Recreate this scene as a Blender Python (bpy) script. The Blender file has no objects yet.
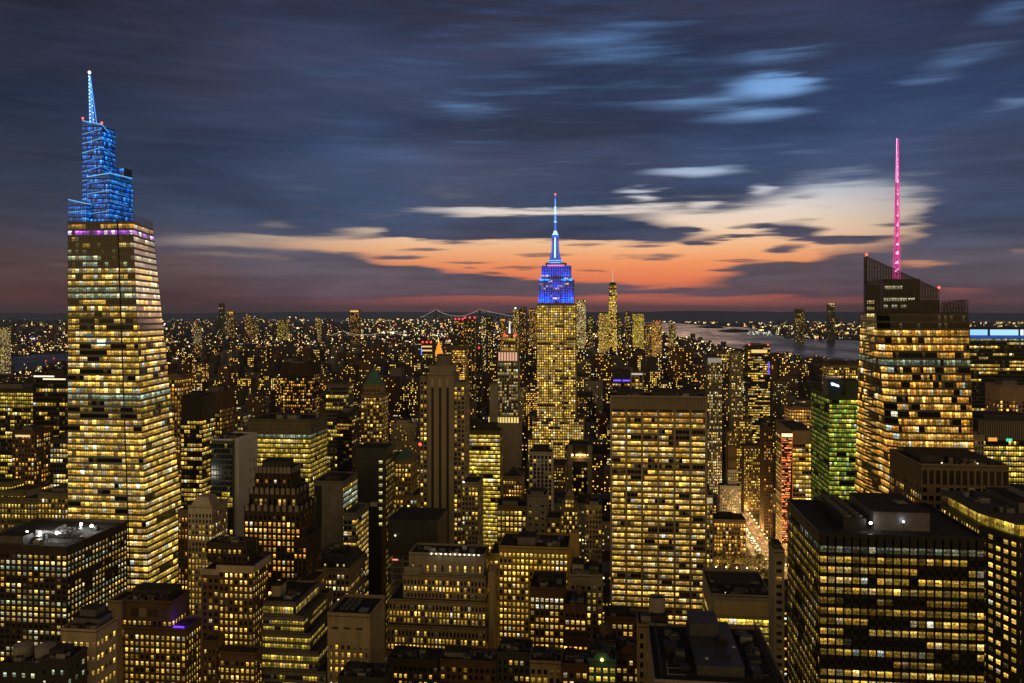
import bpy, math, random
import numpy as np

# ------------------------------------------------------------------ camera, sky, sun, exposure
S = bpy.context.scene
COL = S.collection
TH = math.radians(6.6)                      # the camera looks a little east of the avenues' direction
SN, CS = math.sin(TH), math.cos(TH)
FOC, EYE, HOR = 850.0, 260.0, 314.0         # focal length in pixels, eye height in metres, horizon row
rad = math.radians

cam_d = bpy.data.cameras.new('camera')
cam = bpy.data.objects.new('camera', cam_d)
COL.objects.link(cam)
cam.location = (0, 0, EYE)
cam.rotation_euler = (rad(90), 0, TH)
cam_d.sensor_width = 36.0
cam_d.lens = FOC * 36.0 / 1024.0
cam_d.shift_y = -(341.5 - HOR) / 1024.0
cam_d.clip_start = 1.0
cam_d.clip_end = 200000.0
S.camera = cam

S.view_settings.view_transform = 'Standard'
S.view_settings.look = 'None'
S.view_settings.gamma = 1.0
S.view_settings.use_curve_mapping = False
S.view_settings.exposure = 0.0
S.render.engine = 'CYCLES'
S.cycles.use_denoising = True
S.cycles.max_bounces = 4
S.cycles.diffuse_bounces = 2
S.cycles.glossy_bounces = 2
S.cycles.transparent_max_bounces = 6
S.cycles.sample_clamp_indirect = 4.0
S.cycles.caustics_reflective = False
S.cycles.caustics_refractive = False


def lin(r, g, b):
    f = lambda v: (v / 255.0) / 12.92 if v <= 10 else (((v / 255.0) + 0.055) / 1.055) ** 2.4
    return (f(r), f(g), f(b), 1.0)


class NT:
    """small helper to write node trees"""
    def __init__(self, tree):
        self.t = tree
        self.n = tree.nodes
        self.l = tree.links

    def new(self, kind, **kw):
        n = self.n.new(kind)
        for k, v in kw.items():
            setattr(n, k, v)
        return n

    def put(self, sock, v):
        if isinstance(v, bpy.types.NodeSocket):
            self.l.new(v, sock)
        else:
            sock.default_value = v

    def math(self, op, a, b=None, c=None, clamp=False):
        n = self.new('ShaderNodeMath', operation=op, use_clamp=clamp)
        self.put(n.inputs[0], a)
        if b is not None:
            self.put(n.inputs[1], b)
        if c is not None:
            self.put(n.inputs[2], c)
        return n.outputs[0]

    def vmath(self, op, a, b=None, c=None):
        n = self.new('ShaderNodeVectorMath', operation=op)
        self.put(n.inputs[0], a)
        if b is not None:
            self.put(n.inputs[1], b)
        if c is not None:
            self.put(n.inputs[2], c)
        return n.outputs['Value'] if op in ('LENGTH', 'DOT_PRODUCT') else n.outputs[0]

    def ramp(self, fac, stops, interp='LINEAR'):
        n = self.new('ShaderNodeValToRGB')
        cr = n.color_ramp
        cr.interpolation = interp
        while len(cr.elements) > 1:
            cr.elements.remove(cr.elements[-1])
        cr.elements[0].position = stops[0][0]
        cr.elements[0].color = stops[0][1]
        for p, c in stops[1:]:
            e = cr.elements.new(p)
            e.color = c
        self.put(n.inputs[0], fac)
        return n.outputs[0]

    def mapr(self, v, a, b, c, d, kind='LINEAR'):
        n = self.new('ShaderNodeMapRange', interpolation_type=kind)
        n.clamp = True
        self.put(n.inputs[0], v)
        for i, x in enumerate((a, b, c, d)):
            n.inputs[1 + i].default_value = x
        return n.outputs[0]

    def mix(self, fac, a, b, blend='MIX'):
        n = self.new('ShaderNodeMix', data_type='RGBA', blend_type=blend)
        self.put(n.inputs[0], fac)
        self.put(n.inputs[6], a)
        self.put(n.inputs[7], b)
        return n.outputs[2]

    def noise(self, vec, scale, detail=2.0, rough=0.5, dist=0.0):
        n = self.new('ShaderNodeTexNoise')
        self.put(n.inputs['Vector'], vec)
        n.inputs['Scale'].default_value = scale
        n.inputs['Detail'].default_value = detail
        n.inputs['Roughness'].default_value = rough
        n.inputs['Distortion'].default_value = dist
        return n.outputs[0]


def px_dir(x, y):
    """azimuth and elevation, in degrees, of a place in the sky"""
    az = math.atan((x - 512) / FOC)
    el = math.atan((HOR - y) / FOC * math.cos(az))
    return math.degrees(az), math.degrees(el)


def build_sky():
    w = bpy.data.worlds.new('World')
    S.world = w
    w.use_nodes = True
    t = NT(w.node_tree)
    t.n.clear()
    out = t.new('ShaderNodeOutputWorld')
    bg = t.new('ShaderNodeBackground')
    t.l.new(bg.outputs[0], out.inputs[0])
    tc = t.new('ShaderNodeTexCoord')
    d = tc.outputs['Generated']
    fwd = t.vmath('DOT_PRODUCT', d, (-SN, CS, 0))
    rgt = t.vmath('DOT_PRODUCT', d, (CS, SN, 0))
    up = t.vmath('DOT_PRODUCT', d, (0, 0, 1))
    az = t.math('MULTIPLY', t.math('ARCTAN2', rgt, fwd), 180 / math.pi)
    el = t.math('MULTIPLY', t.math('ARCSINE', up), 180 / math.pi)
    cmb = t.new('ShaderNodeCombineXYZ')
    t.put(cmb.inputs[0], az)
    t.put(cmb.inputs[1], el)
    p0 = cmb.outputs[0]
    # wind-drawn warp: long in azimuth, fine in elevation
    st = t.vmath('MULTIPLY', p0, (0.09, 0.55, 1.0))
    na = t.math('SUBTRACT', t.noise(st, 1.0, 3.0, 0.55), 0.5)
    st2 = t.vmath('ADD', t.vmath('MULTIPLY', p0, (0.13, 1.7, 1.0)), (11.3, 4.1, 7.7))
    nb = t.math('SUBTRACT', t.noise(st2, 1.0, 4.0, 0.6), 0.5)
    wv = t.new('ShaderNodeCombineXYZ')
    t.put(wv.inputs[0], t.math('ADD', t.math('MULTIPLY', na, 5.0), t.math('MULTIPLY', nb, 3.5)))
    t.put(wv.inputs[1], t.math('ADD', t.math('MULTIPLY', na, 0.7), t.math('MULTIPLY', nb, 1.0)))
    p = t.vmath('ADD', p0, wv.outputs[0])
    # broad cloud sheet: full overhead, thinner towards the horizon
    cov = t.mapr(el, 0.15, 1.4, 0.62, 1.0)
    feats = SKY_FEATURES
    for (cx, cy, rx, ry, s) in feats:
        a, e = px_dir(cx, cy)
        ca = math.cos(rad(a))
        sx = math.degrees(rx / FOC) * ca * ca
        sy = math.degrees(ry / FOC) * ca
        v = t.vmath('MULTIPLY_ADD', p, (1 / sx, 1 / sy, 0), (-a / sx, -e / sy, 0))
        ln = t.vmath('LENGTH', v)
        m = t.mapr(ln, 0.15, 1.38, s * 1.06, 0.0, 'SMOOTHSTEP')
        cov = t.math('ADD', cov, m)
        if abs(s) > 0.5:
            cov = t.math('MAXIMUM', t.math('MINIMUM', cov, 1.25), -0.25)
    cov = t.math('ADD', cov, t.math('MULTIPLY', nb, 1.05))
    alpha = t.mapr(cov, 0.0, 1.0, 0.0, 1.0, 'SMOOTHSTEP')

    def el_at(y):
        return (px_dir(620, y)[1] + 2.0) / 92.0
    ele = t.math('DIVIDE', t.math('ADD', el, 2.0), 92.0)
    clear = t.ramp(ele, [(el_at(y), lin(*c)) for y, c in (
        (316, (104, 66, 80)), (304, (136, 80, 88)), (291, (204, 102, 86)), (278, (228, 122, 90)), (264, (238, 146, 98)),
        (248, (242, 182, 136)), (232, (240, 208, 176)), (212, (228, 216, 206)), (190, (184, 198, 216)),
        (150, (124, 166, 218)), (90, (116, 164, 222)), (0, (70, 104, 160)), (-300, (36, 48, 80)))])
    # away from the afterglow the clear strip is duller and redder
    side = t.math('MULTIPLY', t.mapr(az, -22, -6, 0.0, 1.0, 'SMOOTHSTEP'), t.mapr(az, 17, 30, 1.0, 0.25, 'SMOOTHSTEP'))
    dull = t.ramp(ele, [(el_at(y), lin(*c)) for y, c in (
        (316, (72, 54, 66)), (300, (96, 66, 76)), (285, (118, 86, 88)), (262, (160, 140, 132)), (240, (150, 140, 136)),
        (200, (100, 110, 130)), (100, (78, 100, 138)), (0, (60, 90, 140)), (-300, (36, 48, 80)))])
    clear = t.mix(side, dull, clear)
    cloud = t.ramp(ele, [(el_at(y), lin(*c)) for y, c in (
        (316, (84, 60, 72)), (300, (92, 68, 80)), (284, (90, 78, 88)), (262, (86, 80, 92)), (244, (70, 73, 94)),
        (222, (60, 72, 98)), (180, (56, 71, 102)), (110, (49, 64, 97)), (50, (46, 58, 88)), (0, (46, 52, 76)), (-300, (30, 36, 56)))])
    dim = t.mapr(az, -32, -9, 0.56, 1.0, 'SMOOTHSTEP')
    dim = t.math('MULTIPLY', dim, t.mapr(az, 12, 34, 1.0, 0.8, 'SMOOTHSTEP'))
    st3 = t.vmath('ADD', t.vmath('MULTIPLY', p0, (0.05, 0.22, 1.0)), (3.3, 9.1, 2.7))
    nc = t.noise(st3, 1.0, 4.0, 0.55, 0.4)
    dim = t.math('MULTIPLY', dim, t.mapr(nc, 0.3, 0.72, 0.72, 1.6))
    dim = t.math('MULTIPLY', dim, t.math('ADD', 1.0, t.math('MULTIPLY', nb, 0.95)))
    st4 = t.vmath('ADD', t.vmath('MULTIPLY', p0, (0.06, 0.16, 1.0)), (31.3, 2.1, 5.7))
    warm = t.mapr(t.noise(st4, 1.0, 2.0, 0.5), 0.42, 0.68, 0.0, 0.85)
    tint = t.mix(warm, (1, 1, 1, 1), (1.32, 0.96, 0.80, 1))
    cloud = t.mix(1.0, cloud, tint, 'MULTIPLY')
    lw = t.mapr(az, -34, -6, 1.0, 0.0)
    cloud = t.mix(t.math('MULTIPLY', lw, 0.8), cloud, t.mix(1.0, cloud, (1.14, 0.98, 0.84, 1), 'MULTIPLY'))
    dv = t.new('ShaderNodeCombineXYZ')
    for i in range(3):
        t.put(dv.inputs[i], dim)
    cloud = t.mix(1.0, cloud, dv.outputs[0], 'MULTIPLY')
    # the last daylight itself
    sky = t.new('ShaderNodeTexSky', sky_type='NISHITA')
    sky.sun_disc = False
    sky.sun_elevation = rad(0.6)
    sky.sun_rotation = rad(4.0)
    nish = t.vmath('SCALE', sky.outputs[0])
    nish.node.inputs['Scale'].default_value = 0.008
    clear = t.mix(1.0, clear, nish, 'ADD')
    col = t.mix(alpha, clear, cloud)
    # added warm fill low behind the viewer, standing for the rest of the city
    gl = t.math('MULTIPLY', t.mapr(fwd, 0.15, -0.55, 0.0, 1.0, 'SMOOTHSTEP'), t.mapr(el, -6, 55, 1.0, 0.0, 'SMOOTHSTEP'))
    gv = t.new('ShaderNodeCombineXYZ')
    for i, k in enumerate(CITY_FILL):
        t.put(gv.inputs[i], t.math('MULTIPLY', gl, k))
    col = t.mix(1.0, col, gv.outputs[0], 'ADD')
    low = t.mapr(el, -1.2, -0.1, 1.0, 0.0)
    col = t.mix(low, col, lin(52, 46, 52))
    t.l.new(col, bg.inputs[0])
    bg.inputs[1].default_value = 1.0
    w.cycles.sampling_method = 'MANUAL'
    w.cycles.sample_map_resolution = 512


CITY_FILL = (0.85, 0.54, 0.16)
SKY_FEATURES = [
    # openings: centre and half size in picture rows and columns, strength
    (640, 268, 175, 30, -1.15), (470, 256, 175, 22, -1.0), (340, 243, 130, 8, -0.7), (200, 243, 75, 6, -0.55),
    (215, 255, 55, 4, -0.35), (100, 268, 60, 4, -0.22),
    (545, 211, 130, 5, -1.0), (705, 222, 125, 15, -1.05), (845, 216, 105, 40, -1.15), (740, 250, 80, 18, -0.9),
    (788, 256, 34, 15, -0.9), (935, 262, 42, 6, -0.9), (1012, 252, 26, 3.5, -0.8), (365, 231, 32, 6, -0.95), (398, 240, 26, 4.5, -0.7),
    (692, 172, 52, 6, -0.75), (640, 190, 25, 3.2, -0.8), (640, 199, 20, 4, -0.62), (700, 205, 18, 3, -0.5),
    (768, 87, 50, 13, -0.95), (752, 116, 70, 9, -0.45), (690, 103, 80, 9, -0.33), (930, 79, 42, 5, -0.45),
    (965, 56, 55, 9, -0.33), (1018, 101, 32, 7, -0.6), (1010, 12, 40, 14, -0.42), (770, 55, 60, 10, -0.3),
    (560, 20, 130, 42, -0.2), (620, 48, 80, 24, -0.2), (480, 80, 190, 60, -0.06), (470, 110, 60, 8, -0.14), (765, 188, 17, 6, -0.55), (945, 66, 30, 6, -0.25),
    (870, 300, 300, 6, -0.55), (430, 300, 210, 6, -0.35), (955, 291, 40, 4, -0.5), (610, 300, 200, 8, -0.3),
    (250, 236, 50, 4, -0.3), (280, 225, 25, 4, -0.25),
    # darker clouds in front of the glow
    (560, 229, 135, 12, 1.2), (425, 233, 85, 8, 1.0), (640, 236, 60, 5, 0.8), (705, 243, 24, 5, 1.1), (742, 236, 34, 2.5, 0.9),
    (798, 229, 36, 11, 1.3), (792, 247, 22, 5, 1.0), (800, 279, 105, 20, 1.25), (765, 268, 50, 5, 1.0), (850, 241, 40, 4, 0.9),
    (560, 291, 95, 5, 0.55), (500, 283, 55, 5, 0.8), (330, 268, 46, 20, 1.0), (280, 285, 270, 14, 1.0), (460, 290, 120, 7, 0.6), (400, 257, 26, 2.2, 0.8),
    (402, 272, 34, 5, 0.8), (440, 280, 60, 4, 0.9), (545, 254, 40, 3, 0.8), (620, 257, 22, 2, 0.7), (490, 274, 20, 2, 0.6),
    (468, 269, 15, 2, 0.6), (660, 290, 45, 2.5, 0.7), (710, 272, 20, 2.5, 0.6), (640, 247, 30, 2, 0.6), (700, 262, 20, 2, 0.4),
    (470, 263, 34, 2.4, .9), (590, 271, 28, 2.2, .8), (662, 256, 30, 2.8, .9), (732, 262, 26, 2.4, .8), (424, 249, 30, 2.0, .8), (520, 268, 34, 2.4, .9),
    (606, 285, 55, 3.2, .8), (692, 229, 26, 2.4, .8), (762, 224, 26, 2.8, .8), (832, 238, 34, 3.2, .9), (866, 256, 30, 3.4, .9), (884, 226, 26, 3.4, .7), (580, 246, 26, 2.0, .7),
    (985, 222, 80, 48, 0.9), (960, 273, 60, 8, 0.5), (860, 266, 30, 6, 0.6), (830, 206, 22, 4, 0.35), (812, 196, 18, 3, 0.3),
]
build_sky()

sd = bpy.data.lights.new('sun', 'SUN')
sd.energy = 0.04
sd.angle = rad(10)
sd.color = (1.0, 0.62, 0.42)
sun = bpy.data.objects.new('sun', sd)
COL.objects.link(sun)
sun.rotation_euler = (rad(86), 0, rad(176))

# ------------------------------------------------------------------ materials
MATS = {}


def base_mat(name):
    m = bpy.data.materials.new(name)
    m.use_nodes = True
    t = NT(m.node_tree)
    b = t.n['Principled BSDF']
    return m, t, b


def wall_mat(c, rough=0.85, var=0.35, spec=0.3, scale=0.12):
    """matt facade: uneven tone, rain streaks"""
    key = ('wall', c, rough, var)
    if key in MATS:
        return MATS[key]
    m, t, b = base_mat('facade')
    geo = t.new('ShaderNodeNewGeometry')
    pos = geo.outputs['Position']
    n1 = t.noise(pos, scale, 4.0, 0.6)
    n2 = t.noise(t.vmath('MULTIPLY', pos, (1.1, 1.1, 0.06)), 0.7, 3.0, 0.6)
    f = t.math('ADD', t.math('MULTIPLY', n1, 0.55), t.math('MULTIPLY', n2, 0.45))
    f = t.mapr(f, 0.3, 0.7, 1.0 - var, 1.0 + var)
    v = t.new('ShaderNodeCombineXYZ')
    for i in range(3):
        t.put(v.inputs[i], t.math('MULTIPLY', f, c[i]))
    t.l.new(v.outputs[0], b.inputs['Base Color'])
    b.inputs['Roughness'].default_value = rough
    b.inputs['Specular IOR Level'].default_value = spec
    MATS[key] = m
    return m


def metal_mat(c, rough=0.45):
    key = ('metal', c, rough)
    if key in MATS:
        return MATS[key]
    m, t, b = base_mat('painted_metal')
    geo = t.new('ShaderNodeNewGeometry')
    n1 = t.noise(geo.outputs['Position'], 0.6, 3.0, 0.6)
    f = t.mapr(n1, 0.3, 0.7, 0.75, 1.2)
    v = t.new('ShaderNodeCombineXYZ')
    for i in range(3):
        t.put(v.inputs[i], t.math('MULTIPLY', f, c[i]))
    t.l.new(v.outputs[0], b.inputs['Base Color'])
    b.inputs['Roughness'].default_value = rough
    b.inputs['Metallic'].default_value = 0.4
    MATS[key] = m
    return m


def glow_mat(c, k):
    key = ('glow', c, k)
    if key in MATS:
        return MATS[key]
    m, t, b = base_mat('lamp_glow')
    b.inputs['Base Color'].default_value = (0.3, 0.3, 0.3, 1)
    b.inputs['Emission Color'].default_value = (*c, 1)
    b.inputs['Emission Strength'].default_value = k
    m.cycles.emission_sampling = 'NONE'
    MATS[key] = m
    return m


def window_mat():
    """dark glass; a lit room shows behind it where the face's own 'glow' says so"""
    m, t, b = base_mat('window_glass')
    at = t.new('ShaderNodeAttribute', attribute_name='glow')
    uv = t.new('ShaderNodeUVMap', uv_map='UVMap')
    sep = t.new('ShaderNodeSeparateXYZ')
    t.l.new(uv.outputs[0], sep.inputs[0])
    seed = t.math('MULTIPLY', at.outputs['Alpha'], 91.7)
    cmb = t.new('ShaderNodeCombineXYZ')
    t.put(cmb.inputs[0], t.math('MULTIPLY', sep.outputs[0], 3.0))
    t.put(cmb.inputs[1], t.math('MULTIPLY', sep.outputs[1], 2.8))
    t.put(cmb.inputs[2], seed)
    n = t.noise(cmb.outputs[0], 1.25, 2.0, 0.6)
    room = t.math('POWER', t.mapr(n, 0.28, 0.72, 0.22, 1.62), 1.5)
    ceil = t.mapr(sep.outputs[1], 0.42, 0.82, 0.42, 1.65, 'SMOOTHSTEP')
    k = t.math('MULTIPLY', room, ceil)
    # blinds drawn part of the way down some windows
    bl = t.math('FRACT', t.math('MULTIPLY', at.outputs['Alpha'], 53.1))
    bl = t.mapr(bl, 0.45, 1.0, 0.0, 0.75)
    over = t.math('GREATER_THAN', sep.outputs[1], t.math('SUBTRACT', 1.0, bl))
    k = t.math('MULTIPLY', k, t.math('SUBTRACT', 1.0, t.math('MULTIPLY', over, 0.6)))
    mull = t.math('ABSOLUTE', t.math('SUBTRACT', sep.outputs[0], 0.5))
    k = t.math('MULTIPLY', k, t.mapr(mull, 0.015, 0.04, 0.45, 1.0))
    v = t.vmath('SCALE', at.outputs['Color'])
    t.put(v.node.inputs['Scale'], k)
    t.l.new(v, b.inputs['Emission Color'])
    b.inputs['Emission Strength'].default_value = 1.25
    b.inputs['Base Color'].default_value = (0.012, 0.014, 0.017, 1)
    b.inputs['Roughness'].default_value = 0.12
    b.inputs['Specular IOR Level'].default_value = 0.6
    m.cycles.emission_sampling = 'NONE'
    return m


GLASS = window_mat()


def light_mat():
    """small far lights and lit strips: colour straight from the face's 'glow'"""
    m, t, b = base_mat('far_light')
    at = t.new('ShaderNodeAttribute', attribute_name='glow')
    t.l.new(at.outputs['Color'], b.inputs['Emission Color'])
    b.inputs['Emission Strength'].default_value = 1.0
    b.inputs['Base Color'].default_value = (0.02, 0.02, 0.02, 1)
    m.cycles.emission_sampling = 'NONE'
    return m


LIGHTS = light_mat()
ROOF = wall_mat((0.040, 0.037, 0.036), 0.9, 0.4, 0.2, 0.25)
ROOFL = wall_mat((0.10, 0.095, 0.09), 0.9, 0.4, 0.2, 0.25)
DARKM = metal_mat((0.035, 0.035, 0.04), 0.5)
GREYM = metal_mat((0.14, 0.14, 0.15), 0.5)
LGREYM = metal_mat((0.30, 0.30, 0.31), 0.5)
TANKW = wall_mat((0.13, 0.085, 0.05), 0.9)

# ------------------------------------------------------------------ geometry helpers


class MB:
    def __init__(self):
        self.v, self.f, self.m, self.uv, self.g = [], [], [], [], []

    def poly(self, pts, mat, glow=None, uvs=None):
        b = len(self.v)
        self.v.extend(pts)
        n = len(pts)
        self.f.append(tuple(range(b, b + n)))
        self.m.append(mat)
        self.g.append(glow or (0, 0, 0, 0))
        if uvs is None:
            uvs = ((0, 0), (1, 0), (1, 1), (0, 1)) if n == 4 else [(0, 0)] * n
        self.uv.extend(uvs)

    def box(self, x0, x1, y0, y1, z0, z1, mat, bottom=True, top=True, glow=None):
        a, b_, c, d = (x0, y0), (x1, y0), (x1, y1), (x0, y1)
        self.prism([a, b_, c, d], z0, z1, mat, bottom=bottom, top=top, glow=glow)

    def prism(self, pl, z0, z1, mat, top_pl=None, bottom=True, top=True, glow=None):
        """counter-clockwise plan polygon"""
        tp = top_pl or pl
        n = len(pl)
        lo = [(p[0], p[1], z0) for p in pl]
        hi = [(p[0], p[1], z1) for p in tp]
        for i in range(n):
            j = (i + 1) % n
            self.poly([lo[i], lo[j], hi[j], hi[i]], mat, glow)
        if top:
            self.poly(hi, mat, glow)
        if bottom:
            self.poly(lo[::-1], mat, glow)

    def obox(self, P, U, N, a0, a1, d0, d1, z0, z1, mat, glow=None):
        """box on a facade: a along U, d outward along N; no back face"""
        q = lambda a, d, z: (P[0] + U[0] * a + N[0] * d, P[1] + U[1] * a + N[1] * d, z)
        A, B_, C, D = q(a0, d1, z0), q(a1, d1, z0), q(a1, d1, z1), q(a0, d1, z1)
        e, f, g, h = q(a0, d0, z0), q(a1, d0, z0), q(a1, d0, z1), q(a0, d0, z1)
        self.poly([A, B_, C, D], mat, glow)
        self.poly([e, A, D, h], mat, glow)
        self.poly([B_, f, g, C], mat, glow)
        self.poly([D, C, g, h], mat, glow)
        self.poly([e, f, B_, A], mat, glow)

    def cyl(self, cx, cy, z0, z1, r0, r1=None, n=12, mat=None, glow=None, top=True):
        r1 = r0 if r1 is None else r1
        lo = [(cx + r0 * math.cos(2 * math.pi * i / n), cy + r0 * math.sin(2 * math.pi * i / n)) for i in range(n)]
        hi = [(cx + r1 * math.cos(2 * math.pi * i / n), cy + r1 * math.sin(2 * math.pi * i / n)) for i in range(n)]
        self.prism(lo, z0, z1, mat, hi, top=top, bottom=False, glow=glow)

    def bar(self, p, q, r, mat, glow=None, n=4):
        p, q = np.array(p, float), np.array(q, float)
        d = q - p
        L = np.linalg.norm(d)
        if L < 1e-6:
            return
        d /= L
        a = np.cross(d, (0, 0, 1) if abs(d[2]) < 0.9 else (1, 0, 0))
        a /= np.linalg.norm(a)
        b = np.cross(d, a)
        ring = [a * math.cos(2 * math.pi * (i + .5) / n) * r + b * math.sin(2 * math.pi * (i + .5) / n) * r for i in range(n)]
        for i in range(n):
            j = (i + 1) % n
            self.poly([tuple(p + ring[j]), tuple(p + ring[i]), tuple(q + ring[i]), tuple(q + ring[j])], mat, glow)
        self.poly([tuple(p + r_) for r_ in ring], mat, glow)
        self.poly([tuple(q + r_) for r_ in ring[::-1]], mat, glow)

    def ball(self, c, r, mat, glow=None, n=8, m=5):
        rows = []
        for j in range(m + 1):
            th = math.pi * j / m
            rows.append([(c[0] + r * math.sin(th) * math.cos(2 * math.pi * i / n), c[1] + r * math.sin(th) * math.sin(2 * math.pi * i / n), c[2] - r * math.cos(th)) for i in range(n)])
        for j in range(m):
            for i in range(n):
                k = (i + 1) % n
                self.poly([rows[j][i], rows[j][k], rows[j + 1][k], rows[j + 1][i]], mat, glow)

    def build(self, name, parent=None, org=(0, 0, 0)):
        me = bpy.data.meshes.new(name)
        v = np.array(self.v, np.float32).reshape(-1, 3) - np.array(org, np.float32)
        nf = len(self.f)
        ln = np.array([len(f) for f in self.f], np.int32)
        st = np.concatenate(([0], np.cumsum(ln)[:-1])).astype(np.int32)
        lv = np.fromiter((i for f in self.f for i in f), np.int32)
        me.vertices.add(len(v))
        me.vertices.foreach_set('co', v.ravel())
        me.loops.add(len(lv))
        me.loops.foreach_set('vertex_index', lv)
        me.polygons.add(nf)
        me.polygons.foreach_set('loop_start', st)
        me.polygons.foreach_set('loop_total', ln)
        mats = []
        idx = {}
        mi = np.zeros(nf, np.int32)
        for i, m in enumerate(self.m):
            k = id(m)
            if k not in idx:
                idx[k] = len(mats)
                mats.append(m)
            mi[i] = idx[k]
        for m in mats:
            me.materials.append(m)
        me.polygons.foreach_set('material_index', mi)
        uvl = me.uv_layers.new(name='UVMap')
        uvl.data.foreach_set('uv', np.array(self.uv, np.float32).ravel())
        at = me.attributes.new('glow', 'FLOAT_COLOR', 'FACE')
        at.data.foreach_set('color', np.array(self.g, np.float32).ravel())
        me.update(calc_edges=True)
        o = bpy.data.objects.new(name, me)
        COL.objects.link(o)
        if parent:
            o.parent = parent
        else:
            o.location = org
        return o


def P2(px, D):
    """world x at picture column px on the plane y = D, and camera depth"""
    u = (px - 512) / FOC
    k = D / (CS + u * SN)
    return k * (u * CS - SN), k


def X(px, D):
    return P2(px, D)[0]


def Z(px, py, D):
    return EYE - (py - HOR) * P2(px, D)[1] / FOC


def proj(x, y, z):
    k = -SN * x + CS * y
    if k < 1:
        return None
    return 512 + FOC * (CS * x + SN * y) / k, HOR + FOC * (EYE - z) / k, k


PAL = {
    'amber': [(1, .45, .055), (1, .51, .075), (1, .40, .045), (1, .58, .13)],
    'gold': [(1, .56, .07), (1, .53, .06), (1, .61, .10), (.94, .58, .065), (1, .70, .20)],
    'lemon': [(.96, .63, .065), (.98, .60, .06), (1, .67, .11), (.86, .66, .08)],
    'mixed': [(1, .55, .08), (1, .62, .11), (1, .76, .32), (.92, .84, .46), (1, .46, .06), (.80, .86, .62)],
    'pale': [(1, .70, .22), (1, .64, .15), (.98, .78, .36), (1, .60, .10), (.86, .84, .50)],
    'cool': [(.66, .88, .58), (.78, .88, .48), (.64, .86, .68), (.9, .88, .48)],
    'green': [(.84, .78, .06), (.54, .72, .07), (.92, .74, .07), (.34, .60, .09), (.70, .76, .07)],
    'tower': [(1, .56, .08), (1, .61, .11), (1, .66, .18), (.96, .60, .09), (1, .74, .32), (1, .52, .065)],
    'dim': [(1, .52, .11), (1, .60, .2), (.9, .72, .4)],
}


def st(wall, cw=3.0, fh=3.6, pw=1.2, sh=1.5, pr=.35, sr=.28, lit=.6, pal='gold', tb=1.5, bb=0.0, fv=.25, lvl=.62, sp=None, run=1, rows=None, faces='FLR', corner=None):
    return dict(wall=wall, cw=cw, fh=fh, pw=pw, sh=sh, pr=pr, sr=sr, lit=lit, pal=pal, tb=tb, bb=bb, fv=fv, lvl=lvl, sp=sp or wall, run=run, rows=rows or {}, faces=faces, corner=corner or pw)


ON_ROOF = {'parapet', 'roof_pipe', 'penthouse', 'machine_room', 'water_tank', 'cooling_unit', 'roof_vent', 'air_handler', 'roof_hatch', 'roof_lamp', 'roof_tank', 'roof_beam', 'plant_deck', 'round_tank'}


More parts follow.
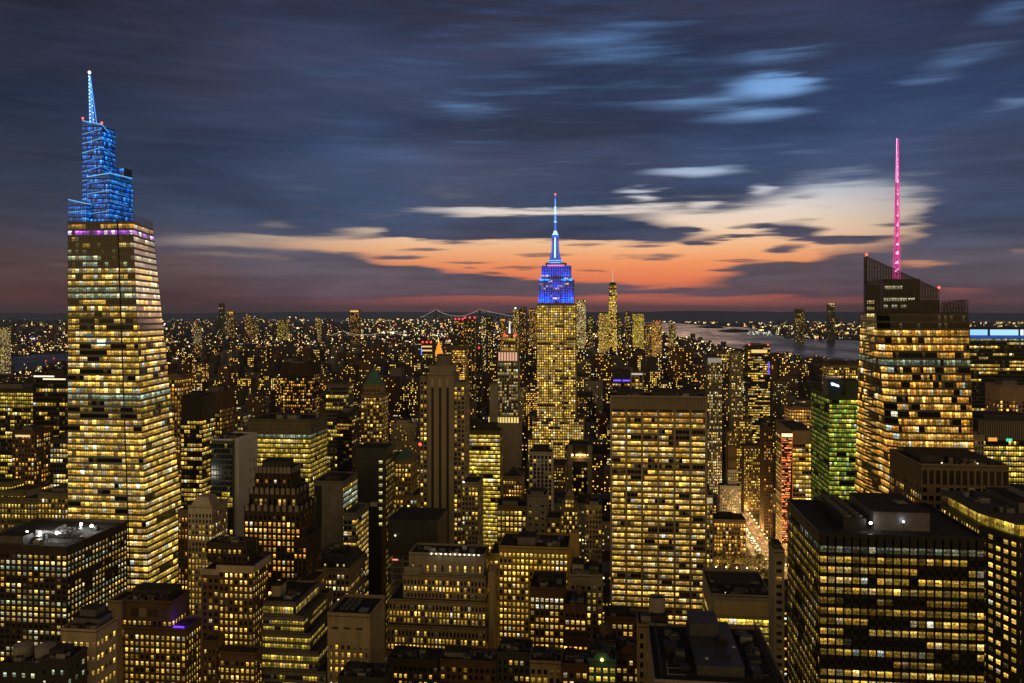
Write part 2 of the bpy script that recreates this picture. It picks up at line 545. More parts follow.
class Bld:
    def __init__(self, name, label, cat, group=None, mode='each', seed=1):
        self.name, self.label, self.cat, self.group, self.mode = name, label, cat, group, mode
        self.parts = {}
        self.multi = []
        self.wins = []
        self.rng = random.Random(seed * 7919 + 13)
        self.ext = None
        self.org = None
        self.foot = []
        self.top = None

    def part(self, n):
        if n not in self.parts:
            self.parts[n] = MB()
        return self.parts[n]

    def piece(self, n, label=None, sub=None):
        """a further part with its own mesh even when the name repeats; what stands on a roof is a part of that roof"""
        mb = MB()
        if sub is None and n in ON_ROOF:
            sub = self.top
        self.multi.append((n, mb, label, sub))
        return mb

    def glow(self, s, lit, lvl):
        r = self.rng
        sd_ = r.random()
        if not lit:
            if r.random() < .12:
                c = r.choice(PAL['dim'])
                k = .05
                return (c[0] * k, c[1] * k, c[2] * k, sd_)
            return (0, 0, 0, sd_)
        c = r.choice(PAL[s['pal']])
        if r.random() < .06:
            c = r.choice([(1, .78, .42), (.95, .86, .6), (1, .7, .3), (.8, .9, .75)])
        k = lvl * math.exp(r.gauss(-.05, .5))
        if r.random() < .07:
            k *= 2.0
        return (c[0] * k, c[1] * k, c[2] * k, sd_)

    def facade(self, Pt, U, N, W, z0, z1, s, floor0=0):
        """Pt: outer corner. core surface lies pr behind the outer plane"""
        w = self.part('wall')
        r = self.rng
        zb, zt = z0 + s['bb'], z1 - s['tb']
        n = max(1, round(W / s['cw']))
        m = max(1, round((zt - zb) / s['fh']))
        cw, fh = W / n, (zt - zb) / m
        d = -s['pr']
        pw = min(s['pw'], cw * .75)
        for i in range(n + 1):
            h = (s['corner'] if i in (0, n) else pw) / 2
            a0, a1 = i * cw - h, i * cw + h
            if i == 0:
                a0 = 0
                a1 = max(a1, pw * .5)
            if i == n:
                a1 = W
                a0 = min(a0, W - pw * .5)
            w.obox(Pt, U, N, a0, a1, d, 0, z0, z1, s['wall'])
        sh = min(s['sh'], fh * .8)
        off = s['pr'] - s['sr']
        for j in range(m + 1):
            a, b = zb + j * fh - (sh * .5 if j else s['bb']), zb + j * fh + sh * .5
            if j == m:
                b = z1 - .02
            w.obox(Pt, U, N, .01, W - .01, d, -off, a, b, s['sp'])
        for j in range(m):
            row = s['rows'].get(m - 1 - j, {})
            lit_p = row.get('lit', s['lit'])
            pal = row.get('pal', s['pal'])
            lvl = row.get('lvl', s['lvl']) * math.exp(r.gauss(0, .16))
            if not row:
                lit_p = min(1, max(0, lit_p + r.gauss(0, s['fv'])))
                if s['fv'] > .2 and r.random() < .05:
                    lit_p *= .15
            ss = dict(s, pal=pal)
            state = r.random() < lit_p
            za, zc = zb + j * fh + sh * .5, zb + (j + 1) * fh - sh * .5
            left = 0
            for i in range(n):
                if left <= 0:
                    state = r.random() < lit_p
                    left = 1 if s['run'] <= 1 else r.randint(1, s['run'] * 2)
                left -= 1
                a0, a1 = i * cw + pw * .5, (i + 1) * cw - pw * .5
                q = lambda a, z: (Pt[0] + U[0] * a + N[0] * (d + .04), Pt[1] + U[1] * a + N[1] * (d + .04), z)
                self.wins.append(([q(a0, za), q(a1, za), q(a1, zc), q(a0, zc)], self.glow(ss, state, lvl), N, round(zc, 1)))

    def body(self, x0, x1, y0, y1, z0, z1, s, roof=True, par=1.1, roofm=None, parm=None):
        w = self.part('wall')
        r = s['pr']
        w.box(x0 + r, x1 - r, y0 + r, y1 - r, z0, z1 - .05, s['sp'], bottom=False, top=not roof)
        if 'F' in s['faces']:
            self.facade((x0, y0), (1, 0), (0, -1), x1 - x0, z0, z1, s)
        else:
            w.obox((x0, y0), (1, 0), (0, -1), 0, x1 - x0, -r, 0, z0, z1, s['wall'])
        dy = y1 - y0 - 2 * r
        if 'R' in s['faces']:
            self.facade((x1, y0 + r), (0, 1), (1, 0), dy, z0, z1, s)
        else:
            w.obox((x1, y0 + r), (0, 1), (1, 0), 0, dy, -r, 0, z0, z1, s['wall'])
        if 'L' in s['faces']:
            self.facade((x0, y1 - r), (0, -1), (-1, 0), dy, z0, z1, s)
        else:
            w.obox((x0, y1 - r), (0, -1), (-1, 0), 0, dy, -r, 0, z0, z1, s['wall'])
        w.obox((x1, y1), (-1, 0), (0, 1), 0, x1 - x0, -r, 0, z0, z1, s['wall'])
        if roof:
            self.roof(x0, x1, y0, y1, z1, par, roofm or ROOF, parm or s['wall'])
        e = (x0, x1, y0, y1, z0, z1)
        self.foot.append(e)
        if self.ext is None:
            self.ext = e
            self.org = ((x0 + x1) / 2, (y0 + y1) / 2, 0.0)
        return e

    def roof(self, x0, x1, y0, y1, z, par, mat, pm):
        w = self.piece('roof')
        self.top = w
        w.box(x0 - .12, x1 + .12, y0 - .12, y1 + .12, z, z + .35, mat, bottom=True)
        t = .35
        if par > 0:
            p = self.piece('parapet')
            z0, z1 = z + .35, z + .35 + par
            p.box(x0 - .12, x1 + .12, y0 - .12, y0 - .12 + t, z0, z1, pm)
            p.box(x0 - .12, x1 + .12, y1 + .12 - t, y1 + .12, z0, z1, pm)
            p.box(x0 - .12, x0 - .12 + t, y0 - .12 + t, y1 + .12 - t, z0, z1, pm)
            p.box(x1 + .12 - t, x1 + .12, y0 - .12 + t, y1 + .12 - t, z0, z1, pm)

    def tier(self, p0, p1, py, D, dep, s, zb=0.0, back=None, **kw):
        x0, x1 = X(p0, D), X(p1, D)
        z1 = Z((p0 + p1) / 2, py, D)
        return self.body(x0, x1, D, D + dep, zb, z1, s, **kw)

    # rooftop pieces
    def hut(self, x0, x1, y0, y1, z, h, mat=None, name='penthouse'):
        mb = self.piece(name)
        mat = mat or GREYM
        mb.box(x0, x1, y0, y1, z, z + h, mat, bottom=False)
        mb.box(x0 - .2, x1 + .2, y0 - .2, y1 + .2, z + h, z + h + .3, ROOF)
        return mb

    def tank(self, x, y, z, r=2.2, h=3.6):
        mb = self.piece('water_tank')
        for a in range(4):
            cx, cy = x + r * .7 * (1 if a & 1 else -1), y + r * .7 * (1 if a & 2 else -1)
            mb.box(cx - .15, cx + .15, cy - .15, cy + .15, z, z + 2.2, DARKM, bottom=False)
        mb.cyl(x, y, z + 2.2, z + 2.2 + h, r, r, 14, TANKW)
        mb.cyl(x, y, z + 2.2 + h, z + 2.2 + h + r * .6, r * 1.06, .1, 14, ROOFL)

    def fans(self, x0, x1, y0, y1, z, h, nx, ny, mat=None):
        mb = self.piece('cooling_unit')
        mb.box(x0, x1, y0, y1, z, z + h, mat or DARKM, bottom=False)
        for i in range(nx):
            for j in range(ny):
                cx = x0 + (i + .5) * (x1 - x0) / nx
                cy = y0 + (j + .5) * (y1 - y0) / ny
                rr = .38 * min((x1 - x0) / nx, (y1 - y0) / ny)
                mb.cyl(cx, cy, z + h, z + h + .7, rr, rr, 12, GREYM, top=False)
                mb.cyl(cx, cy, z + h, z + h + .15, rr * .9, rr * .9, 12, ROOF)

    def clutter(self, x0, x1, y0, y1, z, n=5, seed=3):
        r = random.Random(seed)
        if self.foot[0][2] < 560:
            n = int(n * 1.8)
            for i in range(3):
                mb = self.piece('roof_pipe')
                ya = r.uniform(y0 + .5, y1 - .5)
                xa = r.uniform(x0 + .5, x1 - 2)
                mb.bar((xa, ya, z + .4), (min(x1 - .5, xa + r.uniform(3, 9)), ya, z + .4), .16, LGREYM)
                mb.bar((xa, ya, z), (xa, ya, z + r.uniform(1, 3)), .13, LGREYM)
        for i in range(n):
            w, d, h = r.uniform(1.2, 4), r.uniform(1.2, 4), r.uniform(.8, 2.6)
            x, y = r.uniform(x0 + 1, max(x0 + 1.1, x1 - w - 1)), r.uniform(y0 + 1, max(y0 + 1.1, y1 - d - 1))
            mb = self.piece(r.choice(['roof_vent', 'air_handler']))
            mb.box(x, x + w, y, y + d, z, z + h, r.choice([GREYM, DARKM, LGREYM]), bottom=False)
            mb.box(x + .2, x + w - .2, y + .2, y + d - .2, z + h, z + h + .25, DARKM, bottom=False)

    def lamp(self, x, y, z, c, k, r=.5, energy=0, h=2.0):
        mb = self.piece('roof_lamp')
        mb.bar((x, y, z), (x, y, z + h), .09, DARKM)
        mb.ball((x, y, z + h + r * .6), r, glow_mat(c, k))
        if energy:
            ld = bpy.data.lights.new('roof_lamp_light', 'POINT')
            ld.energy = energy
            ld.color = c
            ld.shadow_soft_size = r
            lo = bpy.data.objects.new('roof_lamp_light', ld)
            COL.objects.link(lo)
            lo.location = (x, y, z + h + r * 2.2)

    def finish(self):
        ox, oy, oz = self.org
        root = bpy.data.objects.new(self.name, None)
        root.empty_display_size = 5
        COL.objects.link(root)
        root.location = self.org
        root['label'] = self.label
        root['category'] = self.cat
        if self.group:
            root['group'] = self.group
        if self.mode == 'merged':
            w = self.part('wall')
            for q, g, N, zc in self.wins:
                w.poly(q, GLASS, g)
        for n, mb in self.parts.items():
            if mb.f:
                mb.build(n, root, self.org)
        made = {}
        for n, mb, lab, sub in self.multi:
            if mb.f:
                o = made[id(mb)] = mb.build(n, made.get(id(sub), root), self.org)
                if lab:
                    o['label'] = lab
        if self.mode == 'each' and self.wins:
            sc = []
            for i, (q, g, N, zc) in enumerate(self.wins):
                c = np.mean(q, axis=0)
                pr = proj(*c)
                a = -1
                if pr and -5 < pr[0] < 1029 and pr[1] < 688:
                    v = np.array((c[0], c[1]))
                    v /= np.linalg.norm(v)
                    cosv = -(v[0] * N[0] + v[1] * N[1])
                    wd = math.hypot(q[1][0] - q[0][0], q[1][1] - q[0][1])
                    a = wd * (q[2][2] - q[1][2]) * cosv / pr[2] ** 2 * 1e6 + zc * 1e-4
                sc.append((a, i))
            sc.sort(reverse=True)
            top = {i for a, i in sc[:100] if a > 0}
            rest = MB()
            for i, (q, g, N, zc) in enumerate(self.wins):
                if i in top:
                    mb = MB()
                    mb.poly(q, GLASS, g)
                    mb.build('window', root, self.org)
                else:
                    rest.poly(q, GLASS, g)
            if rest.f:
                o = rest.build('windows', root, self.org)
                o['kind'] = 'stuff'
        elif self.mode == 'band' and self.wins:
            by = {}
            for q, g, N, zc in self.wins:
                by.setdefault(zc, MB()).poly(q, GLASS, g)
            ks = sorted(by, reverse=True)
            rest = None
            for i, k in enumerate(ks):
                if i < 99:
                    by[k].build('window_band', root, self.org)
                else:
                    rest = rest or MB()
                    for f in range(len(by[k].f)):
                        rest.poly([by[k].v[j] for j in by[k].f[f]], GLASS, by[k].g[f])
            if rest:
                o = rest.build('window_bands', root, self.org)
                o['kind'] = 'stuff'
        HEROES.append(self)
        return root


HEROES = []


def tag(o, label=None, cat=None, group=None, kind=None):
    if label:
        o['label'] = label
    if cat:
        o['category'] = cat
    if group:
        o['group'] = group
    if kind:
        o['kind'] = kind
    return o

# ------------------------------------------------------------------ ground, water, hills, streets
def gpt(px, py):
    """ground point seen at a picture place"""
    k = EYE * FOC / (py - HOR)
    u = (px - 512) / FOC
    return (k * (-SN + u * CS), k * (CS + u * SN))


def flat(name, pl, z, mat, kind='structure'):
    mb = MB()
    mb.poly([(p[0], p[1], z) for p in pl], mat)
    return tag(mb.build(name), kind=kind)


GROUND = wall_mat((0.030, 0.028, 0.028), 0.9, 0.5, 0.2, 0.01)
flat('ground', [(90000 * math.cos(a * math.pi / 32), 90000 * math.sin(a * math.pi / 32)) for a in range(64)], 0.0, GROUND)


def water_mat():
    m, t, b = base_mat('water')
    geo = t.new('ShaderNodeNewGeometry')
    n = t.noise(t.vmath('MULTIPLY', geo.outputs['Position'], (0.004, 0.0015, 1)), 1.0, 5.0, 0.6)
    b.inputs['Base Color'].default_value = (0.035, 0.04, 0.05, 1)
    t.put(b.inputs['Roughness'], t.mapr(n, 0.3, 0.7, 0.2, 0.42))
    b.inputs['Specular IOR Level'].default_value = 0.6
    bp = t.new('ShaderNodeBump')
    bp.inputs['Strength'].default_value = 0.25
    bp.inputs['Distance'].default_value = 6.0
    t.l.new(t.noise(t.vmath('MULTIPLY', geo.outputs['Position'], (0.02, 0.006, 1)), 1.0, 4.0, 0.6), bp.inputs['Height'])
    t.l.new(bp.outputs[0], b.inputs['Normal'])
    return m


WATER = water_mat()
BAY = [(640, 324), (655, 329), (668, 334), (700, 341), (725, 346), (750, 351), (800, 357), (860, 362), (950, 364), (1120, 368),
       (1120, 346), (960, 342), (880, 342), (845, 340), (812, 339.5), (790, 338), (772, 334), (762, 331), (752, 328), (700, 325), (640, 321)]
flat('water', [gpt(*p) for p in BAY], 0.5, WATER)
RIVER = [(-60, 377), (0, 374), (40, 369), (72, 362), (72, 353), (40, 354), (10, 357), (-60, 360)]
flat('water', [gpt(*p) for p in RIVER], 0.5, WATER)
flat('water', [gpt(*p) for p in ((418, 336), (456, 336), (520, 333), (520, 328), (470, 329), (425, 331.5))], 0.5, WATER)
flat('water', [gpt(*p) for p in ((-100, 319.6), (230, 320.6), (330, 322.0), (520, 322.4), (560, 319.0), (560, 318.0), (330, 318.0), (-100, 317.5))], 0.5, WATER)


def in_px_poly(x, y, pl):
    c = False
    n = len(pl)
    for i in range(n):
        x0, y0 = pl[i]
        x1, y1 = pl[(i + 1) % n]
        if (y0 > y) != (y1 > y) and x < (x1 - x0) * (y - y0) / (y1 - y0) + x0:
            c = not c
    return c


# islands and far hills
def hills(name, prof, D, mat, depth):
    mb = MB()
    pts = [(X(px, D), D, max(1.0, Z(px, py, D))) for px, py in prof]
    for a, b in zip(pts, pts[1:]):
        a0, b0 = (a[0], a[1] - depth, 0), (b[0], b[1] - depth, 0)
        mb.poly([a0, b0, b, a], mat)
        a1, b1 = (a[0], a[1] + depth, 0), (b[0], b[1] + depth, 0)
        mb.poly([a, b, b1, a1], mat)
    return tag(mb.build(name), kind='structure')


HAZY_HILL = wall_mat((0.15, 0.20, 0.42), 0.95, 0.3, 0.1, 0.0005)  # blue of the distant haze is put into the hill colour
rh = random.Random(5)
hills('hills', [(x, 312.6 + 0.9 * math.sin(x * .013) + rh.uniform(-.25, .25)) for x in range(-120, 1160, 16)], 42000, HAZY_HILL, 3000)
hills('hills', [(x, 313.2 - 2.2 * math.exp(-((x - 700) / 110.0) ** 2) + rh.uniform(-.3, .3)) for x in range(540, 1160, 12)], 30000, HAZY_HILL, 2500)
ISLE = wall_mat((0.02, 0.022, 0.018), 0.95, 0.4, 0.1, 0.002)
for pl in (((694, 327.2), (708, 328.6), (724, 328.2), (722, 326.4), (704, 326.2)), ((716, 331.2), (730, 332.8), (748, 332.2), (750, 330.2), (732, 329.4))):
    mb = MB()
    g = [gpt(*p) for p in pl]
    cx, cy = sum(p[0] for p in g) / len(g), sum(p[1] for p in g) / len(g)
    mb.prism(g, 0.3, 16, ISLE, [(cx + (p[0] - cx) * .7, cy + (p[1] - cy) * .7) for p in g], bottom=False)
    tag(mb.build('island_hill'), kind='structure')

ASPH = wall_mat((0.05, 0.048, 0.046), 0.75, 0.3, 0.35, 0.05)
PAVE = wall_mat((0.16, 0.15, 0.14), 0.85, 0.3, 0.2, 0.1)
PAINT = wall_mat((0.6, 0.58, 0.5), 0.7, 0.2, 0.3, 0.5)
AVES = [(-126, 'avenue'), (166, 'avenue'), (-262, 'avenue'), (470, 'avenue'), (-420, 'avenue'), (-640, 'avenue')]
for ax, nm in AVES:
    y0_ = 715 if ax == 166 else 120
    flat(nm, [(ax - 9, y0_), (ax + 9, y0_), (ax + 9, 3600), (ax - 9, 3600)], 0.004, ASPH)
    for sx in (-1, 1):
        mb = MB()
        xa, xb = sorted((ax + sx * 9, ax + sx * 14))
        mb.box(xa, xb, y0_, 3600, 0.0, 0.13, PAVE, bottom=False)
        tag(mb.build('pavement'), kind='structure')
    mb = MB()
    for lane in (-4.5, 0, 4.5):
        for i in range(200):
            if 500 + i * 8 < y0_:
                continue
            mb.poly([(ax + lane - .12, 500 + i * 8, .008), (ax + lane + .12, 500 + i * 8, .008), (ax + lane + .12, 503 + i * 8, .008), (ax + lane - .12, 503 + i * 8, .008)], PAINT)
    tag(mb.build('road_markings'), kind='structure')
mb = MB()
for i in range(1, 34):
    y = 170 + i * 80.5
    xs = [-1000] + sorted(a for a, _ in AVES) + [1000]
    for a, b in zip(xs, xs[1:]):
        mb.poly([(a + 9.05, y - 5, .004), (b - 9.05, y - 5, .004), (b - 9.05, y + 5, .004), (a + 9.05, y + 5, .004)], ASPH)
tag(mb.build('street'), kind='structure')

# ------------------------------------------------------------------ towers
TAN = wall_mat((0.26, 0.20, 0.12))
TAN2 = wall_mat((0.32, 0.26, 0.17))
CREAM = wall_mat((0.44, 0.37, 0.26))
STONE = wall_mat((0.26, 0.235, 0.20))
BROWN = wall_mat((0.13, 0.082, 0.045))
BRICK = wall_mat((0.10, 0.055, 0.032))
DBROWN = wall_mat((0.055, 0.04, 0.028))
BLACK = wall_mat((0.012, 0.012, 0.013), 0.35, 0.3, 0.5)
CHAR = wall_mat((0.035, 0.034, 0.036), 0.5, 0.3, 0.4)
GREY = wall_mat((0.16, 0.155, 0.15))
CONC = wall_mat((0.30, 0.285, 0.26), 0.85, 0.22)
WHITE = wall_mat((0.55, 0.55, 0.56), 0.8, 0.15)
OLIVE = wall_mat((0.15, 0.13, 0.06))
COPPER = wall_mat((0.07, 0.20, 0.16), 0.7, 0.3)
GREENW = wall_mat((0.03, 0.06, 0.03), 0.4, 0.3, 0.5)
BLUEW = wall_mat((0.02, 0.05, 0.12), 0.3, 0.2, 0.5)
PINKW = wall_mat((0.30, 0.20, 0.17))


def loft(B, cf, z0, z1, fh, cols, s, sh=1.1, prow=.3, edges=None, gap=.25, top=True):
    """tower of any plan that may taper: core, floor-edge bands, panes"""
    w = B.part('wall')
    r = B.rng
    m = max(1, round((z1 - z0) / fh))
    fh = (z1 - z0) / m

    def grow(pl, d):
        cx, cy = sum(p[0] for p in pl) / len(pl), sum(p[1] for p in pl) / len(pl)
        out = []
        for p in pl:
            L = math.hypot(p[0] - cx, p[1] - cy)
            out.append((cx + (p[0] - cx) * (1 + d / L), cy + (p[1] - cy) * (1 + d / L)))
        return out
    c0, c1 = cf(z0), cf(z1)
    cf = lambda z: [(a[0] + (b[0] - a[0]) * (z - z0) / (z1 - z0), a[1] + (b[1] - a[1]) * (z - z0) / (z1 - z0)) for a, b in zip(c0, c1)]
    if top:
        w.poly([(p[0], p[1], z1) for p in c1], BLACK)
    n_e = len(c0)
    for j in range(m):
        za, zb = z0 + j * fh, z0 + (j + 1) * fh
        w.prism(cf(za), za, zb, BLACK, cf(zb), bottom=False, top=False)
        w.prism(grow(cf(zb - sh), prow), zb - sh, zb, s['wall'], grow(cf(zb), prow))
        row = s['rows'].get(m - 1 - j, {})
        lp = row.get('lit', min(1, max(0, s['lit'] + r.gauss(0, s['fv']))))
        lvl = row.get('lvl', s['lvl']) * math.exp(r.gauss(0, .16))
        ss = dict(s, pal=row.get('pal', s['pal']))
        lo, hi = cf(za + .05), cf(zb - sh - .05)
        for e in (edges if edges is not None else range(n_e)):
            a, b = lo[e], lo[(e + 1) % n_e]
            c, d = hi[e], hi[(e + 1) % n_e]
            dx, dy = b[0] - a[0], b[1] - a[1]
            L = math.hypot(dx, dy)
            N = (dy / L, -dx / L)
            n = cols[e]
            state, left = True, 0
            for i in range(n):
                if left <= 0:
                    state = r.random() < lp
                    left = 1 if s['run'] <= 1 else r.randint(1, s['run'] * 2)
                left -= 1
                g = gap / L
                t0, t1 = i / n + g / 2, (i + 1) / n - g / 2
                mk = lambda p, q, t, z: (p[0] + (q[0] - p[0]) * t + N[0] * .08, p[1] + (q[1] - p[1]) * t + N[1] * .08, z)
                B.wins.append(([mk(a, b, t0, za + .05), mk(a, b, t1, za + .05), mk(c, d, t1, zb - sh - .05), mk(c, d, t0, zb - sh - .05)],
                               row['col'](r) if 'col' in row else B.glow(ss, state, lvl), N, round(zb, 1)))
    e = cf(z0)
    xs, ys = [p[0] for p in e], [p[1] for p in e]
    ex = (min(xs), max(xs), min(ys), max(ys), z0, z1)
    B.foot.append(ex)
    if B.ext is None:
        B.ext = ex
        B.org = ((ex[0] + ex[1]) / 2, (ex[2] + ex[3]) / 2, 0.0)


# --- tapering glass tower with the blue stepped crown
def glass_spire_tower():
    B = Bld('glass_skyscraper', 'tapering glass skyscraper with a blue lit stepped crown and needle spire', 'skyscraper', mode='band', seed=4)
    D = 525.0
    ztop = Z(100, 222, D)

    def py(z):
        return HOR - (z - EYE) * FOC / P2(100, D)[1]

    def cf(z):
        y = py(z)
        fl = (X(68, D), D)
        fr = (X(133 + (y - 225) * 12 / 275, D), D)
        br = (X(153 + (y - 225) * .096, D + 48), D + 48)
        bl = (X(68, D) + 2, D + 52)
        return [fl, fr, br, bl]
    SLATE = wall_mat((0.16, 0.15, 0.13), 0.5, 0.2, 0.4)

    def purple(r):
        k = r.choice([.1, .5, .9, 1.4])
        return (.55 * k, .12 * k, 1.0 * k, r.random()) if r.random() < .75 else (1.2, .9, 1.4, r.random())
    rows = {0: dict(lit=.8, pal='amber', lvl=.6), 1: dict(lit=1, col=purple), 2: dict(lit=.5, pal='mixed', lvl=.3), 3: dict(lit=.55, pal='gold', lvl=.4),
            4: dict(lit=.6, pal='pale', lvl=.14), 5: dict(lit=.9, pal='cool', lvl=.3), 6: dict(lit=.85, pal='cool', lvl=.25),
            7: dict(lit=.95, pal='pale', lvl=.85), 8: dict(lit=.95, pal='gold', lvl=.75), 9: dict(lit=.92, pal='pale', lvl=.8), 10: dict(lit=.97, pal='cool', lvl=.28), 11: dict(lit=.97, pal='cool', lvl=.45),
            12: dict(lit=.7, pal='gold', lvl=.7), 13: dict(lit=.8, pal='mixed', lvl=.6), 14: dict(lit=.85, pal='gold', lvl=.4), 15: dict(lit=.7, pal='gold', lvl=.4), 16: dict(lit=.25, pal='gold', lvl=.4),
            27: dict(lit=.9, pal='cool', lvl=.4), 28: dict(lit=.85, pal='pale', lvl=.35), 29: dict(lit=.55, pal='lemon', lvl=.22), 30: dict(lit=.6, pal='gold', lvl=.3)}
    loft(B, cf, 0, ztop, 4.15, [18, 11, 10, 10], st(SLATE, lit=.91, fv=.08, pal='tower', lvl=.72, run=2, rows=rows), sh=1.45, prow=.5, edges=[0, 1, 3])
    # recessed service shaft line up the front
    w = B.part('service_shaft')
    for z0, z1 in [(i * ztop / 24, (i + 1) * ztop / 24) for i in range(24)]:
        a, b = X(118 + (py(z0) - 230) * .036, D), X(118 + (py(z1) - 230) * .036, D)
        w.prism([(a - .35, D - .55), (a + .35, D - .55), (a + .35, D - .05), (a - .35, D - .05)], z0, z1, DBROWN, [(b - .35, D - .55), (b + .35, D - .55), (b + .35, D - .05), (b - .35, D - .05)])
    # bright screen in one office
    sc = B.piece('wall_screen', 'bright cyan white screen glowing in one window')
    sx, sz = X(101, D), Z(101, 342.5, D)
    sc.obox((sx - 2.6, D), (1, 0), (0, -1), 0, 5.6, .1, .2, sz - 1.8, sz + 1.8, glow_mat((.55, 1, 1), 2.4))
    for a, b, h in ((-6.4, -2.9, 1.7), (3.3, 7.0, 1.7), (-12, -5, 0)):
        s2 = B.piece('wall_screen', 'teal glow beside the bright screen')
        dz = 0 if h else 4.15
        s2.obox((sx + a, D), (1, 0), (0, -1), 0, b - a, .1, .2, sz - 1.5 + dz, sz + 1.3 + dz, glow_mat((.0, .16, .26), .6))
    # terrace and its fence
    r = B.part('roof')
    r.prism(cf(ztop), ztop + .02, ztop + .4, ROOF)
    f = B.part('terrace_fence')
    a0, a1 = cf(ztop)[1], cf(ztop)[2]
    pts = [(X(113, D), D)] + [a0] + [a1]
    for p, q in zip(pts, pts[1:]):
        L = math.hypot(q[0] - p[0], q[1] - p[1])
        n = max(2, int(L / 3))
        for i in range(n + 1):
            x, y = p[0] + (q[0] - p[0]) * i / n, p[1] + (q[1] - p[1]) * i / n
            f.bar((x, y, ztop), (x, y, ztop + 5), .14, GREYM)
        for h in (.3, 2.6, 5):
            f.bar((p[0], p[1], ztop + h), (q[0], q[1], ztop + h), .12, GREYM)

    def blue(r):
        k = math.exp(r.gauss(0, .6)) * .55
        t = r.random()
        return ((.0 + .03 * t) * k, (.11 + .20 * t) * k, (.72 + .3 * t) * k, r.random())
    rowsb = {i: dict(lit=1, col=blue) for i in range(60)}
    LED = glow_mat((.16, .55, 1.0), 1.0)

    def crown(nm, pa, pb, D0, dep, ya, yb, yc, z0, fh, cols, slope):
        xa, xb = X(pa, D0), X(pb, D0)
        zt = min(Z(pa, ya, D0), Z(pb, yb, D0)) - 1.0
        cfx = lambda z: [(xa, D0), (xb, D0), (xb + .02 * dep, D0 + dep), (xa, D0 + dep)]
        sB = st(BLUEW, lit=1, rows=rowsb)
        loft(B, cfx, z0, zt, fh, cols, sB, sh=.7, prow=.22, edges=[0, 1, 3], gap=.3)
        # sloping top fin
        tf = B.piece('crown_fin')
        A, Bq, C = (xa, D0, Z(pa, ya, D0)), (xb, D0, Z(pb, yb, D0)), (xb, D0 + dep, Z(pb, yc, D0))
        for p, q in ((A, Bq), (Bq, C)):
            n = (0, .5) if p is A else (-.5, 0)
            lo = [(p[0], p[1], zt), (q[0], q[1], zt), (q[0] + n[0], q[1] + n[1], zt), (p[0] + n[0], p[1] + n[1], zt)]
            hi = [p, q, (q[0] + n[0], q[1] + n[1], q[2]), (p[0] + n[0], p[1] + n[1], p[2])]
            g = blue(B.rng)
            for i in range(4):
                j = (i + 1) % 4
                tf.poly([lo[i], lo[j], hi[j], hi[i]], GLASS, (.01, .12, .4, .3))
            tf.poly(hi, BLUEW)
        led = B.piece('light_strip')
        for p, q in ((A, Bq), (Bq, C)):
            led.bar((p[0], p[1] - .35, p[2]), (q[0], q[1] - .35, q[2]), .32, LED)
        n = int((zt - z0) / (fh * 2))
        for i in range(n):
            z = z0 + (i + 1) * fh * 2
            l2 = B.piece('light_strip')
            l2.bar((xa, D0 - .5, z - slope), (xb, D0 - .5, z + slope),   .13 + .1 * B.rng.random(), LED if B.rng.random() < .5 else glow_mat((.08, .35, 1.0), .8))
            if B.rng.random() < .7:
                l2.bar((xb + .4, D0 - .4, z + slope), (xb + .4, D0 + dep, z - slope * .6), .18, glow_mat((.08, .35, 1.0), .8))
    z0 = ztop + .4
    crown('low', 68.6, 86.5, 529, 22, 199.5, 203.5, 203, z0, 3.6, [9, 8, 4, 8], .4)
    crown('mid', 87, 109.5, 533, 27, 177, 173, 172, z0, 3.4, [12, 12, 5, 12], 1.0)
    crown('top', 82.6, 102, 546, 15, 120.7, 124.5, 135.5, z0, 3.2, [10, 8, 5, 8], 1.8)
    b = B.piece('crown_block')
    b.box(X(110, 556), X(124, 556), 556.2, 566, z0, Z(117, 168, 556), BLUEW)
    for i in range(6):
        xa, xb = X(110 + i * 2.33, 556), X(112 + i * 2.33, 556)
        for zz in (Z(117, 168, 556) - 3.2, Z(117, 168, 556) - 6.6):
            b.poly([(xa, 556.1, zz), (xb, 556.1, zz), (xb, 556.1, zz + 2.7), (xa, 556.1, zz + 2.7)], GLASS, blue(B.rng))
    # needle
    sp = B.part('spire')
    cx, cy, zb, zt = X(91, 550), 553.0, Z(91, 128, 550), Z(86.6, 72, 550)
    tx = X(86.8, 550)
    NB, NW = glow_mat((.04, .30, 1.0), 1.2), glow_mat((.6, .9, 1.0), 2.6)
    for a in range(4):
        dx, dy = (1.7 if a & 1 else -1.7), (1.7 if a & 2 else -1.7)
        sp.bar((cx + dx, cy + dy, zb), (tx + dx * .12, cy + dy * .12, zt), .3, NB)
    n = 16
    for i in range(n):
        t, t2 = i / n, (i + 1) / n
        h, h2 = 1.7 * (1 - .88 * t), 1.7 * (1 - .88 * t2)
        x0, x1 = cx + (tx - cx) * t, cx + (tx - cx) * t2
        sp.bar((x0 - h, cy - h, zb + (zt - zb) * t), (x1 + h2, cy - h2, zb + (zt - zb) * t2), .2, NB)
        sp.ball((x0 - h * .7, cy - h - .2, zb + (zt - zb) * t), .42, NW, n=6, m=4)
        if i % 2 == 0:
            sp.ball((x0 + h, cy - h - .2, zb + (zt - zb) * (t + .03)), .35, NW, n=6, m=4)
    tl = B.piece('spire_lamp')
    tl.ball((tx, cy, zt + .6), .9, glow_mat((.95, .95, 1.0), 6.0))
    for q in ((82.8, 119), (101.8, 123.5)):
        rl = B.piece('warning_lamp')
        rl.ball((X(q[0], 546), 546, Z(q[0], q[1], 546) + .5), .8, glow_mat((1, .08, .06), 3.0))
    B.finish()


glass_spire_tower()


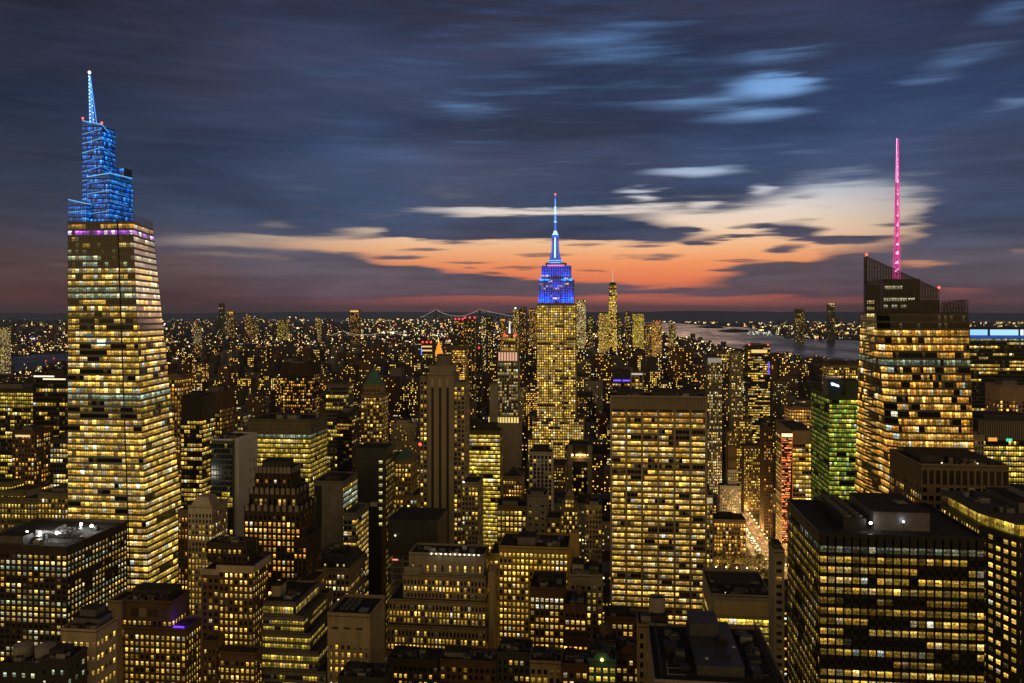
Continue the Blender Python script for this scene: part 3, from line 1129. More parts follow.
# --- art deco tower with the blue crown and mast
def mast_tower():
    B = Bld('art_deco_skyscraper', 'art deco skyscraper with blue floodlit top, mast and glowing gold window columns', 'skyscraper', mode='merged', seed=8)
    D = 1285.0
    LIME = wall_mat((0.30, 0.26, 0.20), 0.85, 0.15)
    s = st(LIME, cw=3.5, fh=3.75, pw=1.15, sh=.9, pr=.6, sr=.2, lit=.92, pal='gold', tb=.5, fv=.1, lvl=.68, run=2)
    B.tier(537, 575.5, 304.5, D, 42, dict(s, tb=1.5), zb=0)
    sb = dict(s, lit=.25, pal='pale', lvl=.5)
    B.tier(538.8, 573.4, 280, D + 3, 36, sb, zb=Z(555, 304.5, D))
    B.tier(541.5, 570.5, 266.5, D + 7, 28, dict(sb, lit=.1), zb=Z(555, 280, D + 3))
    for a, b, y in ((532, 583.5, 419), (528, 588, 440)):
        B.tier(a, b, y, D - 9 - (y > 430) * 7, 60, dict(s, lit=.85))
    # centre bay piers standing proud, as the setback wings frame them
    pr = B.part('pier')
    for px in (548.5, 563.5):
        pr.obox((X(px, D) - .8, D), (1, 0), (0, -1), 0, 1.6, -.2, 1.2, 0, Z(555, 283, D), LIME)
    rl = B.piece('light_strip', 'red line of light round the observation deck')
    z86 = Z(555, 266.5, D + 7)
    rl.box(X(547, D), X(564, D), D + 5, D + 6, z86 + .5, z86 + 2.6, glow_mat((1, .22, .10), .9))
    ob = B.piece('observation_deck')
    ob.box(X(545.5, D + 9), X(566, D + 9), D + 9, D + 30, z86, z86 + 6, LIME)
    m = B.part('mast')
    cx, cy = X(555.3, D + 18), D + 18.0
    zz = lambda y: Z(555, y, cy)
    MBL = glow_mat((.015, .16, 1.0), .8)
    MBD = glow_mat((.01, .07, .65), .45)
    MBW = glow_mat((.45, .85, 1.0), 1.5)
    pxm = cy / FOC * 1.0
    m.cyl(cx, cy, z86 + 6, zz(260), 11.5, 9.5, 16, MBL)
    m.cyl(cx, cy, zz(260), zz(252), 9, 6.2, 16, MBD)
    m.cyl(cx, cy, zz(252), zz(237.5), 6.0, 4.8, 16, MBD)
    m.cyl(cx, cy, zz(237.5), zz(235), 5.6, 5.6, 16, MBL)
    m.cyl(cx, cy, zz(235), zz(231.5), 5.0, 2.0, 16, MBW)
    for k in range(4):
        a = k * math.pi / 2 + math.pi / 4
        dx, dy = math.cos(a), math.sin(a)
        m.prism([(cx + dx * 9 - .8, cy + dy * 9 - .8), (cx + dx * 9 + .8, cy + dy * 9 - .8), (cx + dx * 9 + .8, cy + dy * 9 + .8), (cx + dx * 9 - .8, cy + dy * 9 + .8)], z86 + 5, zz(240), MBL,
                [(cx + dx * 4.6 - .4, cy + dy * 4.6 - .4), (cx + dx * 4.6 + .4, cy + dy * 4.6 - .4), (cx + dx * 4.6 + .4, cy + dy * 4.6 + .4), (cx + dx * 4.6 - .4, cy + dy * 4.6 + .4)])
    ls = B.piece('light_strip', 'white strip of light up the mast')
    ls.prism([(cx - 1.2, cy - 8.6), (cx + 1.2, cy - 8.6), (cx + 1.2, cy - 8.1), (cx - 1.2, cy - 8.1)], zz(262), zz(238), MBW, [(cx - 1, cy - 6.2), (cx + 1, cy - 6.2), (cx + 1, cy - 5.6), (cx - 1, cy - 5.6)])
    for y in (263.0, 260.8):
        l2 = B.piece('light_strip')
        l2.cyl(cx, cy, zz(y) - .5, zz(y) + .5, 11.8 - (263 - y) * .6, None, 16, glow_mat((.2, .6, 1), 1.2))
    an = B.part('antenna')
    ys = [231.5, 222, 214, 206, 199, 195]
    for i in range(5):
        rr = 1.9 - .27 * i
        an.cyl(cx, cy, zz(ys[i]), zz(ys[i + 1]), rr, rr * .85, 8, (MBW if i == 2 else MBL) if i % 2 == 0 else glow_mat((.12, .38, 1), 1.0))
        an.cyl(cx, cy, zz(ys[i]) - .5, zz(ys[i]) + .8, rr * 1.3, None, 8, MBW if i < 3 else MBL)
    wl = B.piece('warning_lamp')
    wl.ball((cx, cy, zz(194.3)), 1.6, glow_mat((1, .1, .08), 2.0))
    B.finish()
    # blue floodlights on the setback ledges, thrown upwards against the stone
    from mathutils import Vector
    for px, y, D0, e, back in [(539.5, 304.5, D, 1, 5), (545, 304.5, D, .8, 5), (551, 304.5, D, .4, 5), (561, 304.5, D, .4, 5), (567, 304.5, D, .8, 5), (573, 304.5, D, 1, 5),
                               (541.5, 282, D + 3, 1.0, 4.5), (547, 282, D + 3, .7, 4.5), (564, 282, D + 3, .7, 4.5), (570, 282, D + 3, 1.0, 4.5), (556, 290, D, .35, 6)]:
        ld = bpy.data.lights.new('floodlight', 'SPOT')
        ld.energy = 100000 * e
        ld.color = (.0, .05, 1.0)
        ld.shadow_soft_size = .6
        ld.spot_size = rad(120)
        ld.spot_blend = .5
        lo = bpy.data.objects.new('floodlight', ld)
        COL.objects.link(lo)
        lo.location = (X(px, D0 - back), D0 - back, Z(px, y, D0 - back) + 1)
        lo.rotation_euler = Vector((0, .42, 1)).to_track_quat('-Z', 'Y').to_euler()


mast_tower()


# --- faceted glass tower with the magenta mast
def magenta_mast_tower():
    B = Bld('glass_office_tower', 'faceted glass office tower with sloping lattice crown and magenta lit mast', 'skyscraper', mode='band', seed=21)
    D, DB = 505.0, 572.0
    MUL = wall_mat((0.10, 0.09, 0.075), 0.5, 0.2, 0.4)
    k0 = P2(900, D)[1]
    yz = lambda z: HOR - (z - EYE) * FOC / k0

    def cf(z):
        y = yz(z)
        xc = X(879 + (y - 300) * .085, D)
        xr = X(968 + (y - 313) * .042, D)
        xl = X(861.5 - (y - 300) * .032, DB)
        return [(xl, DB), (xc - .5, D + 6), (xc + 5, D), (xr, D), (xr + 3, DB)]
    zt = Z(920, 313.5, D)
    rows = {0: dict(lit=.02), 1: dict(lit=.05), 2: dict(lit=.92, pal='amber', lvl=.6), 3: dict(lit=.75), 4: dict(lit=.75), 5: dict(lit=.7), 6: dict(lit=.85, pal='cool', lvl=.16), 7: dict(lit=.45), 8: dict(lit=.55, pal='amber', lvl=.7)}
    loft(B, cf, 0, zt, 4.2, [16, 2, 26, 12, 20], st(MUL, lit=.78, fv=.14, pal='amber', lvl=.70, run=2, rows=rows), sh=1.15, prow=.3, edges=[0, 1, 2, 3])
    r = B.part('roof')
    r.prism(cf(zt), zt + .02, zt + .5, ROOF)
    # core above the roof with a few lit rows
    c = B.piece('upper_block')
    za = zt + .5
    c.box(X(884, D + 12), X(920, D + 12), D + 12, D + 45, za, Z(900, 279, D + 12), BLACK)
    c.box(X(905, D + 14), X(941, D + 6), D + 8, D + 11.5, za, Z(925, 300, D + 8), wall_mat((.09, .085, .085)))
    for (a, b, y, pal) in ((885, 903, 287.5, .7), (884, 907, 299.5, .75), (884, 888, 306.5, .5), (908, 915, 299.5, .8), (892, 898, 306.5, .5), (901, 909, 306.5, .5)):
        q = B.piece('window')
        n = max(2, int((b - a) / 2.3))
        for i in range(n):
            x0 = X(a + (b - a) * i / n, D + 11.8)
            x1 = X(a + (b - a) * (i + .85) / n, D + 11.8)
            q.poly([(x0, D + 11.85, Z(900, y + 1.6, D + 12)), (x1, D + 11.85, Z(900, y + 1.6, D + 12)), (x1, D + 11.85, Z(900, y - 1.6, D + 12)), (x0, D + 11.85, Z(900, y - 1.6, D + 12))], GLASS,
                   (pal * .9, pal * .85, pal * .5, B.rng.random()))
    # corner wall left standing high, with lit landings
    e = B.piece('corner_wall')
    e.box(X(867, D + 8), X(880, D + 8), D + 8, D + 14, za, Z(870, 285, D + 8), BLACK)
    for y, g in ((302, 1.0), (308.5, .6), (315.5, 1.0), (329, .8)):
        q = B.piece('window')
        for i in range(4):
            x0, x1 = X(867 + i * 1.9, D + 7.8), X(868.5 + i * 1.9, D + 7.8)
            q.poly([(x0, D + 7.85, Z(870, y + 1.6, D)), (x1, D + 7.85, Z(870, y + 1.6, D)), (x1, D + 7.85, Z(870, y - 1.6, D)), (x0, D + 7.85, Z(870, y - 1.6, D))], GLASS, (1.1 * g, .8 * g, .3 * g, B.rng.random()))
    FR = metal_mat((0.06, 0.055, 0.055), 0.4)
    FRM = FR

    def lattice(nm, p0, p1, D0, ya, yb, yl, n):
        """glazed lattice screen with a sloping head"""
        g = B.piece(nm)
        x0, x1 = X(p0, D0), X(p1, D0)
        z0, zA, zB = Z((p0 + p1) / 2, yl, D0), Z(p0, ya, D0), Z(p1, yb, D0)
        for i in range(n + 1):
            t = i / n
            x = x0 + (x1 - x0) * t
            g.bar((x, D0, z0), (x, D0, zA + (zB - zA) * t), .16, FR)
        nz = int((max(zA, zB) - z0) / 3.2)
        for j in range(nz + 1):
            z = z0 + j * 3.2
            t = 1.0 if z <= min(zA, zB) else (zA - z) / (zA - zB)
            if t > .02:
                g.bar((x0, D0, z), (x0 + (x1 - x0) * t, D0, z), .13, FR)
        g.bar((x0, D0, zA), (x1, D0, zB), .3, FR)
        gl = B.piece('glass_screen')
        gl.poly([(x0, D0 + .25, z0), (x1, D0 + .25, z0), (x1, D0 + .25, zB), (x0, D0 + .25, zA)], CLEARG)
    m, t, b = base_mat('screen_glass')
    b.inputs['Base Color'].default_value = (.03, .03, .035, 1)
    b.inputs['Roughness'].default_value = .15
    b.inputs['Alpha'].default_value = .42
    CLEARG = m
    zl = zt + .5
    lattice('lattice_screen', 866.3, 939, D + 2, 256.5, 289.5, 313, 26)
    lattice('lattice_screen', 864, 937, D + 46, 257, 290, 313, 26)
    lattice('lattice_screen', 941.5, 968, D + 3, 303.5, 300, 313, 9)
    lattice('lattice_screen', 943, 964, D + 40, 303.5, 300, 313, 8)
    g = B.piece('lattice_screen')
    for i in range(8):
        y = D + 3 + i * 5.4
        xa = X(964, D + 3) + (X(968, D + 3) - X(964, D + 3)) * i / 7
        g.bar((X(968, D + 3), y, zt), (X(963.5, D + 3), y, Z(964, 300, D + 3)), .16, FR)
    g.bar((X(963.5, D + 3), D + 3, Z(964, 300, D + 3)), (X(963.5, D + 3), D + 42, Z(964, 300, D + 3)), .2, FR)
    g2 = B.piece('lattice_screen')
    for i in range(9):
        y = D + 2 + i * 5.5
        g2.bar((X(866.3 - i * .3, y), y, zt), (X(866.3 - i * .3, y), y, Z(866, 256.5, y)), .16, FR)
    g2.bar((X(866.3, D + 2), D + 2, Z(866, 256.5, D + 2)), (X(863.9, D + 46), D + 46, Z(866, 256.5, D + 46)), .25, FR)
    for q in ((866.5, 254.5, D + 2), (939, 287.5, D + 2)):
        wl = B.piece('warning_lamp')
        wl.ball((X(q[0], q[2]), q[2], Z(*q)), .8, glow_mat((1, .08, .06), 3.0))
    # mast
    sp = B.part('mast')
    cy = D + 26.0
    cx, cxt = X(896.4, cy), X(897.6, cy)
    zb, ztip = Z(897, 296, cy), Z(897, 138.5, cy)
    M1, M2, M3 = glow_mat((1.0, .03, .38), .75), glow_mat((1.0, .42, .82), 2.4), glow_mat((.9, .03, .33), .32)
    n = 22
    for i in range(n):
        t, t2 = i / n, (i + 1) / n
        h, h2 = 1.75 * (1 - .82 * t), 1.75 * (1 - .82 * t2)
        z, z2 = zb + (ztip - zb) * t, zb + (ztip - zb) * t2
        x, x2 = cx + (cxt - cx) * t, cx + (cxt - cx) * t2
        for a in range(4):
            dx, dy = (1 if a & 1 else -1), (1 if a & 2 else -1)
            sp.bar((x + dx * h, cy + dy * h, z), (x2 + dx * h2, cy + dy * h2, z2), .2, M1)
        sp.bar((x - h, cy - h, z), (x2 + h2, cy - h2, z2), .2, M1)
        sp.bar((x + h, cy - h, z), (x2 - h2, cy - h2, z2), .2, M1)
        sp.bar((x - h, cy + h, z), (x2 + h2, cy + h2, z2), .2, M3)
    co = B.piece('mast_core')
    co.cyl(cx, cy, zb, zb + (ztip - zb) * .72, .9, .6, 8, M3)
    co.cyl(cx + .3, cy, zb + (ztip - zb) * .72, ztip, .55, .3, 8, M2)
    for y in (270, 262, 252.5, 243.5, 234.5, 224.5, 214.5, 204, 193, 181):
        sl = B.piece('mast_lamp')
        hh = 1.2 * (1 - .55 * (270 - y) / 90)
        zz = Z(897, y, cy)
        sl.cyl(cx + (cxt - cx) * (296 - y) / 158, cy, zz - 1.0, zz + 2.4, hh, .3, 8, M2)
    B.finish()


magenta_mast_tower()


# --- pale slab with six wide bays
def travertine_slab():
    B = Bld('office_slab', 'broad pale stone office slab with six bays of brightly lit ribbon windows', 'office tower', mode='band', seed=31)
    D = 570.0
    TRAV = wall_mat((0.34, 0.29, 0.23), 0.85, 0.12)
    s = st(TRAV, cw=2.25, fh=3.82, pw=.16, sh=1.6, pr=.5, sr=.4, lit=.84, pal='tower', tb=9.0, fv=.18, lvl=.66, run=2, corner=1.6, sp=wall_mat((0.20, 0.165, 0.12), 0.7, .2))
    s['rows'] = {0: dict(lit=.95, pal='amber', lvl=.55), 1: dict(lit=.9, pal='amber', lvl=.6), 2: dict(lit=.9, pal='gold', lvl=.6)}
    e = B.tier(610.3, 706.8, 398, D, 32, s)
    p = B.part('pier')
    for i in range(7):
        xx = e[0] + (e[1] - e[0]) * i / 6
        a0 = min(max(xx - .65, e[0]), e[1] - 1.3)
        p.obox((a0, D), (1, 0), (0, -1), 0, 1.3, -.05, .55, 0, e[5] - 9.2, TRAV)
    v = B.part('louvre_band')
    for i in range(6):
        xx = e[0] + (e[1] - e[0]) * i / 6
        v.obox((xx + 1.2, D), (1, 0), (0, -1), 0, (e[1] - e[0]) / 6 - 2.4, -.1, .03, e[5] - 9.0, e[5] - 7.7, BLACK)
    B.hut(e[0] + 4, e[0] + 22, D + 8, D + 26, e[5] + .4, 3.0, DARKM)
    B.hut(e[0] + 28, e[1] - 4, D + 6, D + 24, e[5] + .4, 3.6, DARKM)
    B.clutter(e[0] + 2, e[1] - 2, D + 1, D + 8, e[5] + .4, 8, 4)
    B.finish()


travertine_slab()


# --- dark bronze slab close by
def bronze_slab():
    B = Bld('office_block', 'black metal office block with grids of square amber windows and rooftop machinery', 'office tower', seed=41)
    D = 300.0
    BRZ = wall_mat((0.014, 0.012, 0.011), 0.45, 0.3, 0.4)
    s = st(BRZ, cw=2.72, fh=3.5, pw=.55, sh=1.4, pr=.3, sr=.3, lit=.9, pal='gold', tb=2.6, fv=.12, lvl=.34, run=3)
    s['rows'] = {0: dict(lit=.85, pal='cool', lvl=.13), 4: dict(lit=.75, lvl=.3), 5: dict(lit=.6, lvl=.16), 9: dict(lit=.75, lvl=.45), 11: dict(lit=.4, lvl=.2)}
    e = B.tier(819.5, 985, 538.5, D, 53, s, par=.8)
    z = e[5] + .4
    B.fans(e[0] + 10, e[0] + 17.5, D + 8, D + 45, z, 4.2, 2, 8)
    B.hut(e[0] + 20.5, e[0] + 39, D + 9, D + 40, z, 6.4, metal_mat((.16, .16, .175), .6), 'machine_room')
    pp = B.piece('roof_hatch')
    pp.box(e[0] + 32, e[0] + 36, D + 20, D + 26, z + 6.7, z + 7.0, BLACK)
    B.clutter(e[0] + 18, e[1] - 8, D + 42, D + 52, z, 4, 8)
    B.lamp(e[0] + 18.8, D + 7, z, (1, .93, .8), 22, .5, 260, 2.6)
    B.lamp(e[0] + 30, D + 8, z, (.9, .95, 1), 9, .33, 40, 3.2)
    B.finish()


bronze_slab()


def chamfered_block():
    B = Bld('office_block', 'dark office block with a cut corner and greenish lit glass crown under a flat roof', 'office tower', seed=43)
    D = 345.0
    xa, xb = X(1000, D), X(1090, D)
    pl = [(xa, D + 58), (xa, D + 18), (xa + 6.5, D), (xb, D), (xb, D + 58)]
    zt = Z(1005, 538, D)
    s = st(BLACK, lit=.72, fv=.15, pal='gold', lvl=.62, run=1)
    loft(B, lambda z: pl, 0, zt, 3.7, [15, 5, 14, 16, 10], s, sh=1.9, prow=.35, edges=[0, 1, 2], gap=1.75)
    z2 = zt + 5.2
    w2 = B.wins
    inn = [(xa + 2.2, D + 56), (xa + 2.2, D + 18.6), (xa + 8, D + 2.2), (xb - 2, D + 2.2), (xb - 2, D + 56)]
    s2 = st(GREENW, lit=1, pal='lemon', lvl=.55, run=1, fv=0)
    r0 = B.part('roof')
    r0.prism(pl, zt + .02, zt + .4, CHAR)
    loft(B, lambda z: inn, zt + .4, z2, 4.8, [18, 7, 14, 10, 10], s2, sh=.5, prow=.2, edges=[0, 1, 2], gap=.15)
    r0.prism([(xa - .8, D + 58.5), (xa - .8, D + 17.6), (xa + 6, D - .8), (xb, D - .8), (xb, D + 58.5)], z2 + .05, z2 + 1.0, wall_mat((.09, .085, .075)))
    B.hut(xa + 14, xb - 4, D + 16, D + 46, z2 + 1.0, 4.0, GREYM)
    B.hut(xa + 20, xb - 6, D + 22, D + 40, z2 + 5.3, 2.6, LGREYM, 'machine_room')
    B.clutter(xa + 4, xa + 14, D + 12, D + 50, z2 + 1.0, 7, 11)
    B.finish()


chamfered_block()


def column_block():
    B = Bld('office_block', 'low dark office block with tall dark slots between pale piers under its roof', 'office tower', seed=47)
    D = 420.0
    PK = wall_mat((0.20, 0.15, 0.105), 0.85, .15)
    s = st(PK, cw=2.95, fh=3.9, pw=.85, sh=1.5, pr=.5, sr=.25, lit=.62, pal='amber', tb=9.0, fv=.3, lvl=.6, run=2)
    s['rows'] = {0: dict(lit=.18, lvl=.3), 1: dict(lit=.82, pal='gold', lvl=.75), 2: dict(lit=.25), 3: dict(lit=.3)}
    e = B.tier(921.5, 1009, 467.5, D, 46, s)
    # tall slots
    t = B.part('louvre_slot')
    n = round((e[1] - e[0]) / 2.95)
    for i in range(n):
        c = e[0] + (i + .5) * (e[1] - e[0]) / n
        t.obox((c - .9, D), (1, 0), (0, -1), 0, 1.8, -.1, .012, e[5] - 8.2, e[5] - 1.6, BLACK)
    n = round(45 / 2.95)
    for i in range(n):
        c = D + .5 + (i + .5) * 45 / n
        t.obox((e[0], c + .9), (0, -1), (-1, 0), 0, 1.8, -.1, .012, e[5] - 8.2, e[5] - 1.6, BLACK)
    z = e[5] + .4
    B.hut(e[0] + 3, e[0] + 14, D + 10, D + 34, z, 3.4, DARKM)
    B.hut(e[0] + 16, e[1] - 4, D + 12, D + 40, z, 2.2, DARKM, 'machine_room')
    B.clutter(e[0] + 2, e[1] - 2, D + 2, D + 11, z, 6, 14)
    B.lamp(e[0] + 10, D + 2.5, z, (1, .75, .4), 5, .25, 40, 1.0)
    B.lamp(e[0] + 26, D + 2.5, z, (1, .75, .4), 5, .25, 40, 1.0)
    B.finish()


column_block()


def floodlit_roof_block():
    B = Bld('office_block', 'dark office block with white floodlights glaring on its broad roof', 'office tower', seed=51)
    D = 430.0
    s = st(DBROWN, cw=3.25, fh=3.15, pw=1.3, sh=1.35, pr=.4, sr=.35, lit=.66, pal='pale', tb=3.0, fv=.25, lvl=.55, run=2)
    s['rows'] = {0: dict(lit=.8, pal='pale', lvl=.4), 1: dict(lit=.85, pal='pale', lvl=.9), 2: dict(lit=.85, pal='cool', lvl=.35), 3: dict(lit=.7, pal='mixed', lvl=.4), 4: dict(lit=.45, pal='amber', lvl=.5), 5: dict(lit=.6, lvl=.5),
                 6: dict(lit=.5), 7: dict(lit=.55, pal='pale', lvl=.35), 8: dict(lit=.95, pal='cool', lvl=.35), 9: dict(lit=.95, pal='gold', lvl=.8), 10: dict(lit=.9, pal='pale', lvl=.6)}
    e = B.tier(-34, 67, 548, D, 58, s, par=1.4)
    z = e[5] + .4
    B.hut(e[0] + 16, e[0] + 31, D + 4, D + 12, z, 5.0, GREYM)
    B.fans(e[0] + 33, e[0] + 46, D + 20, D + 34, z, 2.6, 4, 3, GREYM)
    B.hut(e[0] + 24, e[0] + 32, D + 24, D + 40, z, 3.0, GREYM, 'machine_room')
    B.clutter(e[0] + 8, e[1] - 2, D + 3, D + 44, z, 9, 21)
    for (px, py_) in ((27, 533), (40, 533.5), (57, 533.5), (81, 525), (91.5, 526.5)):
        # where the sight line meets the lamp height over the roof
        h = z + 2.6
        k = (EYE - h) * FOC / (py_ - HOR)
        u = (px - 512) / FOC
        lx, ly = k * (-SN + u * CS), k * (CS + u * SN)
        lx = min(lx, e[1] - 1)
        ly = min(max(ly, D + 2), D + 55)
        B.lamp(lx, ly, z, (1, .97, .85), 30, .85, 3200, 2.4)
    B.finish()


floodlit_roof_block()


# --- the nearer stone, brick and glass buildings
def near_buildings():
    # brown deco block with a blue lamp
    B = Bld('masonry_building', 'brown stone building with arched plaque and a violet lamp on its terrace', 'office building', seed=61)
    s = st(BROWN, cw=2.7, fh=3.25, pw=1.25, sh=1.3, lit=.74, pal='gold', lvl=.62, tb=2.2)
    e = B.tier(124, 186, 630, 398, 16, s)
    e2 = B.tier(122, 172, 603, 402, 18, dict(s, tb=8.5, lit=.7), zb=e[5])
    pl = B.piece('arched_plaque')
    for x0 in (X(131, 402), X(148, 402)):
        pl.obox((x0, 402), (1, 0), (0, -1), 0, 5, -.05, .1, e2[5] - 6.8, e2[5] - 3.0, DBROWN)
    pl.obox((X(139, 402), 402), (1, 0), (0, -1), 0, 4, -.05, .15, e2[5] - 7.0, e2[5] - 2.6, TAN)
    cap = B.piece('cornice')
    cap.box(e2[0] - .6, e2[1] + .6, 401.4, 402 - .13, e2[5] - 1.2, e2[5] - .3, BROWN)
    B.hut(e2[0] + 2, e2[1] - 4, 408, 418, e2[5] + .4, 4.2, CHAR)
    B.clutter(e2[0], e2[1], 403, 408, e2[5] + .4, 6, 5)
    v = B.piece('terrace_lamp', 'violet blue light on the terrace')
    vx, vz = X(179, 401), e[5] + .4
    v.box(vx - 2.2, vx + 3.2, 399.5, 400.2, vz + .3, vz + 1.2, glow_mat((.12, .02, 1.0), 2.2))
    ld = bpy.data.lights.new('terrace_light', 'POINT')
    ld.energy = 1300
    ld.color = (.10, .02, 1)
    lo = bpy.data.objects.new('terrace_light', ld)
    COL.objects.link(lo)
    lo.location = (vx, 401, vz + 3)
    B.finish()

    B = Bld('masonry_building', 'blank tan brick wing standing against the brown building with the violet lamp', 'building', seed=62)
    s = st(TAN, cw=3.2, fh=3.4, pw=2.0, sh=1.9, lit=.35, pal='gold', tb=3, faces='R')
    B.tier(108, 121.5, 603, 400, 16, s)
    B.finish()

    # small cream block with stepped machine rooms
    B = Bld('office_building', 'small cream block with stepped grey machine rooms, beside the floodlit roof block', 'office building', seed=63)
    s = st(CREAM, cw=2.9, fh=6.2, pw=1.5, sh=4.0, lit=.86, pal='gold', lvl=.75, tb=2.5)
    e = B.tier(61, 96, 632, 352, 16, s)
    B.hut(e[0] + 3, e[1] - 1, 356, 366, e[5] + .4, 4.2, GREYM)
    B.hut(e[0] + 5, e[1] - 4, 358, 365, e[5] + 4.9, 3.0, GREYM, 'machine_room')
    B.clutter(e[0], e[1], 352, 356, e[5] + .4, 3, 2)
    B.finish()

    # dark low roofs in the corner
    B = Bld('warehouse', 'low dark building with two round roof tanks, below the floodlit roof block', 'building', seed=64)
    s = st(CHAR, cw=4, fh=4.5, pw=2.6, sh=2.6, lit=.3, pal='cool', lvl=.4)
    e = B.tier(0, 56, 667, 335, 18, dict(s, lit=.12))
    for px in (22, 44):
        mb = B.piece('roof_tank')
        mb.cyl(X(px, 345), 346, e[5] + .4, e[5] + 5.0, 4.2, None, 18, CONC)
        mb.cyl(X(px, 345), 346, e[5] + 5.0, e[5] + 5.7, 3.6, .5, 18, CONC)
    B.clutter(e[0], e[1], 336, 342, e[5] + .4, 4, 3)
    B.finish()
    B = Bld('warehouse', 'low dark building with a few pale windows, beside the round roof tanks', 'building', seed=65)
    e = B.tier(40, 66, 663, 318, 14, s)
    B.hut(e[0] + 2, e[1] - 3, 321, 328, e[5] + .4, 3.4, CHAR)
    B.clutter(e[0], e[1], 319, 322, e[5] + .4, 3, 4)
    B.finish()

    # tower with white cornice
    B = Bld('masonry_tower', 'brown masonry tower with a pale cornice and low penthouse, dotted with lit windows', 'apartment tower', seed=66)
    s = st(BROWN, cw=2.55, fh=3.35, pw=1.25, sh=1.45, lit=.74, pal='gold', lvl=.72, tb=2.6, fv=.2)
    e = B.tier(219, 253, 567, 404, 19, s, par=.5)
    B.tier(202, 218.8, 572, 405, 17, dict(s, lit=.45), par=.5)
    c = B.piece('cornice')
    c.box(e[0] - 1, e[1] + 1, 403.0, 403.86, e[5] - 2.6, e[5] + .9, CREAM)
    c.box(e[1] + .14, e[1] + 1, 403.86, 424, e[5] - 2.6, e[5] + .9, CREAM)
    c.box(X(201, 405), e[0] - .2, 404.1, 404.86, e[5] - 4.4, e[5] - 1.6, CREAM)
    s3 = st(DBROWN, cw=2.6, fh=4, pw=1.4, sh=1.8, lit=.35, pal='gold', lvl=.6)
    p = B.tier(207, 247, 545, 409, 12, s3, zb=e[5] + .4, par=.8)
    B.clutter(p[0], p[1], 409, 419, p[5] + .4, 4, 6)
    B.tier(203, 216, 643, 396, 8, dict(s, lit=.2))
    B.tier(219.5, 255, 655, 394.5, 9, s)
    B.finish()

    # deco tower with scalloped crown
    B = Bld('art_deco_tower', 'slender brown art deco tower with a scalloped crown of pale fins', 'office tower', seed=67)
    D = 455
    s = st(DBROWN, cw=2.7, fh=3.5, pw=1.15, sh=1.4, pr=.7, sr=.15, lit=.66, pal='amber', lvl=.72, tb=4)
    e1 = B.tier(244, 300, 508, D, 26, s, par=.4)
    e2 = B.tier(249, 296, 491, D + 3, 21, dict(s, lit=.5), zb=e1[5], par=.4)
    e3 = B.tier(255, 291, 470, D + 6, 15, dict(s, lit=.04, tb=5), zb=e2[5], par=.4)
    for e, y0 in ((e1, D), (e2, D + 3), (e3, D + 6)):
        n = 9
        for i in range(n):
            f = B.piece('crown_fin')
            c = e[0] + (i + .5) * (e[1] - e[0]) / n
            f.box(c - .95, c + .95, y0 - .5, y0 - .13, e[5] - 1.8, e[5] + 1.4, STONE)
            f.cyl(c, y0 - .32, e[5] + 1.4, e[5] + 2.0, .85, .4, 8, STONE)
        for i in range(4):
            f = B.piece('crown_fin')
            c = y0 + 2 + i * (e[3] - e[2] - 4) / 3
            f.box(e[1] + .13, e[1] + .5, c - .9, c + .9, e[5] - 1.8, e[5] + 1.4, STONE)
    B.hut(e3[0] + 3, e3[1] - 3, D + 9, D + 18, e3[5] + .4, 4.0, CHAR)
    B.tier(293.5, 306.5, 540, D - 4, 24, s)
    B.finish()

    # stepped glazed office
    B = Bld('stepped_office', 'stepped office building with strips of lit glazing on every terrace', 'office building', seed=68)
    s = st(GREY, cw=1.5, fh=3.5, pw=.22, sh=1.5, pr=.35, sr=.3, lit=.74, pal='lemon', lvl=.6, tb=1.2, run=3, fv=.2)
    D = 414
    pr = [(263, 296, 603), (263, 304, 617), (262, 310, 634), (262, 318, 652), (262, 326, 672)]
    zb = None
    es = []
    for i, (a, b, y) in enumerate(pr):
        z0 = 0 if i == len(pr) - 1 else Z((pr[i + 1][0] + pr[i + 1][1]) / 2, pr[i + 1][2], D - (i + 1) * 1.6) + .4
        es.append(B.tier(a, b, y, D - i * 1.6, 34 + i * 1.6, s, zb=z0, par=.5))
    B.org = ((es[-1][0] + es[-1][1]) / 2, D + 15, 0)
    e = es[0]
    B.hut(e[0] + 1, e[0] + 6, D + 8, D + 16, e[5] + .4, 5.5, CREAM)
    B.clutter(e[0] + 5, e[1] - 1, D + 3, D + 24, e[5] + .4, 5, 7)
    B.finish()

    # plain stone block with fans
    B = Bld('stone_block', 'plain tan stone block with a black fan deck sunk in its flat roof', 'office building', seed=69)
    s = st(TAN2, cw=3.05, fh=3.6, pw=1.75, sh=1.6, lit=.82, pal='gold', lvl=.75, tb=13, faces='F', corner=3.0)
    e = B.tier(327.5, 370, 617, 398, 27, s, par=1.6)
    B.fans(e[0] + 4, e[0] + 12, 402, 420, e[5] + .4, 1.2, 3, 4)
    sk = B.piece('roof_hatch')
    sk.box(e[0] + 13.5, e[0] + 18, 404, 409, e[5] + .4, e[5] + 1.0, LGREYM)
    l = B.piece('louvre_slot')
    for i in range(3):
        l.obox((e[0] + 2 + i * 6, 398), (1, 0), (0, -1), 0, 3.4, -.05, .03, e[5] - 6, e[5] - 5.1, BLACK)
    B.finish()

    # cream block with mansard roof
    B = Bld('mansard_building', 'cream stone building with a black mansard roof and small dormer lights', 'office building', seed=70)
    D = 500
    s = st(TAN2, cw=2.6, fh=3.6, pw=1.2, sh=1.5, lit=.35, pal='pale', lvl=.65, tb=2, fv=.2)
    s['rows'] = {2: dict(lit=.95, pal='pale', lvl=.9), 4: dict(lit=.8, pal='pale', lvl=.8)}
    e = B.tier(307, 349, 570, D, 34, s)
    m = B.part('mansard_roof')
    zz = e[5] + 1.5
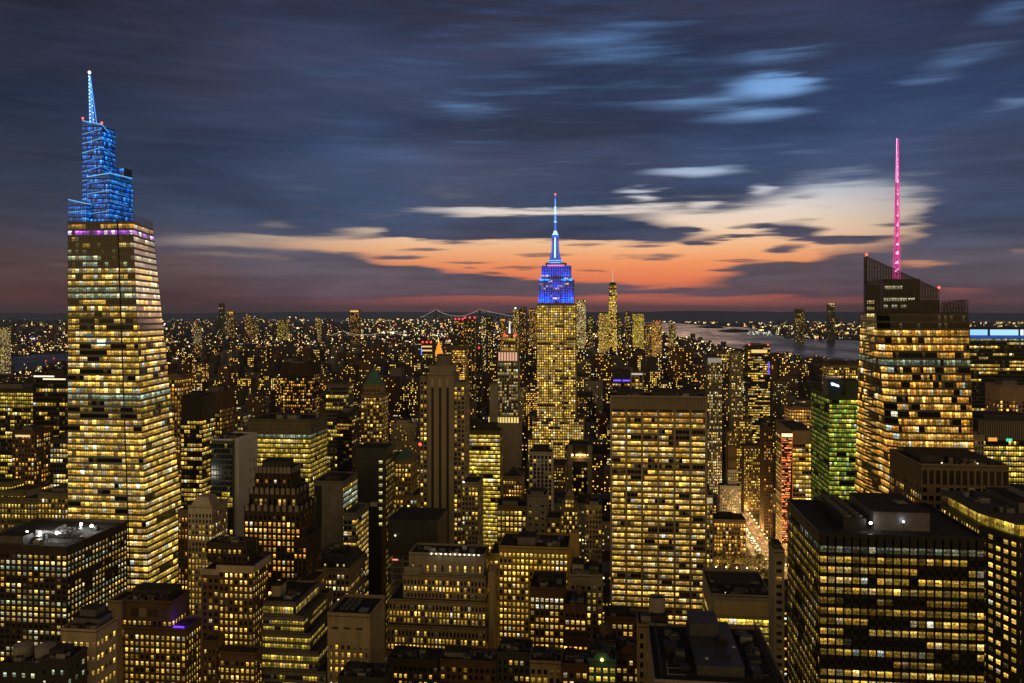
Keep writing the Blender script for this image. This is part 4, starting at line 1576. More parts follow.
    m.prism([(e[0] + .3, D + .3), (e[1] - .3, D + .3), (e[1] - .3, D + 33), (e[0] + .3, D + 33)], zz, zz + 5.5, CHAR, [(e[0] + 3.5, D + 4), (e[1] - 3.5, D + 4), (e[1] - 3.5, D + 29), (e[0] + 3.5, D + 29)])
    for i in range(6):
        q = B.piece('dormer')
        c = e[0] + 3.4 + i * (e[1] - e[0] - 6.8) / 5
        q.box(c - .7, c + .7, D + .5, D + 2.5, zz + .3, zz + 2.4, CHAR)
        q.poly([(c - .5, D + .47, zz + .6), (c + .5, D + .47, zz + .6), (c + .5, D + .47, zz + 2.1), (c - .5, D + .47, zz + 2.1)], GLASS, (.75, .55, .22, .2) if i % 3 else (0, 0, 0, .1))
    B.clutter(e[0] + 4, e[1] - 4, D + 6, D + 28, zz + 5.5, 6, 9)
    B.finish()
    B = Bld('masonry_building', 'narrow tan building wedged between the deco tower and the mansard roof', 'building', seed=71)
    s = st(TAN, cw=2.7, fh=3.5, pw=1.4, sh=1.5, lit=.6, pal='gold', lvl=.62)
    B.tier(297, 314, 583, 446, 20, s)
    B.tier(311, 322, 601, 441, 18, s)
    B.finish()

    # stepped tan wedding cake
    B = Bld('stepped_building', 'stepped tan stone building with a line of white lamps along its rooftop screen', 'office building', seed=72)
    D = 462
    s = st(TAN2, cw=2.05, fh=3.5, pw=1.0, sh=1.3, pr=.4, sr=.3, lit=.52, pal='gold', lvl=.66, tb=1.6, fv=.3)
    z_ = lambda y, d: Z(445, y, d)
    d1, d2, d3, d4 = D + 6, D + 3, D, D - 4
    e4 = B.tier(384, 487, 656, d4, 40, dict(s, lit=.45))
    e3 = B.tier(387, 486, 628, d3, 34, dict(s, lit=.74), zb=z_(656, d4) + .4, par=.5)
    e2 = B.tier(389, 485.5, 602, d2, 30, dict(s, lit=.66), zb=z_(628, d3) + .4, par=.5)
    e1 = B.tier(403, 485, 577, d1, 26, dict(s, lit=.5), zb=z_(602, d2) + .4, par=.5)
    pent = B.tier(409, 484, 556, d1 + 3, 20, st(STONE, cw=4.4, fh=7, pw=3.9, sh=3.0, lit=0, tb=4, faces='F'), zb=e1[5] + .4, par=1.2)
    sc = B.piece('machine_room')
    sc.box(e1[0] + .5, e1[0] + 10, d1 + .6, d1 + 2.8, e1[5] + .4, e1[5] + 4.6, STONE)
    for i in range(11):
        lm = B.piece('roof_lamp')
        lx = X(432 + i * 4.7, d1 + 4)
        lm.ball((lx, d1 + 2.4, pent[5] + 1.2), .42, glow_mat((1, .85, .62), 3.2 if i % 3 else 5.0), n=6, m=4)
    for i in range(3):
        ld = bpy.data.lights.new('roof_lamp_light', 'POINT')
        ld.energy = 220
        ld.color = (1, .85, .6)
        lo = bpy.data.objects.new('roof_lamp_light', ld)
        COL.objects.link(lo)
        lo.location = (X(440 + i * 15, d1 + 4), d1 + 1.6, pent[5] + 2.6)
    side = B.piece('blank_wall')
    side.box(e4[1] + .15, e4[1] + 3, d4 + 6, d4 + 38, 0, e1[5] + 5, TAN2)
    B.clutter(pent[0], pent[1], d1 + 5, d1 + 20, pent[5] + .4, 6, 3)
    B.finish()

    # bright tan block
    B = Bld('office_building', 'tan office building almost fully lit, every window glowing yellow', 'office building', seed=73)
    D = 478
    s = st(wall_mat((.36, .27, .09)), cw=2.5, fh=3.5, pw=1.2, sh=1.6, lit=.92, pal='gold', lvl=.95, tb=2.0, fv=.1)
    e = B.tier(499, 568, 549, D, 30, s)
    B.tier(489, 498.6, 556, D + 2, 26, dict(s, lit=.85))
    B.hut(e[0] + 10, e[0] + 20, D + 6, D + 18, e[5] + .4, 4.5, GREY)
    B.clutter(e[0] + 1, e[1] - 2, D + 2, D + 26, e[5] + .4, 10, 12)
    tk = B.piece('roof_box', 'plain yellow lit stair tower')
    tk.box(X(570, D + 4), X(579, D + 4), D + 4, D + 12, 0, Z(574, 533, D + 4), wall_mat((.34, .25, .09)))
    B.finish()
    # tiers behind
    B = Bld('masonry_building', 'dark grey windowless block rising behind the fully lit tan building', 'building', seed=74)
    s = st(GREY, cw=4, fh=4, pw=2.6, sh=2.6, lit=.08, pal='gold', tb=4)
    e = B.tier(527, 546, 497, 545, 20, s)
    B.hut(e[0] + 2, e[1] - 2, 548, 560, e[5] + .4, 2.6, GREYM)
    B.finish()
    B = Bld('masonry_building', 'tan building with rows of yellow windows beside the grey windowless block', 'office building', seed=75)
    s = st(OLIVE, cw=2.6, fh=3.6, pw=1.1, sh=1.4, lit=.85, pal='gold', lvl=.7)
    e = B.tier(497, 526.3, 508, 548, 24, s)
    e2 = B.tier(546.6, 560, 520, 547, 20, dict(s, lit=.6))
    B.hut(e[0] + 3, e[1] - 6, 552, 566, e[5] + .4, 3.2, GREYM)
    B.tank(e[1] - 3, 560, e[5] + .4)
    B.finish()

    # brick pair
    B = Bld('brick_building', 'dark red brick building with a bright white row of windows near its top', 'office building', seed=76)
    s = st(BRICK, cw=2.6, fh=3.35, pw=1.05, sh=1.45, lit=.82, pal='gold', lvl=.6, tb=3.5)
    s['rows'] = {0: dict(lit=1, pal='pale', lvl=.95), 1: dict(lit=.95, pal='pale', lvl=.8), 2: dict(lit=.4)}
    e = B.tier(530, 564, 590, 428, 26, s)
    B.hut(e[0] + 3, e[0] + 9, 436, 446, e[5] + .4, 3.2, CHAR)
    B.clutter(e[0], e[1], 429, 450, e[5] + .4, 6, 17)
    B.finish()
    B = Bld('brick_building', 'shorter brick building with a cluttered roof beside the one with white windows', 'office building', seed=77)
    s = st(BRICK, cw=2.5, fh=3.4, pw=1.1, sh=1.45, lit=.6, pal='amber', lvl=.62, tb=2.6)
    s['rows'] = {1: dict(lit=.95, pal='pale', lvl=.9)}
    e = B.tier(564.6, 586, 607, 420, 20, s)
    B.clutter(e[0], e[1], 421, 438, e[5] + .4, 8, 18)
    B.tank(e[1] - 4, 434, e[5] + .4, 1.7, 3)
    B.tier(563, 588, 640, 410, 9, dict(s, lit=.8, rows={}))
    B.finish()
    # light stone pier block
    B = Bld('stone_building', 'pale stone building with deep pilasters behind the brick pair', 'office building', seed=78)
    s = st(STONE, cw=2.8, fh=3.6, pw=1.6, sh=1.6, lit=.3, pal='gold', lvl=.6, tb=4)
    e = B.tier(570, 602.5, 577, 452, 24, s)
    B.hut(e[0] + 1, e[0] + 7, 456, 468, e[5] + .4, 5.0, CONC)
    B.hut(e[0] + 10, e[0] + 15, 458, 466, e[5] + .4, 3.4, GREYM, 'machine_room')
    B.clutter(e[0], e[1], 453, 458, e[5] + .4, 6, 19)
    B.tank(e[0] + 13, 470, e[5] + .4)
    B.finish()

    # narrow apartment tower by the avenue
    B = Bld('apartment_tower', 'narrow pale concrete apartment tower at the edge of the lit avenue', 'apartment tower', seed=79)
    s = st(CONC, cw=3.1, fh=3.1, pw=1.9, sh=1.6, lit=.1, pal='amber', lvl=.55, tb=2.5, fv=.08)
    e = B.tier(774, 784.5, 553, 345, 12, s)
    B.hut(e[0] + .7, e[1] - .7, 348, 355, e[5] + .4, 2.2, GREYM)
    B.finish()
    # lattice screen block
    B = Bld('office_building', 'low office building with a perforated cream screen above a lit glass floor', 'office building', seed=80)
    D = 470
    s = st(CONC, cw=4.6, fh=4.0, pw=.35, sh=1.2, lit=.97, pal='lemon', lvl=.9, tb=11.5, bb=0, run=1, fv=.03)
    e = B.tier(711, 772, 597, D, 44, s, par=1.0)
    t = B.part('perforated_screen')
    PS = wall_mat((.58, .49, .28), .8, .15)
    t.obox((e[0] + 2, D), (1, 0), (0, -1), 0, e[1] - e[0] - 2, .05, .35, e[5] - 10.2, e[5] - 2.5, PS)
    nx, nz = 40, 8
    for i in range(nx):
        for j in range(nz):
            x = e[0] + 2.5 + i * (e[1] - e[0] - 3) / nx + (.3 if j % 2 else 0)
            z = e[5] - 10.1 + j * .95
            t.poly([(x, D - .36, z), (x + .34, D - .36, z), (x + .34, D - .36, z + .42), (x, D - .36, z + .42)], BLACK)
    z = e[5] + .4
    B.hut(e[0] + 2, e[1] - 3, D + 22, D + 36, z, 1.6, CONC)
    B.hut(e[0] + 4, e[1] - 10, D + 12, D + 20, z, 2.6, DARKM, 'machine_room')
    B.clutter(e[0], e[1], D + 2, D + 12, z, 9, 23)
    B.lamp(e[0] + 8, D + 3, z, (1, .6, .3), 3, .2, 0, .6)
    B.finish()

    # the dark roof at the bottom of the view
    B = Bld('flat_roof_building', 'black roofed building with a raised grey plant deck and steel side trusses', 'building', seed=81)
    D = 255.0
    s = st(STONE, cw=3, fh=3.8, pw=1.8, sh=1.8, lit=.1, pal='gold', tb=4)
    x0, x1 = X(654.5, D), X(787, D)
    zt = Z(720, 683, D) - 1
    yb = D + 46
    e = B.body(x0, x1, D, yb, 0, zt, s, par=.9)
    z = zt + .4
    mb = B.piece('plant_deck')
    mb.box(x0 + 13, x0 + 27, D + 6, D + 44, z, z + 3.0, metal_mat((.085, .083, .09), .6))
    mb2 = B.piece('machine_room')
    mb2.box(x0 + 13.2, x0 + 22.5, D + 30, D + 43, z + 3.0, z + 7.0, metal_mat((.085, .083, .09), .6))
    v = B.piece('roof_vent')
    v.box(x0 + 21, x0 + 24, D + 22, D + 26, z + 3, z + 5, BLACK)
    v.box(x0 + 21.4, x0 + 23.6, D + 22.4, D + 25.6, z + 5, z + 5.5, DARKM)
    v = B.piece('roof_vent')
    v.box(x0 + 20, x0 + 24, D + 13, D + 15.5, z + 3, z + 3.8, DARKM)
    for (x, y) in ((25.5, 21), (16, 11)):
        p = B.piece('roof_hatch')
        p.box(x0 + x, x0 + x + .9, D + y, D + y + .9, z + 3, z + 3.3, WHITE)
    for side in (0, 1):
        tr = B.piece('side_truss')
        xx = x0 + 2.2 if side == 0 else x1 - 2.2
        for h in (.6, 3.6):
            tr.bar((xx, D + 1, z + h), (xx, yb - 1, z + h), .16, DARKM)
        for i in range(12):
            y = D + 1 + i * (yb - D - 2) / 12
            y2 = y + (yb - D - 2) / 12
            tr.bar((xx, y, z), (xx, y, z + 3.6), .12, DARKM)
            tr.bar((xx, y, z + .6), (xx, y2, z + 3.6), .09, DARKM)
    for i in range(6):
        bm_ = B.piece('roof_beam')
        y = D + 5 + i * 6.6
        bm_.bar((x0 + 2.4, y, z + .7), (x0 + 12.6, y, z + .7), .14, DARKM)
        bm_.bar((x0 + 27.4, y, z + .7), (x1 - 2.4, y, z + .7), .14, DARKM)
    B.clutter(x0 + 3, x0 + 12, D + 4, yb - 3, z, 6, 31)
    B.clutter(x0 + 28, x1 - 3, D + 4, yb - 3, z, 8, 32)
    B.finish()
    # masonry with big tank by it
    B = Bld('masonry_building', 'tan building carrying one big round grey tank, beside the black roof', 'building', seed=82)
    D = 322
    s = st(TAN, cw=2.8, fh=3.6, pw=1.5, sh=1.6, lit=.3, pal='gold')
    e = B.tier(638, 668, 628, D, 16, s)
    mb = B.piece('round_tank')
    mb.cyl(X(657, D + 8), D + 8, e[5] + .4, Z(657, 596, D + 8), 3.1, None, 24, CONC, top=False)
    mb.cyl(X(657, D + 8), D + 8, e[5] + .4, Z(657, 598, D + 8), 2.8, None, 24, BLACK)
    B.hut(e[1] - 6, e[1] - .6, D + 3, D + 10, e[5] + .4, 3.2, CHAR)
    B.clutter(e[0], e[1], D, D + 14, e[5] + .4, 4, 41)
    B.finish()
    # low houses along the bottom edge
    low = [('brick_building', 'low brick house with an arched parapet on the bottom row of roofs', 616, 640, 655, 372, BRICK, .5),
           ('brick_building', 'low brick house with a wooden water tank among the bottom roofs', 594, 616, 645, 376, BRICK, .35),
           ('shop_building', 'low building with a pale green lit top floor and a small arch', 588, 616, 662, 352, COPPER, .9),
           ('brick_building', 'low house with orange lit windows and a stepped brick front', 562, 588, 667, 350, BRICK, .8),
           ('masonry_building', 'low dark roofed house crowded with air units, by the fully lit tan building', 497, 530, 655, 384, CHAR, .2),
           ('masonry_building', 'low tan house with a bare flat roof below the brick building', 530, 561, 664, 368, TAN, .45),
           ('brick_building', 'low dark brick building before the stepped tan stone one', 440, 496, 663, 402, BRICK, .2),
           ('masonry_building', 'low black roofed building below the plain tan block with the fan deck', 388, 438, 662, 408, DBROWN, .4),
           ('masonry_building', 'very low black roof in front of the plain tan block with the fan deck', 338, 384, 680, 362, CHAR, .1),
           ('brick_building', 'brown house showing only its dark penthouse behind the black steel trusses', 606, 650, 620, 430, BRICK, .3)]
    for i, (nm, lab, a, b, y, D, mat, lt) in enumerate(low):
        B = Bld(nm, lab, 'building', seed=90 + i)
        s = st(mat, cw=2.6, fh=3.5, pw=1.2, sh=1.5, lit=lt, pal='gold' if i != 2 else 'lemon', lvl=.6, tb=1.8)
        e = B.tier(a, b, y, D, 15, s)
        if 'arch' in lab:
            q = B.piece('arched_gable')
            c = (e[0] + e[1]) / 2
            pts = [(c + 3.4 * math.cos(t * math.pi / 10), e[5] + 1.4 + 2.6 * math.sin(t * math.pi / 10)) for t in range(11)]
            f = [(x, D - .2, z) for x, z in pts]
            bk = [(x, D + .25, z) for x, z in pts]
            q.poly(f, mat)
            for k in range(10):
                q.poly([f[k + 1], f[k], bk[k], bk[k + 1]], mat)
            q.poly(bk[::-1], mat)
            if i == 2:
                g = B.piece('arch_lamp')
                g.ball((c, D - .8, e[5] + 1.2), .7, glow_mat((1, .72, .22), 3.0))
        if 'water tank' in lab:
            B.tank((e[0] + e[1]) / 2, D + 7, e[5] + .4, 2.4, 3.6)
        B.hut(e[0] + 1, e[0] + (e[1] - e[0]) * .45, D + 5, D + 12, e[5] + .4, 2.4, random.Random(i).choice([GREYM, CHAR, GREY]))
        B.clutter(e[0], e[1], D + .5, D + 13, e[5] + .4, 6, 50 + i)
        B.finish()


near_buildings()


# ------------------------------------------------------------------ the middle distance
def pyramid(B, e, z, zt, mat, name='pyramid_roof', inset=.5, glow=None):
    p = B.piece(name)
    x0, x1, y0, y1 = e[0] + inset, e[1] - inset, e[2] + inset, e[3] - inset
    cx, cy = (x0 + x1) / 2, (y0 + y1) / 2
    q = .08
    p.prism([(x0, y0), (x1, y0), (x1, y1), (x0, y1)], z, zt, mat, [(cx - q, cy - q), (cx + q, cy - q), (cx + q, cy + q), (cx - q, cy + q)], bottom=False, glow=glow)
    return p


def middle_buildings():
    # bright flat topped office
    B = Bld('office_block', 'wide office block with glowing yellow ribbon floors under a dark banded top', 'office tower', mode='band', seed=101)
    D = 640
    s = st(OLIVE, cw=2.0, fh=3.75, pw=.2, sh=1.35, pr=.4, sr=.35, lit=.93, pal='lemon', lvl=.62, tb=10, fv=.08, run=3)
    s['rows'] = {0: dict(lit=.95, pal='cool', lvl=.22)}
    e = B.tier(248, 310.5, 421, D, 40, s)
    t = B.part('top_band')
    for i in range(3):
        t.obox((e[0], D), (1, 0), (0, -1), -.2, e[1] - e[0] + .2, -.05, .25, e[5] - 2.2 - i * 3, e[5] - 1.2 - i * 3, GREY)
        t.obox((e[1], D), (0, 1), (1, 0), .3, 40, -.05, .25, e[5] - 2.2 - i * 3, e[5] - 1.2 - i * 3, GREY)
    z = e[5] + .4
    B.hut(e[0] + 20, e[0] + 25, D + 8, D + 16, z, 3.4, LGREYM)
    B.hut(e[0] + 28, e[0] + 36, D + 10, D + 18, z, 3.0, LGREYM, 'machine_room')
    B.clutter(e[0], e[1], D + 18, D + 38, z, 7, 61)
    B.finish()
    # glass front with blank white flank
    B = Bld('glass_tower', 'glass fronted tower with a blank white concrete flank', 'office tower', mode='each', seed=102)
    D = 545
    s = st(GREENW, cw=1.9, fh=3.6, pw=.18, sh=.9, lit=.72, pal='lemon', lvl=.6, tb=1.5, fv=.3, run=2, faces='F')
    s['rows'] = {i: dict(lit=.0 if i else .15, lvl=.2) for i in range(9)}
    e = B.tier(211, 232.5, 441, D, 34, s, parm=WHITE)
    f = B.part('blank_flank')
    f.box(e[1] + .02, e[1] + 2.8, D + 3, D + 34, 0, e[5] + 1.4, WHITE)
    for i in range(5):
        for j in (0, 1):
            f.poly([(e[1] + 2.83, D + 22 + j * 6, e[5] - 18 - i * 7), (e[1] + 2.83, D + 23.4 + j * 6, e[5] - 18 - i * 7), (e[1] + 2.83, D + 23.4 + j * 6, e[5] - 15.4 - i * 7), (e[1] + 2.83, D + 22 + j * 6, e[5] - 15.4 - i * 7)], BLACK)
    B.clutter(e[0], e[1], D + 2, D + 30, e[5] + .4, 4, 63)
    B.finish()
    # pedimented cream tower
    B = Bld('stone_tower', 'small cream stone tower with an arched top, beside the tapering glass skyscraper', 'office building', mode='each', seed=103)
    D = 505
    s = st(CREAM, cw=2.4, fh=3.6, pw=1.1, sh=1.4, lit=.75, pal='gold', lvl=.6, tb=3)
    s['rows'] = {0: dict(lit=.05), 1: dict(lit=.1), 4: dict(lit=.95, pal='pale', lvl=.9)}
    e = B.tier(188, 212, 508, D, 22, s)
    g = B.piece('arched_gable')
    g.prism([(e[0] + 1, D + 1), (e[1] - 1, D + 1), (e[1] - 1, D + 14), (e[0] + 1, D + 14)], e[5] + .4, e[5] + 6.5, CREAM, [(e[0] + 4, D + 3), (e[1] - 4, D + 3), (e[1] - 4, D + 12), (e[0] + 4, D + 12)])
    B.tier(178, 187.6, 512, D + 2, 18, dict(s, rows={}, pal='amber', wall=BROWN, sp=BROWN))
    B.finish()
    # blank walled slab with lit floors on its flank
    B = Bld('blank_wall_tower', 'tower with a blank grey wall and slices of greenish lit floors on its flank', 'office tower', mode='each', seed=104)
    D = 560
    s = st(GREY, cw=2.6, fh=3.7, pw=.5, sh=1.3, lit=.9, pal='lemon', lvl=.75, tb=3, faces='R', run=2)
    s['rows'] = {1: dict(lit=1, pal='cool', lvl=.9), 2: dict(lit=1, pal='cool', lvl=.8), 3: dict(lit=1, pal='cool', lvl=.8)}
    e = B.tier(314, 343, 483, D, 34, s)
    d_ = B.part('dark_strip')
    d_.obox((e[0], D), (1, 0), (0, -1), 0.4, 5.5, -.05, .04, e[5] - 30, e[5] - 2, BLACK)
    B.hut(e[0] + 5, e[1] - 5, D + 8, D + 22, e[5] + .4, 2.6, CHAR)
    B.tier(343.5, 356, 515, D - 12, 30, dict(s, faces='FR', pal='gold', rows={}, lit=.85))
    B.finish()
    # black slab with one lit window column
    B = Bld('black_slab', 'plain black slab with a single column of lit windows', 'office tower', mode='each', seed=105)
    D = 620
    s = st(CHAR, cw=3.2, fh=4.2, pw=1.4, sh=1.8, lit=.8, pal='lemon', lvl=.5, tb=3, faces='R', run=1)
    e = B.tier(356, 386, 450, D, 26, s)
    q = B.part('stair_windows')
    for i in range(9):
        x, z = X(379, D), e[5] - 10 - i * 5.8
        q.poly([(x, D - .03, z), (x + 2.6, D - .03, z), (x + 2.6, D - .03, z + 2.2), (x, D - .03, z + 2.2)], GLASS, (.6, .55, .2, i * .1))
    B.finish()
    # copper pyramid towers
    B = Bld('copper_roof_tower', 'tan tower topped by a green copper pyramid, full of lit windows', 'tower', mode='merged', seed=106)
    D = 820
    s = st(TAN, cw=2.9, fh=3.7, pw=1.3, sh=1.5, lit=.72, pal='gold', lvl=.72, tb=1.5, fv=.15)
    e = B.tier(361, 382, 396, D, 24, s)
    e2 = B.tier(363, 380, 386, D + 2, 20, dict(s, lit=.03, tb=3), zb=e[5])
    pyramid(B, e2, e2[5] + .4, Z(371, 367, D + 10), COPPER)
    B.finish()
    B = Bld('copper_roof_tower', 'smaller tan tower under a low green copper roof with scaffolding below', 'tower', mode='merged', seed=107)
    D = 650
    s = st(TAN, cw=2.7, fh=3.6, pw=1.2, sh=1.4, lit=.5, pal='gold', lvl=.7, tb=2)
    e = B.tier(392, 411, 461, D, 24, s)
    pyramid(B, e, e[5] + .4, Z(402, 447, D + 12), COPPER, inset=1.5)
    B.tier(386, 417, 497, D - 4, 30, s)
    B.finish()
    # block under construction wrapped in dark netting, and crane
    B = Bld('building_shell', 'half built tower wrapped in black netting above open concrete floors', 'construction site', mode='each', seed=108)
    D = 520
    s = st(CHAR, cw=8, fh=12, pw=7, sh=11, lit=0, tb=2, faces='')
    e = B.tier(388, 437, 521, D, 34, s, zb=Z(410, 556, D), par=.3)
    fl = B.part('open_floor')
    for i in range(14):
        z = Z(410, 556, D) - 4 * (i + 1)
        fl.box(e[0] + 1, e[1] - 1, D + 1, D + 33, z, z + .4, CONC)
        for k in range(5):
            xx = e[0] + 2 + k * (e[1] - e[0] - 4) / 4
            fl.box(xx - .4, xx + .4, D + 2, D + 2.8, z + .4, z + 4.0, CONC)
    cr = B.part('core_wall')
    cr.box(e[0] + 8, e[1] - 8, D + 10, D + 24, 0, Z(410, 556, D), CONC)
    net = B.part('safety_net')
    for k in range(9):
        xx = e[0] + (k + .5) * (e[1] - e[0]) / 9
        net.bar((xx, D - .4, e[4]), (xx, D - .4, e[5] + 1.5 * (k % 2)), .14, DARKM)
    wl = B.piece('work_lamp')
    wl.ball((e[0] + 5, D - 1.4, e[5] - 9), .5, glow_mat((1, .9, .7), 3))
    wl2 = B.piece('work_lamp', 'pink red work lamp inside the floors')
    wl2.box(e[0] + 2.5, e[0] + 6, D + 1.2, D + 1.6, e[4] - 3.4, e[4] - 2.6, glow_mat((1, .25, .2), 1.2))
    B.org = ((e[0] + e[1]) / 2, D + 17, 0)
    B.finish()
    cb = Bld('tower_crane', 'tower crane with a long raised jib ending in a red warning lamp', 'crane', mode='merged', seed=109)
    mst = cb.part('crane_mast')
    YC = metal_mat((0.22, 0.12, 0.03), .6)
    cx, cy = X(384, 600), 600.0
    zt = Z(384, 505, 600)
    for dx in (-1, 1):
        for dy in (-1, 1):
            mst.bar((cx + dx, cy + dy, 0), (cx + dx, cy + dy, zt), .18, YC)
    for i in range(int(zt / 3)):
        mst.bar((cx - 1, cy - 1, i * 3), (cx + 1, cy - 1, i * 3 + 3), .1, YC)
    jb = cb.part('jib')
    jx, jz = X(420, 600), Z(420, 446, 600)
    for dz in (0, 2.2):
        for dy in (-.8, .8):
            jb.bar((cx, cy + dy, zt + dz), (jx, cy + dy, jz + dz * .4), .2, YC)
    for i in range(14):
        t, t2 = i / 14, (i + 1) / 14
        jb.bar((cx + (jx - cx) * t, cy - .8, zt + (jz - zt) * t), (cx + (jx - cx) * t2, cy - .8, zt + 2.0 + (jz - zt) * t2), .1, YC)
    cw_ = cb.part('counterweight')
    cw_.box(cx - 10, cx - 5, cy - 1.2, cy + 1.2, zt - 1, zt + 2, CONC)
    cw_.bar((cx - 9, cy, zt + 1), (cx, cy, zt + 1), .35, YC)
    wl = cb.piece('warning_lamp')
    wl.ball((jx, cy, jz + 1.2), 1.2, glow_mat((1, .06, .04), 3.5))
    cb.org = (cx, cy, 0)
    cb.finish()
    # tall stone tower with three dark stripes
    B = Bld('striped_stone_tower', 'tall stone tower with three dark vertical stripes on a blank face', 'office tower', mode='merged', seed=110)
    D = 640
    s0 = st(STONE, cw=4, fh=4, pw=3.9, sh=3.9, lit=0, pr=.4, sr=.4, tb=2, faces='')
    SW = wall_mat((0.27, 0.235, 0.185), .85, .12)
    s0['wall'] = s0['sp'] = SW
    e = B.tier(427.5, 453.5, 376, D, 24, s0)
    cp = B.tier(429.5, 452, 366, D + 2, 20, dict(s0), zb=e[5], par=.6)
    ph = B.tier(437, 449.5, 355.5, D + 6, 12, dict(s0, wall=GREY, sp=GREY), zb=cp[5], par=.5)
    dk = B.part('dark_stripe')
    for px in (432.2, 439.7, 447.2):
        dk.obox((X(px - .9, D), D), (1, 0), (0, -1), 0, 2.0, -.1, .03, 10, e[5] - 9, BLACK)
        ft = B.piece('crown_fin')
        ft.obox((X(px - .9, D), D), (1, 0), (0, -1), 0, 1.5, -.1, .25, e[5] - 8, e[5] - 2, CREAM)
    s = st(SW, cw=2.5, fh=3.6, pw=1.15, sh=1.5, lit=.42, pal='gold', lvl=.66, tb=2, fv=.15)
    B.tier(420, 427, 378, D + 5, 20, dict(s, lit=.6))
    B.tier(454, 464.5, 384, D + 3, 24, s)
    B.tier(462, 478, 484, D - 14, 26, dict(s, lit=.5))
    wl = B.piece('warning_lamp', 'white lamp on the lower shoulder')
    wl.ball((X(463.5, D - 15), D - 15, Z(463, 482, D - 15)), .7, glow_mat((.85, 1, .85), 3))
    B.finish()
    # bright glass slab right of it
    B = Bld('glass_office', 'glass office slab with bright yellow floors beside the striped stone tower', 'office tower', mode='band', seed=111)
    D = 760
    s = st(OLIVE, cw=2.2, fh=3.6, pw=.2, sh=1.3, lit=.9, pal='lemon', lvl=.72, tb=2.2, fv=.12, run=3)
    s['rows'] = {1: dict(lit=1, pal='pale', lvl=.9), 6: dict(lit=1, pal='pale', lvl=1.3), 11: dict(lit=1, pal='pale', lvl=1.1)}
    e = B.tier(467, 500, 432, D, 22, s)
    B.hut(e[0] + 8, e[1] - 4, D + 5, D + 18, e[5] + .4, 6, CHAR)
    B.finish()
    # white gridded slab
    B = Bld('white_grid_tower', 'slim white concrete tower with a dark grid of windows', 'apartment tower', mode='each', seed=112)
    D = 740
    s = st(WHITE, cw=3.1, fh=3.5, pw=1.25, sh=.7, pr=.5, sr=.1, lit=.12, pal='gold', lvl=.5, tb=1.5, fv=.06, corner=1.6)
    e = B.tier(529, 552, 453.5, D, 20, s)
    B.hut(e[0] + 3, e[1] - 3, D + 4, D + 16, e[5] + .4, 5, DBROWN)
    B.finish()
    # dark tower with amber sign
    B = Bld('dark_sign_tower', 'black tower in a grey frame with an amber glowing sign', 'hotel', mode='merged', seed=113)
    D = 880
    s = st(BLACK, cw=2.9, fh=3.6, pw=1.0, sh=1.4, lit=.22, pal='gold', lvl=.7, tb=22, fv=.05)
    e = B.tier(568, 592, 446, D, 26, s)
    fr = B.part('frame')
    for a, b in ((568, 572.5), (587.5, 592)):
        fr.obox((X(a, D), D), (1, 0), (0, -1), 0, X(b, D) - X(a, D), -.1, .8, 60, e[5] + 1, GREY)
    fr.obox((X(572.5, D), D), (1, 0), (0, -1), 0, X(587.5, D) - X(572.5, D), -.1, .7, Z(580, 461.5, D), Z(580, 458, D), GREY)
    sg = B.part('sign')
    zc = Z(580, 455, D)
    AM = glow_mat((1, .62, .26), 3.0)
    r = random.Random(9)
    x = X(575.8, D)
    for i in range(6):        # a short word in amber tube letters
        w = [1.9, 1.5, 1.7, 1.5, 1.9, 1.3][i]
        sg.box(x, x + .45, D - .95, D - .6, zc - 1.2, zc + 1.2, AM)
        if i in (1, 3):
            sg.box(x + .45, x + w * .7, D - .95, D - .6, zc + .7, zc + 1.2, AM)
            sg.box(x + .45, x + w * .7, D - .95, D - .6, zc - .2, zc + .2, AM)
        elif i in (0, 4):
            sg.bar((x + .3, D - .8, zc + 1), (x + w * .7, D - .8, zc - 1), .25, AM)
            sg.box(x + w * .6, x + w * .6 + .4, D - .95, D - .6, zc - 1.2, zc + 1.2, AM)
        else:
            sg.box(x + .45, x + w * .7, D - .95, D - .6, zc - 1.2, zc - .75, AM)
        x += w + .25
    sg.ball((X(572.4, D), D - .9, zc), 1.3, AM)
    sg.ball((X(587.6, D), D - .9, zc + .3), .8, AM)
    sg.obox((X(570.5, D), D), (1, 0), (0, -1), 0, X(589, D) - X(570.5, D), .75, .82, zc - 2.6, zc - 2.0, glow_mat((1, .4, .03), .5))
    B.finish()
    ld = bpy.data.lights.new('sign_light', 'POINT')
    ld.energy = 2500
    ld.color = (1, .5, .12)
    lo = bpy.data.objects.new('sign_light', ld)
    COL.objects.link(lo)
    lo.location = (X(580, D), D - 4, zc)
    # ornate pale crown and slim pale tower
    B = Bld('ornate_tower', 'ornate pale stone tower with a gabled crown and glowing windows', 'tower', mode='each', seed=114)
    D = 665
    s = st(TAN2, cw=2.3, fh=3.5, pw=1.0, sh=1.3, lit=.6, pal='gold', lvl=.75, tb=2)
    e = B.tier(561, 577.5, 509, D, 18, s)
    e2 = B.tier(565, 574, 497, D + 2, 9, dict(s, lit=.7), zb=e[5], par=0)
    pyramid(B, e2, e2[5] + .4, Z(569, 489, D + 6), TAN2, 'gable_roof', .2)
    for px in (563, 576):
        t = B.piece('pinnacle')
        x = X(px, D + 1)
        t.box(x - .8, x + .8, D + .5, D + 2, e[5] + .4, e[5] + 4, TAN2)
        t.cyl(x, D + 1.2, e[5] + 4, e[5] + 7, .9, .05, 6, TAN2)
    B.finish()
    B = Bld('stone_tower', 'slim pale stone tower with tall arched top windows, beside the broad office slab', 'tower', mode='each', seed=115)
    D = 610
    s = st(CREAM, cw=2.1, fh=3.5, pw=1.0, sh=1.3, lit=.08, pal='gold', lvl=.5, tb=2, fv=.05)
    e = B.tier(586, 601.5, 507, D, 18, s)
